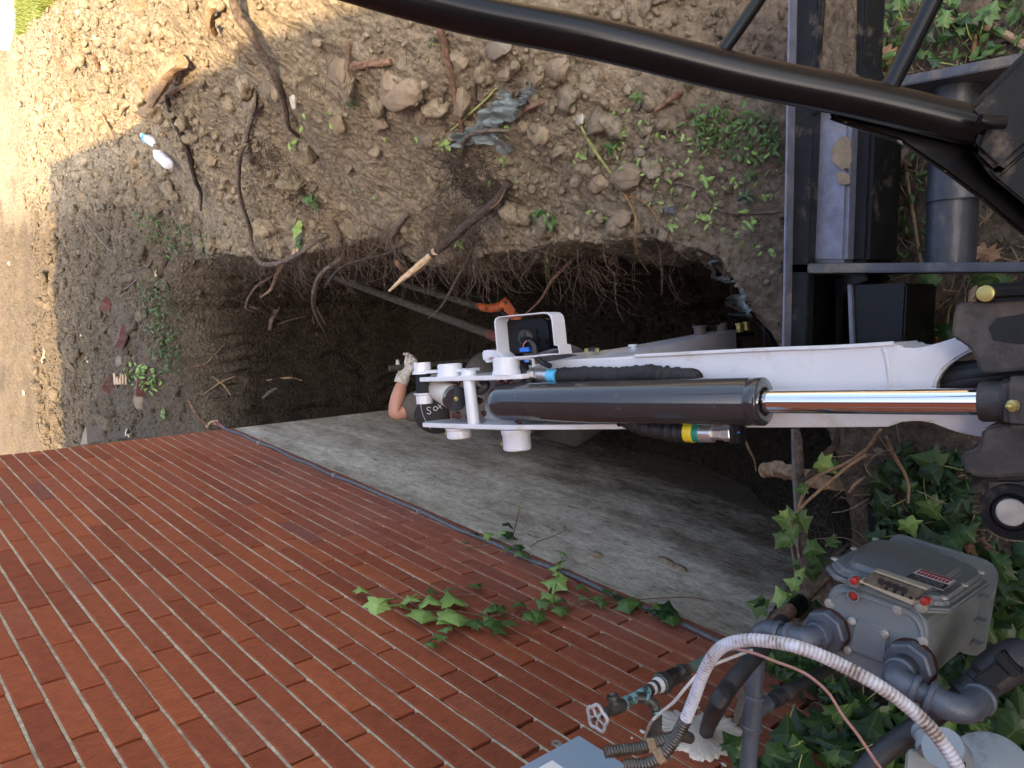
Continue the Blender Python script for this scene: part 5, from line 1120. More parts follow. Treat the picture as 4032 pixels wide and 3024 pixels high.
tube('bark_flap', [atD(1990, 745, ds[0]-.01), atD(1960, 800, ds[1]-.02), atD(1890, 850, ds[2]-.02)], [.002, .004, .002], 'bark_red', tb_, 5, 4)
stick([(1837, 653), (1870, 580), (1918, 543), (1992, 527), (2057, 523)], [.004, .006, .006, .004], 'bark', 'arched root crossing the lower part of the torn tarp', [.02, .05, .07, .07, .05])
stick([(2101, 438), (2154, 425), (2203, 413)], [.008, .010, .008], 'bark_red', 'short broken stick poking from the right side of the tarp', [.03, .05, .06])
stick([(2594, 438), (2643, 401), (2700, 360)], [.006, .009, .008], 'bark_red', 'orange brown stick under the black guard tube', .015)
stick([(2643, 718), (2724, 731), (2781, 767), (2822, 816), (2887, 840), (3082, 836)], [.003, .004, .004, .004, .003], 'bark', 'wiry root trailing towards the blade edge', .010)
stick([(2305, 499), (2350, 580), (2423, 686)], [.003, .005, .003], 'stem_green', 'straight yellow green stem on the heap', .02, kind='plant_stem', cat='stem')
stick([(1795, 518), (1850, 470), (1930, 400), (1975, 350)], [.0025, .004, .0025], 'stem_green', 'yellow green stem lying behind the tarp', .02, kind='plant_stem', cat='stem')
stick([(2464, 751), (2496, 800), (2529, 857), (2553, 938), (2602, 1011), (2675, 1076)], [.0035, .0035, .003, .0025, .0015], 'root_orange', 'orange root hanging over the lip near the blade', [.02, .02, .03, .06, .12, .2])
stick([(2470, 770), (2540, 790), (2600, 850), (2620, 905)], [.002, .002, .0012], 'root_orange', 'fine orange side root beside the hanging orange root', [.02, .02, .02, .03])
stick([(2578, 897), (2634, 979), (2683, 1052), (2732, 1158)], [.004, .005, .003], 'bark', 'grey green root hanging into the trench near the blade', [.02, .05, .12, .25])
stick([(1927, 1019), (1902, 1101), (1870, 1198), (1861, 1247)], [.006, .007, .005, .003], 'bark', 'root dangling into the trench above the orange tool', [.1, .2, .3, .4])
stick([(2325, 1028), (2301, 1101), (2260, 1182), (2228, 1247)], [.007, .007, .005, .003], 'bark_red', 'root dangling into the trench right of the work light', [.1, .2, .3, .4])
stick([(1194, 1031), (1223, 1082), (1245, 1140), (1230, 1169)], [.010, .012, .010, .005], 'bark_red', 'twisted root stub hanging left of the tool handles', [.1, .25, .35, .4])
stick([(1230, 1089), (1212, 1133), (1223, 1205), (1252, 1223)], [.009, .009, .008, .003], 'bark', 'root stub with a bent tip below the twisted one', [.3, .4, .5, .5])
stick([(1325, 865), (1368, 945), (1433, 1010), (1462, 1089), (1513, 1176), (1563, 1234), (1636, 1292)], [.008, .013, .012, .013, .013, .011, .005], 'bark', 'forked branch sliding over the lip across the tool handles', [.02, .04, .12, .4, .6, .7, .8], twigs=[])
stick([(1563, 1205), (1600, 1235), (1639, 1267)], [.008, .006, .003], 'bark', 'side prong of the forked branch over the tool handle', [.7, .75, .8])
stick([(1086, 1299), (1100, 1248), (1122, 1205), (1126, 1147)], [.016, .020, .018, .014], 'bark', 'forked branch standing against the far face of the trench', .05, twigs=[([(1100, 1277), (1151, 1259), (1205, 1248)], .008)])
stick([(1000, 1208), (1050, 1222), (1078, 1234)], [.010, .013, .010], 'bark', 'broken root end left of the forked branch in the trench', .03)
stick([(742, 1455), (811, 1440), (869, 1429), (934, 1386), (995, 1350)], [.005, .007, .006, .003], 'bark_red', 'thin pale root reaching down from the weedy bank', [.03, .06, .1, .15, .2])
stick([(771, 1574), (811, 1632), (854, 1682)], [.008, .012, .012], 'bark_red', 'reddish root near the hooked cable end', [.05, .06, .05])
stick([(870, 1675), (900, 1655), (925, 1652)], [.007, .010, .012], 'peeled', 'cut pale root stub at the corner of the wall', [.1, .12, .12])
stick([(883, 1480), (927, 1516), (952, 1552)], [.005, .006, .003], 'bark_tan', 'pale twig crossing another on the trench face', .08)
stick([(833, 1552), (905, 1502), (956, 1480)], [.005, .006, .004], 'bark_tan', 'pale twig lying under the crossing twig', .06)
stick([(1100, 1494), (1187, 1484), (1238, 1494)], [.008, .009, .004], 'bark_tan', 'pale root sticking out of the face near the foundation', .10)
stick([(1064, 1567), (1100, 1538), (1129, 1523)], [.014, .016, .008], 'bark', 'gnarled root knot near the foundation corner', .06, twigs=[([(1090, 1545), (1118, 1552), (1124, 1565)], .008)])
stick([(500, 1140), (543, 1104), (594, 1046), (608, 1024)], [.005, .009, .006], 'bark', 'thin root along the bank below the weeds', .015)
stick([(640, 1085), (655, 1040), (672, 1000)], [.016, .020, .014], 'bark_dark', 'thick dark root piece beside the thin bank root', .015)
stick([(1513, 1133), (1542, 1053), (1585, 1003), (1628, 959)], [.004, .006, .005], 'bark_dark', 'dark twig hanging between the broken branch and forked branch', [.5, .3, .1, .03])
stick([(1628, 843), (1585, 901), (1578, 945), (1592, 974)], [.009, .013, .013, .009], 'bark', 'short thick curved root on the lip left of the broken branch', [.02, .03, .04, .05])
stick([(1686, 1031), (1730, 1046), (1759, 1082), (1787, 1060)], [.008, .011, .011, .008], 'bark_red', 'knee shaped reddish root below the broken branch', [.15, .2, .25, .2])
stick([(1224, 1020), (1233, 1000), (1240, 985)], [.010, .013, .012], 'peeled', 'small orange cut stub under the looping root', [.1, .1, .1])
stick([(1240, 1240), (1260, 1330), (1290, 1400)], .004, 'bark', 'fine root on the trench floor by the foundation', .02)
# roots and stick at the near end of the trench
stick([(3132, 1690), (3140, 1752), (3146, 1905), (3151, 2007), (3161, 2109), (3166, 2212), (3178, 2320)], [.012, .013, .014, .014, .013, .012, .010], 'bark', 'straight grey stick standing across the near end of the trench', None, dep=[2.05, 2.04, 2.02, 2.0, 1.99, 1.97, 1.95])
stick([(3120, 1690), (3126, 1850), (3134, 2000), (3142, 2150), (3148, 2200)], [.004, .005, .005, .004], 'cable', 'thin grey lath beside the straight grey stick', None, dep=[2.0, 2.0, 1.98, 1.97, 1.96])
rs = stick([(3010, 1853), (3053, 1846), (3125, 1866), (3207, 1889), (3284, 1905), (3380, 1915)], [.019, .023, .022, .023, .019, .015], 'bark_tan', 'thick cut root stub crossing behind the grey stick', None, dep=[2.25, 2.22, 2.17, 2.12, 2.08, 2.05], kind='root_stub', cat='root', jit=.22)
lathe('cut_face', atD(3008, 1853, 2.252), (np.array(atD(3008, 1853, 2.252))-atD(3053, 1846, 2.22))/np.linalg.norm(np.array(atD(3008, 1853, 2.252))-atD(3053, 1846, 2.22)), [(0, 0), (0, .022), (.003, .020), (.004, 0)], 'peeled', rs, 14)
stick([(3299, 1695), (3289, 1751), (3238, 1802), (3207, 1854), (3151, 1900)], [.007, .009, .009, .008, .006], 'bark_dark', 'grey curved root joining the stick above the cut stub', None, dep=[1.92, 1.93, 1.95, 1.98, 2.0])
stick([(2915, 1690), (2950, 1770), (2970, 1810), (2978, 1855)], [.003, .004, .003, .002], 'bark_tan', 'thin root hanging below the yellow taped hose', None, dep=[2.3, 2.32, 2.34, 2.35])
stick([(3490, 1720), (3520, 1790), (3560, 1860), (3578, 1915), (3576, 1980)], [.0035, .0042, .004, .0035, .003], 'bark_tan', 'tan stem on the soil right of the trench end', None, dep=[1.72, 1.73, 1.74, 1.74, 1.75])
stick([(3740, 1880), (3780, 1925), (3830, 1985)], [.004, .005, .005], 'bark_red', 'thin brown stick among the ivy by the bracket', .02)
stick([(3365, 1930), (3395, 1895), (3430, 1870)], [.004, .005, .003], 'bark_tan', 'short pale twig near the black plastic piece', .03)
stick([(3570, 560), (3580, 700), (3610, 880), (3635, 1035)], [.003, .004, .004, .003], 'bark_tan', 'long pale stem between the blade and cross tube', .012)
stick([(3440, 45), (3442, 80), (3425, 110), (3410, 140)], [.004, .006, .004], 'bark_tan', 'pale bent twig beside the upper end of the blade', .015)
stick([(3700, 76), (3850, 105), (3960, 140), (4050, 190)], [.004, .006, .008, .009], 'bark_tan', 'pale branch at the upper right corner', .02)
stick([(3880, 205), (3940, 165), (4000, 150)], [.008, .010, .010], 'bark_dark', 'dark branch piece behind the pale corner branch', .01)
stick([(3840, 230), (3848, 180), (3852, 140)], [.004, .005, .002], 'root_orange', 'orange brown twig tip near the guard bracket', .015)
# ------------------------------------------------------------------ fine root mats along the lip (uncountable)
def roots(name, label, gen, m, seed):
    g = np.random.RandomState(seed); V, F = [], []
    for (P, r) in gen(g):
        v, f = tube_arr(np.array(P), np.array(r), 4, False); b_ = len(V); V += v; F += [[i+b_ for i in q] for q in f]
    o = mesh_obj(name, V, F, m, None, True); return tag(o, label, 'roots', None, 'stuff')
def lipgen(cx_list, per, L=(.08, .32), spread=.1, hang=.6, r0=(.0008, .0022)):
    def gen(g):
        for (px, py) in cx_list:
            base = onG(px, py)
            for k in range(per if px < 2300 else per//5):
                p = base+np.array([g.uniform(-.05, .03), g.normal(0, spread), 0]); p[2] = float(HF(p[0], p[1]))+g.uniform(-.02, .03)
                n_ = 8; l = g.uniform(*L); d = np.array([-1., g.normal(0, .6), g.uniform(-.5, .7)]); d /= np.linalg.norm(d); P = [p]
                for i in range(n_-1):
                    d = d+g.normal(0, .32, 3)+np.array([-.04, 0, -hang*.28]); d /= np.linalg.norm(d); P.append(P[-1]+d*l/n_)
                rr = g.uniform(*r0); yield P, np.linspace(rr, rr*.4, n_)
    return gen
LIP = [(x, y) for x, y in zip(range(760, 2960, 42), np.interp(range(760, 2960, 42), [760, 900, 1100, 1250, 1500, 1700, 2000, 2300, 2600, 2850, 2960], [1060, 1010, 1040, 1020, 985, 1050, 1010, 965, 990, 1010, 1080]))]
roots('lip_roots', 'tangle of fine roots hanging along the trench lip', lipgen(LIP, 9), 'root', 21)
roots('left_roots', 'dense fine roots over the left part of the lip', lipgen([(900+35*i, 1020-6*i) for i in range(22)], 16, (.1, .38)), 'root', 22)
roots('bank_roots', 'fine roots on the weedy far bank of the trench', lipgen([(790+g_*12, 1080+g_*38) for g_ in range(14)], 18, (.08, .3), .12), 'root', 23)
def matgen(cx, cy, n_, rad):
    def gen(g):
        c = onG(cx, cy)
        for k in range(n_):
            a = g.uniform(0, TAU); q = rad*math.sqrt(g.rand()); p = c+np.array([math.cos(a)*q, math.sin(a)*q, 0]); p[2] = float(HF(p[0], p[1]))+g.uniform(.0, .03)
            d = g.normal(0, 1, 3); d[2] = abs(d[2])*.3; d /= np.linalg.norm(d); P = [p]; l = g.uniform(.05, .16)
            for i in range(7): d = d+g.normal(0, .45, 3)+np.array([-.08, 0, -.12]); d /= np.linalg.norm(d); P.append(P[-1]+d*l/7)
            yield P, np.linspace(.0014, .0006, 8)
    return gen
roots('root_clump', 'dark clump of fine roots below the torn tarp', matgen(1870, 700, 260, .11), 'bark_dark', 31)
roots('root_clump', 'tangle of fine roots around the broken branch', matgen(1830, 920, 260, .12), 'root', 32)
roots('root_clump', 'dark hairy roots in the dip of the heap near the long curved root', matgen(1105, 680, 200, .16), 'bark_dark', 33)
roots('root_clump', 'fine roots around the near end of the trench', matgen(3250, 2080, 200, .16), 'root', 34)
def dangle(cx, cy, n_, seed):
    def gen(g):
        c = onG(cx, cy, .02)
        for k in range(n_):
            d = np.array([-1., g.normal(0, .5), -.3]); d /= np.linalg.norm(d); P = [c+g.normal(0, .015, 3)]; l = g.uniform(.1, .34)
            for i in range(9): d = d+g.normal(0, .28, 3)+np.array([0, 0, -.15]); d /= np.linalg.norm(d); P.append(P[-1]+d*l/9)
            yield P, np.linspace(.0022, .0006, 10)
    return gen
roots('hanging_roots', 'bundle of roots dangling into the trench right of the light', dangle(2325, 1010, 22, 0), 'root', 41)
roots('hanging_roots', 'bundle of fine roots dangling below the broken branch', dangle(1890, 1000, 30, 0), 'root', 42)
# ================================================================== STONES
def stone(px, py, wpx, hpx, m, label, seed, lift=.25, kind='stone', rough=.16, rot=0):
    p = onG(px, py); dz = (p-CAMP)@ray(2016, 1512); w_, h_ = wpx*dz/FPX/2, hpx*dz/FPX/2
    g = np.random.RandomState(seed); V0, F0 = ICO[4]
    f = np.ones(len(V0))
    for k in range(12):       # facets: cut the ball by random planes
        nrm = g.normal(0, 1, 3); nrm /= np.linalg.norm(nrm); q = V0@nrm; f = np.minimum(f, np.where(q > .01, g.uniform(.68, .92)/np.maximum(q, .01), 9))
    V = V0*np.minimum(f, 1)[:, None]; q = V0@g.normal(0, 1, (3, 3)); V = V*(1+.34*(fbm(q[:, 0]+q[:, 2]*.7+5, q[:, 1]-q[:, 2]*.6+9, 1.6, 5, .62, seed % 7)+.10*g.normal(0, 1, len(V0))*.3)[:, None])
    hh = min(w_, h_)*.75
    V = V@rotm((0, 0, 1), rot).T*np.array([h_*1.08, w_*1.15, hh])
    t = mesh_obj(kind, V, F0, m, None, True); t.location = Vector([float(v) for v in p+np.array([0, 0, hh*lift*.3])]); autosmooth(t, 22)
    return tag(t, label, kind)
for i, (px, py, w_, h_, m, lab) in enumerate([
    (1352, 285, 125, 215, 'stone', 'tall tan stone on the heap left of the paired clods'), (1577, 372, 235, 150, 'stone', 'largest rounded earthy boulder in the middle of the heap'),
    (1540, 330, 90, 120, 'stone', 'tan slab resting on the large rounded boulder'), (1812, 246, 75, 75, 'stone', 'round brown stone behind the long reddish root'),
    (1967, 190, 130, 85, 'stone_grey', 'rough pale slab just under the black guard tube'), (1990, 290, 90, 55, 'stone', 'small tan stone below the rough pale slab'),
    (2110, 300, 70, 80, 'stone', 'upright stone leaning above the torn tarp'), (2203, 262, 110, 110, 'stone', 'brown stone tucked under the guard tube right of the tarp'),
    (1820, 385, 85, 130, 'stone', 'mottled tan stone beside the long reddish root'), (2130, 523, 82, 90, 'stone', 'smooth tan stone at the lower right of the tarp'),
    (2062, 500, 60, 60, 'stone', 'little brown stone left of the smooth tan one'), (2284, 470, 48, 42, 'stone_pale', 'small whitish stone right of the tarp'),
    (2472, 686, 135, 120, 'stone', 'large crumbly earth lump on the right of the heap'), (2358, 712, 95, 90, 'stone', 'ochre earth lump left of the large crumbly lump'),
    (2447, 857, 100, 90, 'stone', 'ochre lump at the trench lip near the blade'), (2520, 600, 50, 50, 'stone_grey', 'rough grey stone above the large crumbly lump'),
    (1658, 452, 60, 70, 'stone', 'brown stone under the largest boulder'), (1674, 552, 75, 70, 'stone_grey', 'greyish stone on the bare patch of the heap'),
    (1500, 482, 95, 75, 'stone', 'wedge of dry earth left of the brown stone'), (1333, 485, 80, 90, 'stone', 'brown stone below the tall tan stone'),
    (987, 373, 90, 140, 'stone_grey', 'wide flat grey clod at the edge of the sun'), (1063, 335, 90, 130, 'stone_grey', 'rough grey clod behind the long bent root'),
    (1158, 392, 42, 95, 'stone_pale', 'long pale flake of mortar beside the long bent root'), (911, 525, 60, 60, 'stone_grey', 'round grey clod left of the curved root top'),
    (829, 633, 62, 52, 'stone', 'brown clod right of the dark snaking branch'), (1118, 140, 30, 40, 'stone', 'small brown stone right of the bent root in the sun'),
    (1250, 165, 45, 55, 'stone', 'brown pebble above the tall tan stone'), (1160, 320, 30, 48, 'stone', 'tiny brown stone right of the bent root'),
    (610, 1412, 38, 34, 'stone_grey', 'dark grey cobble on the far bank'), (478, 1425, 62, 52, 'stone_grey', 'flat brown stone lying on splintered wood'),
    (1085, 355, 50, 90, 'stone', 'narrow clod between the grey clods'), (555, 1580, 90, 70, 'stone', 'broad earth lump on the bank close to the house corner'),
    (840, 20, 60, 40, 'stone', 'sunlit clod by the stubby upright root'), (2560, 905, 40, 30, 'stone', 'brown lump near the orange root'),
    (3018, 1110, 26, 22, 'stone_grey', 'lowest grey pebble of three beside the blade edge'), (3040, 1075, 22, 24, 'stone_grey', 'middle grey pebble beside the blade edge'), (3005, 1060, 20, 18, 'stone_grey', 'small upper pebble beside the blade edge'),
    (3237, 1315, 30, 22, 'stone_pale', 'white pebble on the soil under the bent bracket'), (3238, 1362, 26, 14, 'stone_pale', 'white pebble almost touching the boom'),
    (3310, 1335, 24, 40, 'stone', 'tan oval pebble beside the bent bracket'), (3335, 1310, 24, 42, 'stone', 'second tan oval pebble beside the black mount box'),
    (3460, 1780, 40, 34, 'stone_grey', 'small angular grey stone under the boom foot'), (2900, 520, 18, 14, 'stone_pale', 'white pebble by the clump of green weeds'),
    (310, 50, 26, 24, 'stone_pale', 'white stone chip near the lawn edge'), (230, 45, 22, 22, 'stone_pale', 'white stone chip at the lawn'),
    (375, 145, 26, 24, 'stone_pale', 'bright stone chip on the sunny heap'), (37, 1038, 20, 16, 'stone_pale', 'white chip on the sunny ground at the left edge'),
    (320, 1320, 15, 12, 'stone_pale', 'white chip in the shade near the shadow line'), (346, 1422, 18, 16, 'stone_pale', 'white chip beside the thin root on the bank'), (94, 1545, 14, 22, 'stone_pale', 'white chip in the sun above the wall'),
    (550, 600, 22, 20, 'stone_grey', 'grey pebble left of the lower bottle')]):
    stone(px, py, w_, h_, m, lab, 100+i)
# bricks and block left in the soil
def rubble(kind, px, py, wpx, L, W_, H_, ang, tilt, m, label, lift=.035, cat='brick'):
    p = onG(px, py, lift); R3 = rotm((0, 0, 1), ang)@rotm((0, 1, 0), tilt); 
    o = fbox(kind, p, R3@np.array([W_/2, 0, 0]), R3@np.array([0, L/2, 0]), R3@np.array([0, 0, H_/2]), m, None, .005, 2); return tag(o, label, cat)
rubble('brick_fragment', 441, 1198, 40, .10, .07, .07, .7, .5, 'redbrick', 'bright red brick corner sticking out of the bank')
rubble('brick_fragment', 500, 1326, 60, .16, .12, .06, .6, .35, 'redbrick', 'dull red half brick with its face up on the bank')
rubble('brick_fragment', 575, 1524, 40, .12, .07, .06, 1.1, .2, 'redbrick', 'reddish brick piece beside bright green weeds')
hc = thing('clay_block', 'broken hollow clay block lying open on the bank', 'clay block', onG(450, 1515))
p = onG(450, 1512, .03); R3 = rotm((0, 0, 1), .5)@rotm((0, 1, 0), .5)
for (a, b_, c_, hx, hy, hz, nm) in ((0, .07, 0, .05, .010, .045, 'side'), (0, -.07, 0, .05, .010, .045, 'side'), (.045, 0, 0, .008, .075, .045, 'back'), (0, 0, -.04, .05, .075, .008, 'bottom')):
    fbox(nm, p+R3@np.array([a, b_, c_]), R3@np.array([hx, 0, 0]), R3@np.array([0, hy, 0]), R3@np.array([0, 0, hz]), 'redbrick', hc, .003)
for k in range(5): prism('wood_splinter', [onG(468+k*12, 1470+(k % 3)*14, .045), onG(476+k*12, 1466+(k % 2)*14, .05), onG(482+k*10, 1510, .05), onG(472+k*11, 1514, .045)], (0, 0, -.008), 'peeled', hc, .001)
cbk = thing('concrete_block', 'dirt covered concrete block against the house corner', 'block', onG(410, 1700))
bpz = float(HB(*onG(410, 1690)[:2])); zt_ = bpz+.10
prism('block', [atZ(x, y, zt_) for x, y in [(340, 1672), (505, 1668), (515, 1722), (345, 1748)]], (0, 0, -.28), 'block', cbk, .010, 2)
prism('clean_face', [atZ(x, y, zt_-.002) for x, y in [(325, 1705), (338, 1676), (346, 1748), (316, 1752)]], (0, 0, -.22), 'stone_grey', cbk, .006, 2)
# black plastic piece at the trench end
bpz = onG(3458, 2045, .02); o = fbox('plastic_piece', bpz, (.040, .006, .0), (-.002, .014, 0), (0, 0, .006), 'black_dusty', None, .002); tag(o, 'small black plastic bar on the soil beside the ivy', 'plastic piece')
o = prism('dark_shard', [onG(x, y, .02) for x, y in [(2628, 818), (2668, 815), (2672, 842), (2634, 838)]], (0, 0, -.006), 'cable', None, .001); tag(o, 'small flat dark shard near the wiry root', 'shard')
# ------------------------------------------------------------------ torn tarp
tg = [(2146, 328), (2100, 368), (2085, 402), (2032, 344), (2020, 400), (1990, 413), (1943, 442), (1910, 507), (1870, 531), (1829, 556), (1825, 592), (1902, 580), (1984, 580), (2016, 621), (2065, 604), (2040, 556), (1992, 523), (2097, 458), (2114, 401), (2150, 372)]
def inpoly(x, y, P):
    c = False; j = len(P)-1
    for i in range(len(P)):
        if ((P[i][1] > y) != (P[j][1] > y)) and (x < (P[j][0]-P[i][0])*(y-P[i][1])/(P[j][1]-P[i][1]+1e-9)+P[i][0]): c = not c
        j = i
    return c
def crumple(name, poly, m, label, lift, amp, step=6, seed=0, cat='tarp'):
    xs = np.arange(min(p[0] for p in poly), max(p[0] for p in poly)+step, step); ys = np.arange(min(p[1] for p in poly), max(p[1] for p in poly)+step, step)
    g = np.random.RandomState(seed); P0 = onG(float(np.mean(xs)), float(np.mean(ys))); idx = {}; V = []; F = []
    base = {}
    for i, x in enumerate(xs):
        for j, y in enumerate(ys):
            if inpoly(x+g.uniform(-3, 3), y+g.uniform(-3, 3), poly) and not (fbm(x, y, .045, 3, .5, seed) > .30):
                idx[i, j] = len(V); p = onG(x, y); p[2] = .6*float(HF(p[0]+.02, p[1]))+.4*p[2]
                f1 = abs(float(fbm(x+y*.4, y, .022, 3, .5, seed+1)))*2.4+abs(float(fbm(x, y+x*.3, .07, 3, .55, seed+2)))*.8; p[2] += lift+amp*f1; V.append(p)
    for (i, j) in idx:
        if all(k in idx for k in ((i+1, j), (i, j+1), (i+1, j+1))): F.append([idx[i, j], idx[i+1, j], idx[i+1, j+1], idx[i, j+1]])
    o = mesh_obj(name, V, F, m, None, True); bm = bmesh.new(); bm.from_mesh(o.data); bmesh.ops.solidify(bm, geom=bm.faces[:], thickness=.0015); bm.to_mesh(o.data); bm.free(); autosmooth(o, 45)
    return tag(o, label, cat)
crumple('torn_tarp', tg, 'tarp', 'crumpled torn grey blue tarp on the spoil heap', .022, .05, 5, 3)
crumple('tarp_scrap', [(2900, 1170), (2940, 1150), (2965, 1120), (2960, 1190), (2995, 1230), (2985, 1260), (2940, 1235), (2895, 1200)], 'tarp', 'small tarp scrap hanging at the trench lip by the blade', .02, .04, 5, 7)
crumple('tarp_scrap', [(2835, 1010), (2860, 1030), (2880, 1075), (2915, 1110), (2900, 1120), (2865, 1090), (2845, 1050)], 'tarp', 'narrow strip of tarp in the lip above the tarp scrap', .02, .03, 5, 9)
# ================================================================== BOTTLES
def bottle(a_px, b_px, label, ring_m, seed):
    m_ = onG((a_px[0]+b_px[0])/2, (a_px[1]+b_px[1])/2); da, db = [(onG(*q)-CAMP)@CAMR[2] for q in (a_px, b_px)]; dm = min((da+db)/2, (m_-CAMP)@CAMR[2])-.42; h_ = float(np.clip((da-db)/2, -.05, .09)); a = atD(*a_px, dm+h_); b_ = atD(*b_px, dm-h_); ax_ = (b_-a)
    ax_ /= np.linalg.norm(ax_); L = .20; c_ = (a+b_)/2; r = .031
    L = float(np.clip(np.linalg.norm(b_-a), .15, .24))
    a = c_-ax_*L/2
    t = thing('plastic_bottle', label, 'bottle', c_)
    pr = [(0, 0), (0, .30), (.09, .30), (.10, .42), (.17, .62), (.25, .93), (.30, 1.0)]
    prof = [(h*L, q*r) for h, q in pr]
    for k in range(5): h = .34+k*.105; prof += [(h*L, r*.99), ((h+.03)*L, r*.90), ((h+.05)*L, r*.99)]
    prof += [(.93*L, r), (.98*L, r*.85), (L, r*.6), (L*.985, 0)]
    lathe('bottle_body', a, ax_, prof, 'pet', t, 28, 80)
    lathe('bottle_cap', a-ax_*.012, ax_, [(0, 0), (0, .0125), (.002, .014), (.014, .014), (.014, 0)], 'label_white', t, 18)
    lathe('label_wrap', a+ax_*L*.26, ax_, [(0, r*1.01), (0, r*1.03), (L*.16, r*1.03), (L*.16, r*1.01)], 'lblue' if ring_m else 'label_white', t, 28)
    q = a+ax_*L*.33+np.array([0, 0, r*.9]); lathe('label_spot', q, (0, 0, 1), [(0, 0), (0, .011), (.004, .009), (.004, 0)], 'blue' if ring_m else 'wire_pink', t, 14)
bottle((556, 530), (628, 572), 'upper empty clear water bottle with a blue label', True, 1)
bottle((610, 597), (668, 652), 'lower empty clear water bottle with a pinkish spot on its label', False, 2)
# ================================================================== TOOLS IN THE TRENCH
tl = thing('pickaxe', 'pick with long grey handle and worn orange head on the trench floor', 'pickaxe', (.9, 4, -1))
h0, h1 = atD(1590, 1118, 4.6), atD(1890, 1208, 4.15)
tube('handle', [h0, (h0+h1)/2+np.array([0, 0, .01]), h1], [.018, .017, .019], 'handle', tl, 12, 6)
tube('neck', [h1-(h1-h0)*.02, atD(1930, 1214, 4.12), atD(1970, 1206, 4.10), atD(2000, 1180, 4.08)], [.020, .022, .024, .020], 'orange', tl, 12, 5)
prism('blade', [atD(x, y, 4.06) for x, y in [(1978, 1180), (2004, 1182), (2050, 1250), (2060, 1300), (2020, 1300), (1985, 1225)]], ray(2000, 1240)*.02, 'orange', tl, .004)
prism('blade_edge', [atD(x, y, 4.05) for x, y in [(1985, 1225), (1996, 1232), (2014, 1262), (2006, 1266)]], ray(2000, 1240)*.01, 'bark_dark', tl, .002)
tl2 = thing('shovel', 'long handled shovel with red socket leaning down into the trench', 'shovel', (.8, 4, -1))
s0, s1 = atD(1190, 1045, 5.0), atD(1925, 1315, 3.95)
tube('handle', [s0, s0*.6+s1*.4, s1], [.019, .020, .023], 'handle', tl2, 12, 8); tube('socket', [s1, s1+(s1-s0)*.16], [.026, .024], 'redbrick', tl2, 12, 2)
prism('blade', [s1+(s1-s0)*k+lx*q for k, q in [(.14, -.04), (.14, .04), (.2, .1), (.36, .09), (.42, 0), (.36, -.09), (.2, -.1)]], np.array([0, 0, -.004]), 'cast', tl2, .001)
# ================================================================== WHITE BOARD WALL, GRASS
fw = thing('white_shed', 'bright white board wall with dark doorway at the far left corner', 'shed', atZ(40, 100, -.1))
f0, f1 = atZ(70, 190, -.12), atZ(78, -400, -.12)
fd = (f1-f0); fd[2] = 0; fl_ = np.linalg.norm(fd); fd /= fl_; fn = np.array([-fd[1], fd[0], 0])
if fn[1] < 0: fn = -fn
for k in range(7): fbox('board', f0+fd*fl_/2+np.array([0, 0, .09+k*.18]), fd*fl_/2, fn*.012, (0, 0, .088), 'siding' if k < 2 else 'bark_dark', fw, .004)
fbox('corner_post', f0+fn*.05+np.array([0, 0, .65]), fd*.05, fn*.045, (0, 0, .68), 'siding', fw, .006)
fbox('dark_side', f0-fd*.02+fn*.9+np.array([0, 0, .62]), fd*.012, fn*.8, (0, 0, .64), 'pipe_dark', fw, .003)
def grass(name, label, poly, n_, h, seed, m='grass', wdt=.004, curl=.5, onlyZ=True):
    g = np.random.RandomState(seed); V, F, tn, vn = [], [], [], []
    xs = [p[0] for p in poly]; ys = [p[1] for p in poly]; k = 0
    while k < n_:
        x, y = g.uniform(min(xs), max(xs)), g.uniform(min(ys), max(ys))
        if not inpoly(x, y, poly): continue
        k += 1; p = onG(x, y); a = g.uniform(0, TAU); d = np.array([math.cos(a), math.sin(a), 0]); s_ = np.array([-d[1], d[0], 0]); hh = h*g.uniform(.5, 1.2); b_ = len(V); c_ = g.uniform(.2, 1)*curl
        for t in (0, .5, 1): q = p+d*hh*c_*t*t+np.array([0, 0, hh*t*(1-.3*c_*t)]); ww = wdt*(1-t*.9); V += [q-s_*ww, q+s_*ww]; tn += [g.rand()*.0+(k*.618) % 1]*2; vn += [0, 0]
        F += [[b_, b_+1, b_+3, b_+2], [b_+2, b_+3, b_+5, b_+4]]
    o = mesh_obj(name, V, F, m, None, True, {'tone': tn, 'vein': vn}); return tag(o, label, 'grass', None, 'stuff')
grass('lawn', 'patch of sunlit lawn grass beside the white wall', [(75, -60), (330, -60), (215, 5), (160, 75), (110, 130), (75, 140)], 5200, .07, 5, 'grass', .006)
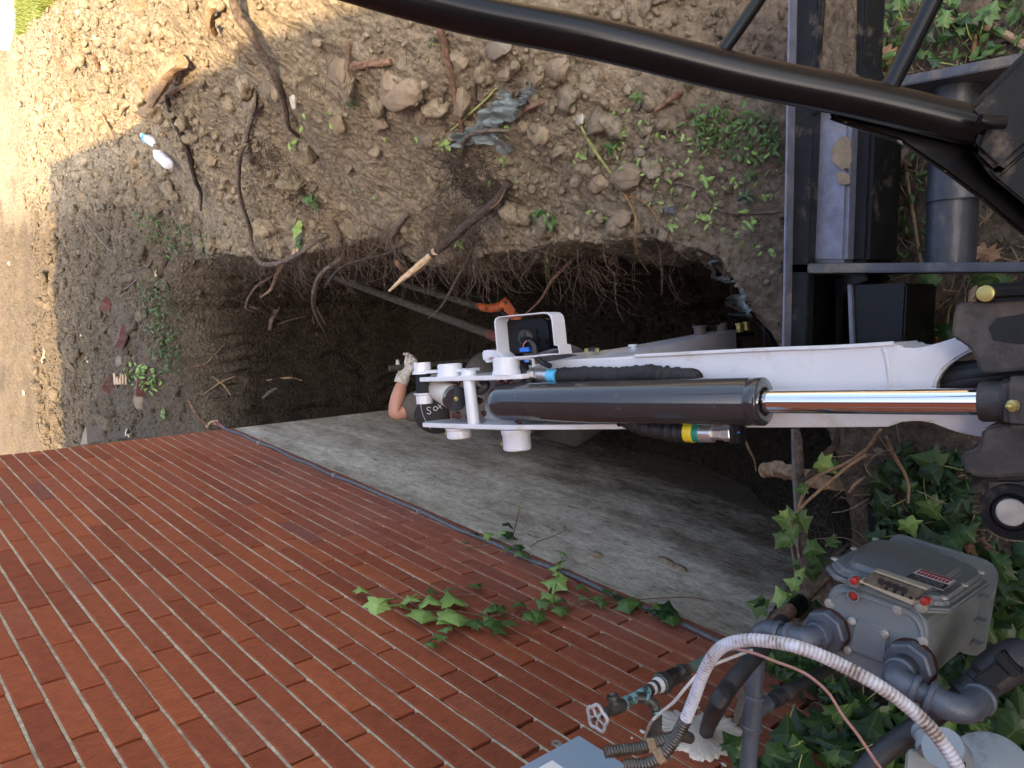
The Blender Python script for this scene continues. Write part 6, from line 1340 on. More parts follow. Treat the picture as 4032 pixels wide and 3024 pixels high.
# ================================================================== LEAVES
def leafmesh(name, kind, m, seed=0):
    g = random.Random(seed)
    if kind == 'ivy':      # five-lobed outline, stalk at the origin
        O = [(0, 0), (.16, -.10), (.42, -.12), (.36, .14), (.62, .30), (.36, .42), (.22, .62), (0, 1.0)]
    elif kind == 'small': O = [(0, 0), (.18, .12), (.26, .35), (.22, .65), (.10, .88), (0, 1.0)]
    elif kind == 'oak': O = [(0, 0), (.10, .1), (.30, .12), (.16, .3), (.42, .42), (.2, .52), (.38, .75), (.14, .78), (0, 1.05)]
    else: O = [(0, 0), (.10, .2), (.13, .5), (.09, .8), (0, 1.0)]
    O = [(x*g.uniform(.88, 1.12), y+g.uniform(-.03, .03)*(0 < y < 1)) for x, y in O]
    side = O[1:-1]; V = []; F = []; vn = []
    c_ = [(0, 0, 0), (0, .33, 0), (0, .66, 0), (0, O[-1][1], -.06)]
    def zz(x, y): return -.35*abs(x)**1.3-.10*y*y+.05*math.sin(6*y+3*abs(x))+.05
    for v in c_: V.append((v[0], v[1], zz(v[0], v[1])+.012)); vn.append(1)
    for sgn in (1, -1):
        b_ = len(V); nS = len(side)
        for x, y in side: V.append((x*sgn*g.uniform(.92, 1.06), y, zz(x, y)+g.uniform(-.02, .02))); vn.append(0)
        mid = [(x*.5*sgn, y*.5+.17, zz(x*.5, y*.5+.17)) for x, y in side]; mb_ = len(V)
        for i, v in enumerate(mid): V.append(v); vn.append(.86 if (kind == 'ivy' and i in (1, 3)) else .25)
        ctr = [0]+[1 if y < .45 else 2 for x, y in side]+[3]
        ch = [0]+[mb_+i for i in range(nS)]+[3]; ot = [0]+[b_+i for i in range(nS)]+[3]
        for i in range(nS+1):
            f = [ch[i], ot[i], ot[i+1], ch[i+1]]; f = list(dict.fromkeys(f)); 
            if sgn < 0: f = f[::-1]
            if len(f) > 2: F.append(f)
            a_, b2 = ctr[i], ctr[i+1]; f = [a_, ch[i], ch[i+1], b2]; f = list(dict.fromkeys(f))
            if sgn < 0: f = f[::-1]
            if len(f) > 2: F.append(f)
    me = bpy.data.meshes.new(name); me.from_pydata(V, [], F); me.update(); at = me.attributes.new('vein', 'FLOAT', 'POINT'); at.data.foreach_set('value', vn); tn = me.attributes.new('tone', 'FLOAT', 'POINT'); tn.data.foreach_set('value', [0.]*len(V))
    me.polygons.foreach_set('use_smooth', [True]*len(me.polygons)); me.materials.append(M[m]); return me
IVY = {m: [leafmesh('leaf', 'ivy', m, s) for s in range(5)] for m in ('leaf_light', 'leaf_dark', 'leaf_mid')}
SML = {m: [leafmesh('leaf', 'small', m, s+20) for s in range(3)] for m in ('leaf_light', 'leaf_mid', 'leaf_dark')}
OAK = [leafmesh('leaf', 'oak', 'leaf_dead', s+40) for s in range(3)]; OAKP = [leafmesh('leaf', 'oak', 'leaf_pale', s+50) for s in range(2)]; LNG = [leafmesh('leaf', 'long', 'leaf_dark', s+60) for s in range(2)]
def frame(nrm, yaxis):
    z = np.asarray(nrm, float); z = z/np.linalg.norm(z); y = np.asarray(yaxis, float); y = y-z*(y@z); y /= np.linalg.norm(y)+1e-9; x = np.cross(y, z); return np.stack([x, y, z], 1)
def leaf(me, p, nrm, yaxis, size, parent=None, name='leaf'):
    R3 = frame(nrm, yaxis); m4 = Matrix.Identity(4)
    for i in range(3):
        for j in range(3): m4[i][j] = R3[i][j]*size
        m4[i][3] = p[i]
    o = bpy.data.objects.new(name, me); C.objects.link(o)
    if parent is not None: par(o, parent)
    o.matrix_basis = m4; return o
def camdir(p): d = CAMP-p; return d/np.linalg.norm(d)
def vine(kind, label, stems, leaves, mat_stem, cat='ivy', rs=.0022, seed=0, tilt=.35):
    """stems: lists of 3-D points; leaves: (point, direction, size, mesh set)"""
    g = np.random.RandomState(seed); t = thing(kind, label, cat, stems[0][0])
    for s_ in stems: tube('stem', s_, [rs, rs*.9, rs*.5], mat_stem, t, 6, 5)
    for (p, d, sz, ms, nb) in leaves:
        n_ = np.asarray(nb, float)+g.normal(0, tilt, 3)*.6; me = ms[g.randint(len(ms))]; p = np.asarray(p, float)
        leaf(me, p, n_, d, sz, t)
    return t
def px_leaf(x, y, ang, szpx, ms, pos, nrm, lift=.012):
    """leaf whose centre shows at (x, y), tip pointing at image angle ang (degrees, 0 = right, 90 = down)"""
    a = math.radians(ang); p = pos(x, y); p2 = pos(x+math.cos(a)*10, y+math.sin(a)*10); d = p2-p; d /= np.linalg.norm(d)
    dz = (p-CAMP)@CAMR[2]; sz = szpx*dz/FPX*1.12
    return (p+np.asarray(nrm)*lift-d*sz*.42, d, sz, ms, nrm)
WX = np.array([1., 0, 0])
wallpos = lambda x, y: atX(x, y, .018)
LL, LD, LM = IVY['leaf_light'], IVY['leaf_dark'], IVY['leaf_mid']
def z5(L): return [(1400+x*.4364, 2300+y*.4364) for x, y in L]
wp_ = lambda L, X=.012: [atX(x, y, X) for x, y in L]
def V5(lst, ms, mz_=None): return [px_leaf(1400+x*.4364, 2300+y*.4364, a, s_*.4364*1.35, ms, wallpos, WX) for x, y, a, s_ in lst]
vine('ivy_vine', 'long ivy vine of pale green leaves spreading over the bricks', [
    wp_(z5([(1600, 245), (1500, 250), (1400, 320), (1250, 350), (1100, 330), (980, 355)])), wp_(z5([(1420, 250), (1200, 290), (900, 240), (700, 245), (500, 225), (300, 180), (200, 180), (90, 120), (20, 60)])),
    wp_(z5([(1100, 95), (950, 95), (850, 105), (700, 120), (560, 135)])), wp_(z5([(900, 0), (960, 40), (1050, 80), (1100, 95)])), wp_([(2811, 2370), (2700, 2352), (2500, 2362), (2300, 2380), (2150, 2400), (2070, 2412)])],
    V5([(45, 80, 250, 100), (195, 210, 100, 150), (265, 150, 260, 130), (400, 290, 85, 160), (475, 160, 255, 150), (600, 330, 95, 180), (660, 180, 270, 150), (860, 170, 240, 180), (820, 330, 150, 170), (910, 370, 80, 200), (545, 120, 270, 70)], LL) +
    V5([(835, 65, 260, 90), (690, 95, 230, 80), (1090, 30, 320, 110), (1230, 400, 100, 130), (1420, 390, 20, 120), (1200, 260, 290, 80), (1260, 250, 260, 100), (1310, 250, 300, 90), (1480, 200, 280, 110), (800, 430, 180, 90), (690, 510, 260, 80), (770, 505, 0, 90), (690, 590, 60, 80), (1050, 390, 170, 110), (1100, 400, 30, 70), (1330, 290, 330, 70), (1240, 370, 350, 60), (1320, 440, 15, 120), (1580, 320, 40, 90), (1130, 300, 240, 60), (1180, 340, 200, 70)], LM),
    'bark_red', seed=1)
g_ = lambda x, y: (2100+x*.4822, 2100+y*.4822)
def V6(lst, ms, X=wallpos): return [px_leaf(*g_(x, y), a, s_*.4822*1.25, ms, X, WX) for x, y, a, s_ in lst]
vine('ivy_vine', 'ivy shoot rising off the long vine towards the grey cable', [wp_([g_(160, 590), g_(180, 450), g_(205, 320), g_(235, 190)], .03)],
     V6([(215, 160, 270, 75), (245, 190, 300, 60), (175, 285, 190, 95), (230, 250, 330, 70), (130, 410, 190, 110), (225, 360, 10, 80), (220, 450, 30, 110), (115, 530, 210, 110), (165, 560, 100, 70)], LL), 'bark_red', seed=2)
vine('ivy_vine', 'darker ivy strand along the grey cable near the middle of the wall', [wp_([g_(0, 640), g_(150, 610), g_(300, 590), g_(480, 575), g_(700, 580)], .014)],
     V6([(230, 570, 270, 90), (225, 660, 80, 100), (70, 600, 200, 100), (35, 700, 110, 110), (400, 460, 260, 110), (500, 545, 180, 90), (560, 595, 90, 70), (610, 500, 250, 110), (690, 520, 290, 90), (760, 610, 80, 140), (800, 550, 310, 120), (855, 590, 350, 90), (440, 555, 200, 60), (375, 550, 160, 60)], LM), 'bark_red', seed=3)
vine('ivy_sprig', 'compact ivy sprig gripping the cable left of the brown rod', [wp_([g_(960, 575), g_(1020, 640), g_(1120, 700)], .016)],
     V6([(975, 650, 200, 90), (1035, 600, 270, 110), (1095, 640, 280, 110), (1060, 700, 100, 110), (1130, 740, 80, 120), (1140, 670, 20, 90), (1010, 640, 250, 70)], LD[:3]+LM[:2]), 'bark_red', seed=4)
c4_ = lambda x, y: (1400+x*.8584, 1600+y*.8584)
vine('ivy_vine', 'small ivy cluster on the cable with a thin shoot over the concrete', [wp_([c4_(490, 655), c4_(600, 635), c4_(700, 640), c4_(800, 690)], .014), wp_([c4_(720, 600), c4_(740, 520), c4_(755, 450)], .02)],
     [px_leaf(*c4_(x, y), a, s_*.8584, ms, wallpos, WX) for x, y, a, s_, ms in [(605, 605, 210, 55, LL), (545, 598, 200, 45, LD), (500, 635, 190, 42, LM), (665, 595, 260, 55, LL), (700, 555, 280, 60, LD), (700, 600, 90, 55, LD), (750, 660, 60, 50, LD), (755, 690, 30, 50, LM), (700, 668, 70, 40, LM), (720, 625, 100, 45, LD), (758, 452, 270, 22, LL), (742, 485, 200, 24, LL), (760, 480, 340, 20, LL), (785, 700, 20, 36, LM)]], 'bark_red', seed=5)
dv = thing('dry_sprig', 'dry brown sprig on the concrete right of the small ivy cluster', 'dry sprig', atX(*c4_(860, 620), .01))
tube('stem', wp_([c4_(800, 645), c4_(850, 615), c4_(920, 590), c4_(965, 565)], .008), .0018, 'bark_red', dv, 5, 4)
for x, y, a in ((840, 632, 200), (880, 565, 250), (955, 572, 300), (905, 575, 20)): q = px_leaf(*c4_(x, y), a, 22, OAK, wallpos, WX); leaf(OAK[0], q[0], WX+np.random.randn(3)*.3, q[1], q[2], dv)
# ivy hanging across the near end of the trench
dpos = lambda dd: (lambda x, y: atD(x, y, dd))
def c5_(x, y): return 2900+x*.5118, 1700+y*.5118
st1 = [(3468, 1690, 1.60), (3412, 1767, 1.64), (3335, 1823, 1.68), (3233, 1869, 1.74), (3176, 1925, 1.78), (3146, 1987, 1.80), (3120, 2058, 1.81), (3112, 2109, 1.81), (3125, 2212, 1.80), (3141, 2345, 1.80)]
st2 = [(3412, 1792, 1.63), (3350, 1828, 1.66), (3258, 1905, 1.71), (3156, 1997, 1.77), (3125, 2068, 1.78), (3150, 2212, 1.77), (3176, 2345, 1.77)]
def V7(lst): return [px_leaf(*c5_(x, y), a, s_*.5118, ms, dpos(1.76), camdir(atD(*c5_(x, y), 1.76))) for x, y, a, s_, ms in lst]
vine('ivy_vine', 'tan ivy vine with light leaves arching over the near end of the trench', [[atD(*p) for p in st1], [atD(*p) for p in st2]],
     V7([(355, 680, 190, 130, LM), (400, 620, 250, 90, LM), (520, 690, 60, 140, LM), (370, 790, 200, 130, LM), (330, 850, 130, 120, LM), (435, 790, 80, 110, LM), (700, 250, 20, 150, LL), (750, 270, 60, 90, LM), (495, 435, 180, 90, LM), (600, 905, 20, 130, LM), (625, 1005, 60, 120, LM), (590, 1110, 80, 110, LM), (430, 1165, 200, 110, LL), (500, 1080, 300, 80, LL), (455, 1020, 160, 70, LM), (560, 960, 210, 80, LM), (375, 625, 300, 70, LL)]), 'bark_tan', rs=.0036, seed=6)
vine('ivy_sprig', 'ivy sprig with broad leaves at the foot of the grey stick', [[atD(2970, 2395, 1.86), atD(3060, 2345, 1.84), atD(3150, 2340, 1.82)]],
     V7([(160, 1330, 200, 150, LM), (345, 1260, 250, 130, LL), (430, 1330, 30, 130, LM), (480, 1290, 330, 120, LM), (560, 1400, 40, 140, LD), (620, 1360, 10, 120, LD), (200, 1340, 30, 90, LD)]), 'bark_tan', rs=.002, seed=7)
vine('ivy_sprig', 'little ivy sprig growing from the end face of the trench', [[atD(3250, 2150, 1.95), atD(3280, 2125, 1.93), atD(3295, 2105, 1.92)]], V7([(740, 830, 280, 90, LM), (760, 850, 350, 70, LM), (725, 850, 190, 60, LM)]), 'bark_tan', rs=.002, seed=8)
# ivy on the ground: the leaves that can be picked out one by one
gpos = lambda x, y: onG(x, y, .045)
def near_n(): return np.array([.0, -.25, 1.])
big_iv = [(3690, 1800, 200, 130, LM), (3725, 1850, 60, 90, LM), (3520, 1880, 30, 90, LD), (3620, 1905, 330, 70, LM), (3515, 1945, 240, 90, LM), (3530, 1990, 150, 80, LD), (3720, 1990, 60, 110, LM), (3650, 1960, 90, 90, LD), (3590, 2050, 200, 70, LM), (3625, 2060, 60, 90, LL), (3690, 2090, 250, 110, LD), (3790, 2060, 40, 120, LD), (3840, 2070, 330, 110, LD), (3730, 2130, 200, 110, LD), (3790, 2130, 60, 110, LD), (3500, 2090, 180, 80, LD), (3550, 2150, 120, 80, LD), (3480, 2100, 100, 60, LM), (3800, 1985, 300, 90, LD), (3560, 1830, 20, 60, LM),
          (3860, 2390, 120, 120, LL), (3900, 2330, 0, 100, LD), (3960, 2280, 60, 120, LD), (3990, 2220, 300, 100, LD), (3930, 2440, 60, 140, LD), (3880, 2470, 150, 110, LD), (4000, 2480, 30, 130, LD), (3980, 2390, 200, 100, LD), (4010, 2550, 60, 120, LD), (3900, 2560, 100, 110, LD), (3960, 2180, 220, 90, LM), (3850, 2270, 180, 70, LM), (4010, 2330, 20, 90, LM)]
def ivy_ground(label, items, seed, pos=gpos, nrm=None, kind='ivy_plant'):
    t = thing(kind, label, 'ivy', pos(items[0][0], items[0][1])); g = np.random.RandomState(seed)
    for x, y, a, s_, ms in items:
        n_ = near_n() if nrm is None else nrm
        q = px_leaf(x, y, a, s_, ms, pos, np.array([0, 0, 1.]), g.uniform(0, .03)); nn = np.asarray(n_)+g.normal(0, .28, 3)
        leaf(ms[g.randint(len(ms))], q[0], nn, q[1], q[2], t)
        if g.rand() < .6: tube('stalk', [q[0], q[0]-q[1]*q[2]*.5+np.array([0, 0, -.02]), q[0]-q[1]*q[2]*.9+np.array([0, 0, -.05])], .0013, 'stem_green', t, 4, 2)
    return t
big_iv = [(a, b, c, d*.82, LD if (i % 3 and e is LM) else e) for i, (a, b, c, d, e) in enumerate(big_iv)]
ivy_ground('dark green ivy on the soil between the meter and the boom foot', big_iv[:20], 11)
ivy_ground('dark ivy leaves behind the right side of the meter', big_iv[20:], 12)
rng_ = np.random.RandomState(77)
def rand_iv(poly, n_, smin, smax, sets, seed):
    g = np.random.RandomState(seed); out = []; xs = [p[0] for p in poly]; ys = [p[1] for p in poly]
    while len(out) < n_:
        x, y = g.uniform(min(xs), max(xs)), g.uniform(min(ys), max(ys))
        if inpoly(x, y, poly): out.append((x, y, g.uniform(0, 360), g.uniform(smin, smax), sets[g.randint(len(sets))]))
    return out
lowpos = lambda x, y: (lambda p, q: q if q[0] < .03 or q[2] > p[2] and q[0] < .05 else p)(onG(x, y, .05), atX(x, y, .03)) if False else (onG(x, y, .06) if onG(x, y)[0] > .02 else atX(x, y, .03+.02*rng_.rand()))
ivy_ground('dark ivy climbing the bricks below the white conduit', rand_iv([(3060, 2900), (3200, 2850), (3320, 2800), (3420, 2800), (3560, 2900), (3580, 3060), (2990, 3060)], 34, 85, 120, [LD, LD, LM], 13), 13, lowpos, np.array([.75, -.2, .6]))
ivy_ground('ivy leaves around the plaster patch and upright pipe', [(2900, 2925, 200, 80, LM), (2935, 2960, 60, 70, LM), (2880, 2945, 120, 50, LM), (2960, 2995, 330, 70, LD), (3010, 3000, 90, 90, LD)], 14, lowpos, np.array([.8, -.2, .5]))
ivy_ground('dark ivy filling the bottom right corner under the black pipe', rand_iv([(3560, 2760), (3700, 2650), (3860, 2560), (4050, 2500), (4060, 3060), (3850, 3060), (3700, 2950)], 46, 100, 160, [LD, LD, LD, LM], 15), 15)
ivy_ground('ivy under the meter between the pipes', rand_iv([(3050, 2480), (3240, 2560), (3500, 2780), (3640, 2880), (3480, 2860), (3250, 2700), (3060, 2600)], 18, 60, 95, [LD, LM], 16), 16, lowpos)
ivy_ground('ivy leaves strewn on the soil under the blade arm', rand_iv([(3460, 1110), (3740, 1090), (4040, 1090), (4040, 1330), (3760, 1330), (3600, 1370), (3460, 1240)], 15, 55, 90, [LD, LM], 17), 17)
ivy_ground('scattered green leaves on the soil beyond the blade frame', rand_iv([(3440, 20), (4040, 0), (4040, 230), (3700, 280), (3460, 250)], 14, 28, 55, [LM, LD], 18)+[(3530, 130, 30, 55, LM), (3530, 720, 90, 65, LM), (3940, 70, 300, 80, LM), (3835, 105, 20, 45, LM)], 18)
def leafstuff(name, label, poly, n_, smin, smax, meshes, seed, pos=gpos, lift=(0, .03), flat=.5, cat='ivy', per=1):
    """many small leaves as one mesh"""
    g = np.random.RandomState(seed); V, F, vn, tn = [], [], [], []; xs = [p[0] for p in poly]; ys = [p[1] for p in poly]; k = 0; mats = meshes[0].materials[0]
    cache = []
    for me in meshes: cache.append((np.array([v.co[:] for v in me.vertices]), [list(p.vertices) for p in me.polygons], np.array([d.value for d in me.attributes['vein'].data])))
    while k < n_:
        x, y = g.uniform(min(xs), max(xs)), g.uniform(min(ys), max(ys))
        if not inpoly(x, y, poly): continue
        k += 1; p = pos(x, y)+np.array([0, 0, g.uniform(*lift)]); dz = (p-CAMP)@CAMR[2]
        for _ in range(per):
            a = g.uniform(0, TAU); R3 = frame(np.array([0, 0, 1.])+g.normal(0, flat, 3), (math.cos(a), math.sin(a), g.normal(0, .3))); s_ = g.uniform(smin, smax)
            v0, f0, w0 = cache[g.randint(len(cache))]; b_ = len(V); V += list(v0@R3.T*s_+p+(g.normal(0, s_, 3)*.6 if per > 1 else 0)); F += [[i+b_ for i in f] for f in f0]; vn += list(w0); tn += [g.rand()]*len(v0)
    o = mesh_obj(name, V, F, mats, None, True, {'vein': vn, 'tone': tn}); return tag(o, label, cat, None, 'stuff')
low = lambda x, y: onG(x, y, .012)
leafstuff('ivy_cover', 'dark ivy ground cover right of the meter', [(3800, 2180), (4060, 2150), (4060, 3060), (3560, 3060), (3560, 2800), (3760, 2600)], 420, .03, .06, LD, 61, low)
leafstuff('ivy_cover', 'dark ivy ground cover between meter and boom', [(3440, 1950), (3560, 1750), (3840, 1800), (3860, 2220), (3700, 2240), (3480, 2160)], 170, .02, .045, LD, 62, low)
leafstuff('ivy_cover', 'low ivy under the meter pipes', [(3000, 2450), (3300, 2560), (3650, 2850), (3500, 3060), (3000, 3060), (3250, 2820)], 130, .025, .05, LD, 63, lowpos)
leafstuff('weeds', 'patch of small green weeds under the guard tube by the blade', [(2780, 420), (3080, 450), (3085, 620), (2960, 660), (2780, 580), (2700, 480)], 230, .010, .026, SML['leaf_mid'], 64, low, cat='weeds')
leafstuff('weeds', 'sparse small green weeds on the right of the heap', [(2400, 420), (3060, 620), (3060, 1000), (2700, 950), (2500, 700), (2350, 560)], 120, .012, .026, SML['leaf_light'], 65, low, cat='weeds')
leafstuff('weeds', 'small green weeds along the ridge beyond the trench', [(590, 1080), (700, 1120), (760, 1300), (740, 1480), (650, 1470), (620, 1300), (590, 1180)], 300, .018, .040, SML['leaf_mid'], 66, low, (0, .09), .7, cat='weeds')
leafstuff('weeds', 'weeds at the upper bend of the far bank', [(560, 830), (680, 850), (880, 930), (870, 1000), (700, 1020), (600, 960)], 190, .016, .034, SML['leaf_mid'], 67, low, (0, .07), .7, cat='weeds')
leafstuff('weeds', 'bright weeds by the reddish brick piece on the bank', [(520, 1440), (610, 1430), (640, 1530), (590, 1545), (530, 1500)], 90, .025, .05, SML['leaf_light'], 68, low, (0, .06), .6, cat='weeds')
leafstuff('weeds', 'small leaves scattered over the heap', [(1100, 450), (2350, 300), (2400, 900), (1900, 900), (1300, 850)], 60, .012, .030, SML['leaf_light'], 69, low, cat='weeds')
leafstuff('weeds', 'green leaves on the soil around the blade frame', [(3450, 480), (3640, 480), (3740, 1040), (3460, 1040)], 70, .012, .030, SML['leaf_mid'], 70, low, cat='weeds')
leafstuff('weeds', 'green weeds beyond the blade arm', [(3430, 0), (4060, 0), (4060, 220), (3600, 290), (3430, 260)], 130, .014, .035, SML['leaf_mid'], 71, low, cat='weeds')
# small plants that can be picked out
def sprig(px, py, n_, szpx, label, seed, ms=None, hgt=.05, kind='seedling'):
    ms = ms or SML['leaf_light']; b_ = onG(px, py); g = np.random.RandomState(seed); t = thing(kind, label, 'plant', b_); dz = (b_-CAMP)@CAMR[2]; s_ = szpx*dz/FPX
    top = b_+np.array([g.normal(0, .01), g.normal(0, .01), hgt]); tube('stem', [b_, (b_+top)/2+g.normal(0, .004, 3), top], .0013, 'stem_green', t, 5, 3)
    for k in range(n_):
        a = k*2.4+g.rand(); f = .3+.7*(k+1)/n_; d = np.array([math.cos(a), math.sin(a), .25]); leaf(ms[k % len(ms)], b_*(1-f)+top*f, (0, 0, 1.)+g.normal(0, .25, 3), d, s_*g.uniform(.8, 1.2), t)
    return t
sprig(1785, 590, 9, 32, 'small green seedling left of the tarp foot', 1); sprig(1254, 790, 4, 48, 'single green ivy leaf cluster below the curved root', 2, LM); sprig(1198, 903, 3, 55, 'pale green ivy leaf inside the root loop', 3, LL)
sprig(1205, 968, 3, 42, 'green ivy leaf just under the root loop', 4, LM); sprig(2145, 860, 7, 42, 'green seedling on the lip right of the broken branch', 5, SML['leaf_mid']); sprig(2200, 880, 6, 38, 'second green seedling beside it with oval leaves', 6, SML['leaf_mid'])
sprig(1835, 980, 7, 26, 'fine leaved seedling by the broken branch tip', 7); sprig(1425, 420, 5, 26, 'dark leaf sprout below the tall tan stone', 8, SML['leaf_dark']); sprig(1742, 178, 3, 28, 'dark leaf beside the long reddish root', 9, SML['leaf_dark'])
sprig(2020, 650, 5, 30, 'pale green leaf sprout under the tarp', 10); sprig(2430, 600, 8, 34, 'green sprout right of the yellow stem', 11, SML['leaf_mid']); sprig(2540, 400, 4, 26, 'ivy leaf sprout near the guard tube', 12, LM)
sprig(2985, 690, 6, 30, 'green sprig on the soil near the blade edge', 13, SML['leaf_mid']); sprig(2970, 800, 7, 34, 'drooping dark green sprig by the blade edge', 14, SML['leaf_dark']); sprig(2990, 880, 5, 34, 'pale two leaved seedling by the blade edge', 15)
sprig(2800, 720, 5, 30, 'bright seedling above the wiry root', 16); sprig(2660, 900, 5, 26, 'seedling near the grey green root', 17); sprig(185, 730, 2, 26, 'green leaf at the corner of the shadow', 18, SML['leaf_mid']); sprig(1180, 575, 5, 30, 'seedling right of the dark snaking branch', 19)
sprig(2175, 1010, 4, 30, 'leaf pair hanging at the trench lip', 20); sprig(2180, 1050, 3, 40, 'pointed green leaf below the leaf pair', 21, SML['leaf_mid']); sprig(660, 1630, 8, 26, 'bright green fern like weed near the house corner', 22)
sprig(1650, 1020, 5, 24, 'tiny seedling in the trench mouth', 23); sprig(1640, 1100, 4, 24, 'tiny seedling beside the broken branch end', 24)
# dead leaves
for i, (x, y, a, s_, ms, lab) in enumerate([(3510, 590, 80, 140, OAK, 'large brown oak leaf under the guard beside the blade'), (3560, 620, 40, 100, OAK, 'second brown oak leaf beside the large one'), (3500, 220, 200, 110, OAK, 'brown oak leaf beyond the blade arm'), (510, 1695, 280, 60, OAKP, 'pale lobed leaf on the concrete block'), (180, 1410, 270, 60, OAKP, 'pale curled leaf at the shadow line'), (3200, 1120, 10, 70, OAKP, 'yellow leaf on the soil beside the blade leg'), (3675, 1180, 90, 70, OAK, 'round brown leaf by the black mount box'), (3700, 1310, 30, 50, OAKP, 'pale dry leaf above the boom foot'), (3860, 2140, 0, 110, OAK, 'brown dead leaf above the meter'), (3920, 2190, 80, 90, OAK, 'second brown dead leaf above the meter'), (3990, 2510, 40, 50, OAKP, 'pinkish pale leaf at the right edge'), (3900, 1000, 200, 120, OAK, 'dead leaf heap behind the cross tube'), (620, 1085, 0, 50, OAKP, 'tan leaf on the ridge')]):
    q = px_leaf(x, y, a, s_, ms, low, np.array([0, 0, 1.]), .012); o = leaf(ms[i % len(ms)], q[0], np.array([0, 0, 1.])+np.random.RandomState(i).normal(0, .2, 3), q[1], q[2], None, 'dead_leaf'); tag(o, lab, 'leaf')
# straw, bits of twig and stems strewn over the near soil
def litter(name, label, poly, n_, L, seed, m='litter', r=(.0006, .0014), pos=low):
    g = np.random.RandomState(seed); V, F = [], []; xs = [p[0] for p in poly]; ys = [p[1] for p in poly]; k = 0
    while k < n_:
        x, y = g.uniform(min(xs), max(xs)), g.uniform(min(ys), max(ys))
        if not inpoly(x, y, poly): continue
        k += 1; p = pos(x, y); a = g.uniform(0, TAU); d = np.array([math.cos(a), math.sin(a), g.normal(0, .25)]); l = g.uniform(*L); P = [p]
        for i in range(5): d = d+g.normal(0, .18, 3); d /= np.linalg.norm(d); P.append(P[-1]+d*l/5)
        P = np.array(P); rr = g.uniform(*r); v, f = tube_arr(P, np.full(6, rr), 4, False); b_ = len(V); V += v; F += [[i+b_ for i in q] for q in f]
    o = mesh_obj(name, V, F, m, None, True); return tag(o, label, 'litter', None, 'stuff')
litter('straw', 'straw and twig bits over the soil by the blade', [(3420, 0), (4060, 0), (4060, 1400), (3420, 1100)], 240, (.02, .10), 81)
litter('straw', 'dry stems among the ivy', [(3380, 1700), (4060, 1900), (4060, 3060), (3600, 3060), (3400, 2200)], 260, (.03, .14), 82)
litter('straw', 'fine twigs over the spoil heap', [(200, 300), (1400, 100), (2700, 400), (3060, 1000), (900, 1000), (300, 1500)], 420, (.03, .14), 83, 'root')
litter('straw', 'fine dead stems on the far bank', [(600, 1000), (900, 1050), (1000, 1500), (800, 1650), (620, 1600)], 260, (.05, .2), 84, 'root')

# ================================================================== PERSON IN THE TRENCH
def skin(name, verts, edges, radii, m, parent, root=0, lev=2, smooth=True):
    me = bpy.data.meshes.new(name); me.from_pydata([tuple(v) for v in verts], edges, []); me.update()
    o = bpy.data.objects.new(name, me); C.objects.link(o)
    md = o.modifiers.new('skin', 'SKIN'); md.use_smooth_shade = True
    for i, r_ in enumerate(radii): me.skin_vertices[0].data[i].radius = (r_, r_) if np.ndim(r_) == 0 else r_
    me.skin_vertices[0].data[root].use_root = True
    sb_ = o.modifiers.new('sub', 'SUBSURF'); sb_.levels = lev; sb_.render_levels = lev
    bpy.context.view_layer.update(); dg = bpy.context.evaluated_depsgraph_get(); nm = bpy.data.meshes.new_from_object(o.evaluated_get(dg)); nm.name = name
    o.modifiers.clear(); o.data = nm; nm.materials.clear(); nm.materials.append(M[m]); nm.polygons.foreach_set('use_smooth', [True]*len(nm.polygons))
    if parent is not None: par(o, parent)
    return o
hd = atD(1728, 1626, 4.12)               # head centre
pr_ = thing('person', 'person in grey shirt, dark cap and pale glove bending in the trench beside the foundation', 'person', (float(hd[0]), 3.2, -1.82))
elb_ = atD(1545, 1640, 4.10); hnd = atD(1612, 1458, 4.14); shl = hd+np.array([-.06, .10, -.10]); neck = hd+np.array([.0, -.05, -.12])
shl = atD(1650, 1590, 4.16); wri = atD(1586, 1498, 4.13)
chest = hd+np.array([.03, -.20, -.22]); belly = hd+np.array([.05, -.34, -.38]); pelvis = hd+np.array([.08, -.44, -.52]); rsh = hd+np.array([.24, -.06, -.20]); relb = rsh+np.array([.06, .06, -.27]); rwr = relb+np.array([-.02, .16, -.20])
fl0 = -1.80; lh, rh = pelvis+np.array([-.09, 0, -.03]), pelvis+np.array([.10, 0, -.03]); lk, rk = lh+np.array([-.0, .16, -.40]), rh+np.array([.03, .05, -.42])
la, ra = np.array([lk[0], lk[1]-.10, fl0+.08]), np.array([rk[0]+.02, rk[1]-.20, fl0+.08]); lt, rt = la+np.array([-.01, .17, -.04]), ra+np.array([.02, .17, -.04])
Vp = [pelvis, belly, chest, neck, hd+np.array([0, -.02, -.05]), hd+np.array([0, 0, .02]), shl, (shl+elb_)/2, elb_, (elb_*.6+wri*.4), wri, rsh, relb, rwr, lh, lk, la, lt, rh, rk, ra, rt]
Ep = [(0, 1), (1, 2), (2, 3), (3, 4), (4, 5), (2, 6), (6, 7), (7, 8), (8, 9), (9, 10), (2, 11), (11, 12), (12, 13), (0, 14), (14, 15), (15, 16), (16, 17), (0, 18), (18, 19), (19, 20), (20, 21)]
Rp = [.13, .12, .14, .06, .075, .085, .065, .052, .045, .046, .030, .06, .042, .03, .085, .058, .045, .04, .085, .058, .045, .04]
skin('body', Vp, Ep, Rp, 'skin', pr_)
skin('shirt', [pelvis+np.array([0, .02, .02]), belly, chest, hd*.35+neck*.65+np.array([0, -.02, -.03]), shl, shl+(elb_-shl)*.72, rsh, (rsh+relb)/2], [(0, 1), (1, 2), (2, 3), (2, 4), (4, 5), (2, 6), (6, 7)], [.155, .150, .168, .085, .094, .074, .085, .075], 'shirt', pr_, 1)
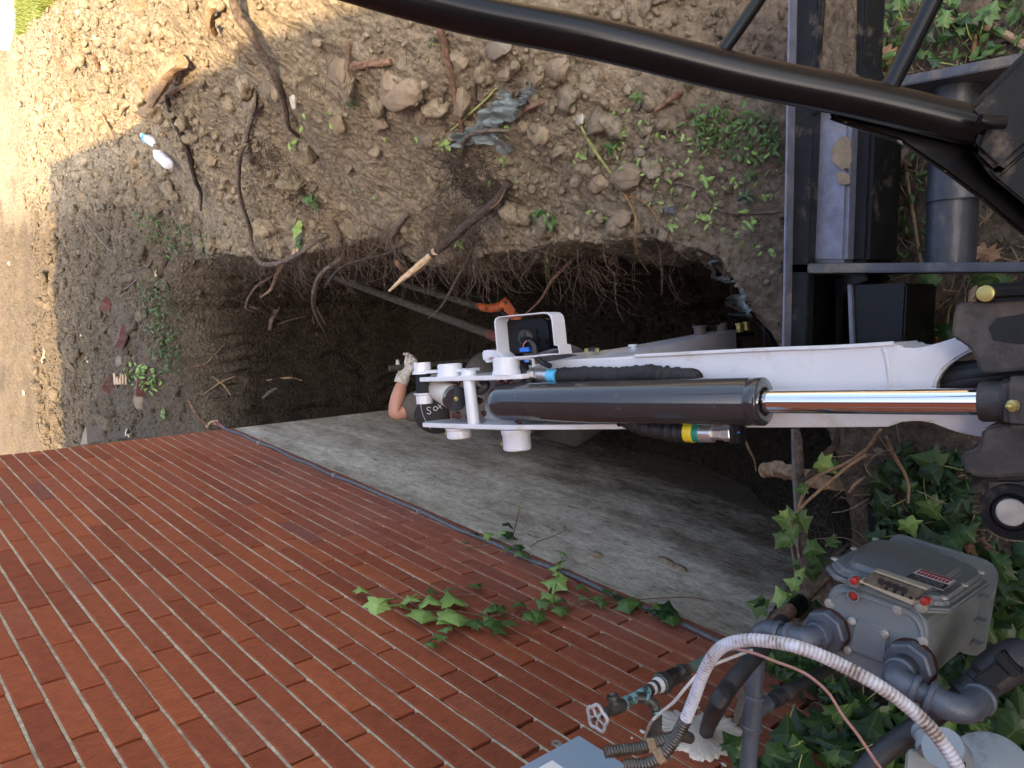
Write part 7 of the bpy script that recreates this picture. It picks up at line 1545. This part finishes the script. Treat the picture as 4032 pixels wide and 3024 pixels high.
skin('trousers', [pelvis, lh, lk, la+np.array([0, 0, .02]), rh, rk, ra+np.array([0, 0, .02])], [(0, 1), (1, 2), (2, 3), (0, 4), (4, 5), (5, 6)], [.16, .11, .078, .065, .11, .078, .065], 'pants', pr_, 0)
for a_, t_ in ((la, lt), (ra, rt)): skin('boot', [a_+np.array([0, 0, .06]), a_, a_+np.array([0, .08, -.04]), t_], [(0, 1), (1, 2), (2, 3)], [.055, .055, .052, .045], 'boot', pr_)
# right hand and left glove: palm with five bent fingers closing on the tool shaft
def hand(name, wr, pd_, pn, m, grip=.55, s_=1.):
    pd_ = pd_/np.linalg.norm(pd_); pn = pn-pd_*(pn@pd_); pn /= np.linalg.norm(pn); sd = np.cross(pd_, pn)
    vs_ = [wr, wr+pd_*.045*s_, wr+pd_*.085*s_]; es = [(0, 1), (1, 2)]; rs_ = [(.028*s_, .020*s_), (.040*s_, .018*s_), (.042*s_, .016*s_)]
    for k, (off, L) in enumerate(((-.030, .070), (-.010, .080), (.011, .075), (.030, .060))):
        b_ = wr+pd_*.088*s_+sd*off*s_; d1 = pd_*math.cos(grip*.6)+pn*math.sin(grip*.6); d2 = pd_*math.cos(grip*2)+pn*math.sin(grip*2); d3 = pd_*math.cos(grip*3.2)+pn*math.sin(grip*3.2); i0 = len(vs_)
        vs_ += [b_, b_+d1*L*.45*s_, b_+d1*L*.45*s_+d2*L*.33*s_, b_+(d1*.45+d2*.33+d3*.25)*L*s_]; es += [(2, i0), (i0, i0+1), (i0+1, i0+2), (i0+2, i0+3)]; rs_ += [.0105*s_, .0098*s_, .009*s_, .008*s_]
    i0 = len(vs_); tb = wr+pd_*.035*s_+sd*-.034*s_; vs_ += [tb, tb+(pd_*.5-sd*.5+pn*.35)*.035*s_, tb+(pd_*.9-sd*.4+pn*.75)*.055*s_]; es += [(1, i0), (i0, i0+1), (i0+1, i0+2)]; rs_ += [.014*s_, .012*s_, .010*s_]
    return skin(name, vs_, es, rs_, m, pr_, 0, 1)
pdir = hnd-elb_; sh = thing('tool_shaft', 'wooden shovel shaft held upright by the gloved hand', 'shovel', (float(hnd[0]), float(hnd[1]), -1.7))
shp = hnd+np.array([.012, .035, 0]); tube('shaft', [shp+np.array([0, 0, .10]), shp+np.array([.01, -.02, -.5]), shp+np.array([.03, -.06, -1.15])], .016, 'handle', sh, 12, 4)
hand('glove', wri, hnd-wri+np.array([.02, 0, 0]), np.array([.1, -.3, .9]), 'glove', .6, 1.05)
lathe('glove_cuff', wri-(hnd-wri)/np.linalg.norm(hnd-wri)*.02, hnd-elb_, [(0, .030), (0, .037), (.045, .038), (.050, .030)], 'glove', pr_, 24)
hand('hand', rwr, rwr-relb, np.array([0, .6, .5]), 'skin', .5)
# head: face, ears, hair, cap
V0, F0 = ICO[3]; fwd = np.array([.1, .85, -.52]); fwd /= np.linalg.norm(fwd); hu = np.array([.05, .45, .85]); hu = hu-fwd*(hu@fwd); hu /= np.linalg.norm(hu); hr = np.cross(fwd, hu)
HM = np.stack([hr, fwd, hu], 1)
Vh = V0*np.array([.076, .095, .115]); Vh[:, 1] += .012*np.exp(-((V0[:, 2]+.1)/.18)**2-(V0[:, 0]/.16)**2)*2*(V0[:, 1] > .7); Vh[:, 0] *= 1-.22*np.clip(-V0[:, 2], 0, 1)
head = mesh_obj('head', Vh@HM.T+hd, F0, 'skin', pr_, True)
for s_ in (-1, 1):
    mesh_obj('ear', (V0*np.array([.010, .020, .032]))@HM.T+hd+hr*.076*s_-hu*.01, F0, 'skin', head, True); mesh_obj('eye', (V0*.011)@HM.T+hd+fwd*.088+hr*.03*s_-hu*.005, F0, 'label_white', head, True); mesh_obj('pupil', (V0*.005)@HM.T+hd+fwd*.0985+hr*.03*s_-hu*.005, F0, 'black', head, True)
mesh_obj('nose', (V0*np.array([.012, .020, .024]))@HM.T+hd+fwd*.100-hu*.028, F0, 'skin', head, True); mesh_obj('mouth', (V0*np.array([.024, .006, .006]))@HM.T+hd+fwd*.090-hu*.062, F0, 'redbrick', head, True)
mesh_obj('hair', (V0*np.array([.080, .090, .085]))@HM.T+hd-fwd*.018+hu*.012, F0, 'hair', pr_, True)
cu = np.array([-.15, .05, .98]); cu /= np.linalg.norm(cu); cf = np.array([.35, .90, .0]); cf = cf-cu*(cf@cu); cf /= np.linalg.norm(cf); cr = np.cross(cf, cu); CM = np.stack([cr, cf, cu], 1)
Cc = hd+cu*.015; Vc = V0*np.array([.101, .116, .120]); Vc[:, 2] = np.maximum(Vc[:, 2], -.012)
cap = mesh_obj('cap', Vc@CM.T+Cc, F0, 'cap', pr_, True)
bv_ = []; nb = 14
for r_ in range(4):
    for k in range(nb):
        t = math.pi*(.12+.76*k/(nb-1)); q = 1+.62*r_/3*math.sin(t)**.7; bv_.append(Cc+cr*math.cos(t)*.098*(1+.05*r_)+cf*(math.sin(t)*.112*q)+cu*(-.008-.010*r_+.016*math.sin(t)*0-.022*(r_/3)*abs(math.cos(t))))
bf_ = [[r_*nb+k, r_*nb+k+1, (r_+1)*nb+k+1, (r_+1)*nb+k] for r_ in range(3) for k in range(nb-1)]
br = mesh_obj('brim', bv_, bf_, 'cap', cap, True); bm = bmesh.new(); bm.from_mesh(br.data); bmesh.ops.solidify(bm, geom=bm.faces[:], thickness=.004); bm.to_mesh(br.data); bm.free()
def oncap(u_, v_, o_=.0015):           # point on the cap seen at image offset (u_, v_) from its centre
    px, py = proj(Cc)[:2]; d = ray(px+u_, py+v_); A = CM.T@(CAMP-Cc); B_ = CM.T@d; sc_ = np.array([1/(.101+o_), 1/(.116+o_), 1/(.120+o_)]); A, B_ = A*sc_, B_*sc_
    a, b_, c_ = B_@B_, 2*A@B_, A@A-1; D_ = b_*b_-4*a*c_
    t = (-b_-math.sqrt(max(D_, 0)))/(2*a); return CAMP+d*t
tube('cap_seam', [oncap(-62+.0*k, -40+k*10+0) if False else oncap(-62+18*(k/9.)**2*2.2, -48+k*12) for k in range(10)], .0014, 'thread', cap, 6, 3)
lathe('cap_button', Cc+cu*.119, cu, [(0, 0), (0, .008), (.004, .006), (.005, 0)], 'cap', cap, 14)
# embroidered lettering on the crown: S o x stepping up in a diagonal
def stroke(P): tube('cap_lettering', [oncap(x, y, .002) for x, y in P], .0021, 'thread', cap, 6, 4)
ox, oy = -24, -14
stroke([(ox+2, oy-8), (ox-6, oy-12), (ox-13, oy-7), (ox-9, oy), (ox-1, oy+4), (ox+2, oy+11), (ox-5, oy+16), (ox-13, oy+12)])
ox, oy = -4, -20
stroke([(ox, oy-8), (ox-7, oy-3), (ox-6, oy+5), (ox+1, oy+8), (ox+8, oy+3), (ox+7, oy-5), (ox, oy-8)])
ox, oy = 14, -28
stroke([(ox-7, oy-8), (ox, oy), (ox+7, oy+9)]); stroke([(ox+8, oy-7), (ox, oy), (ox-7, oy+9)])
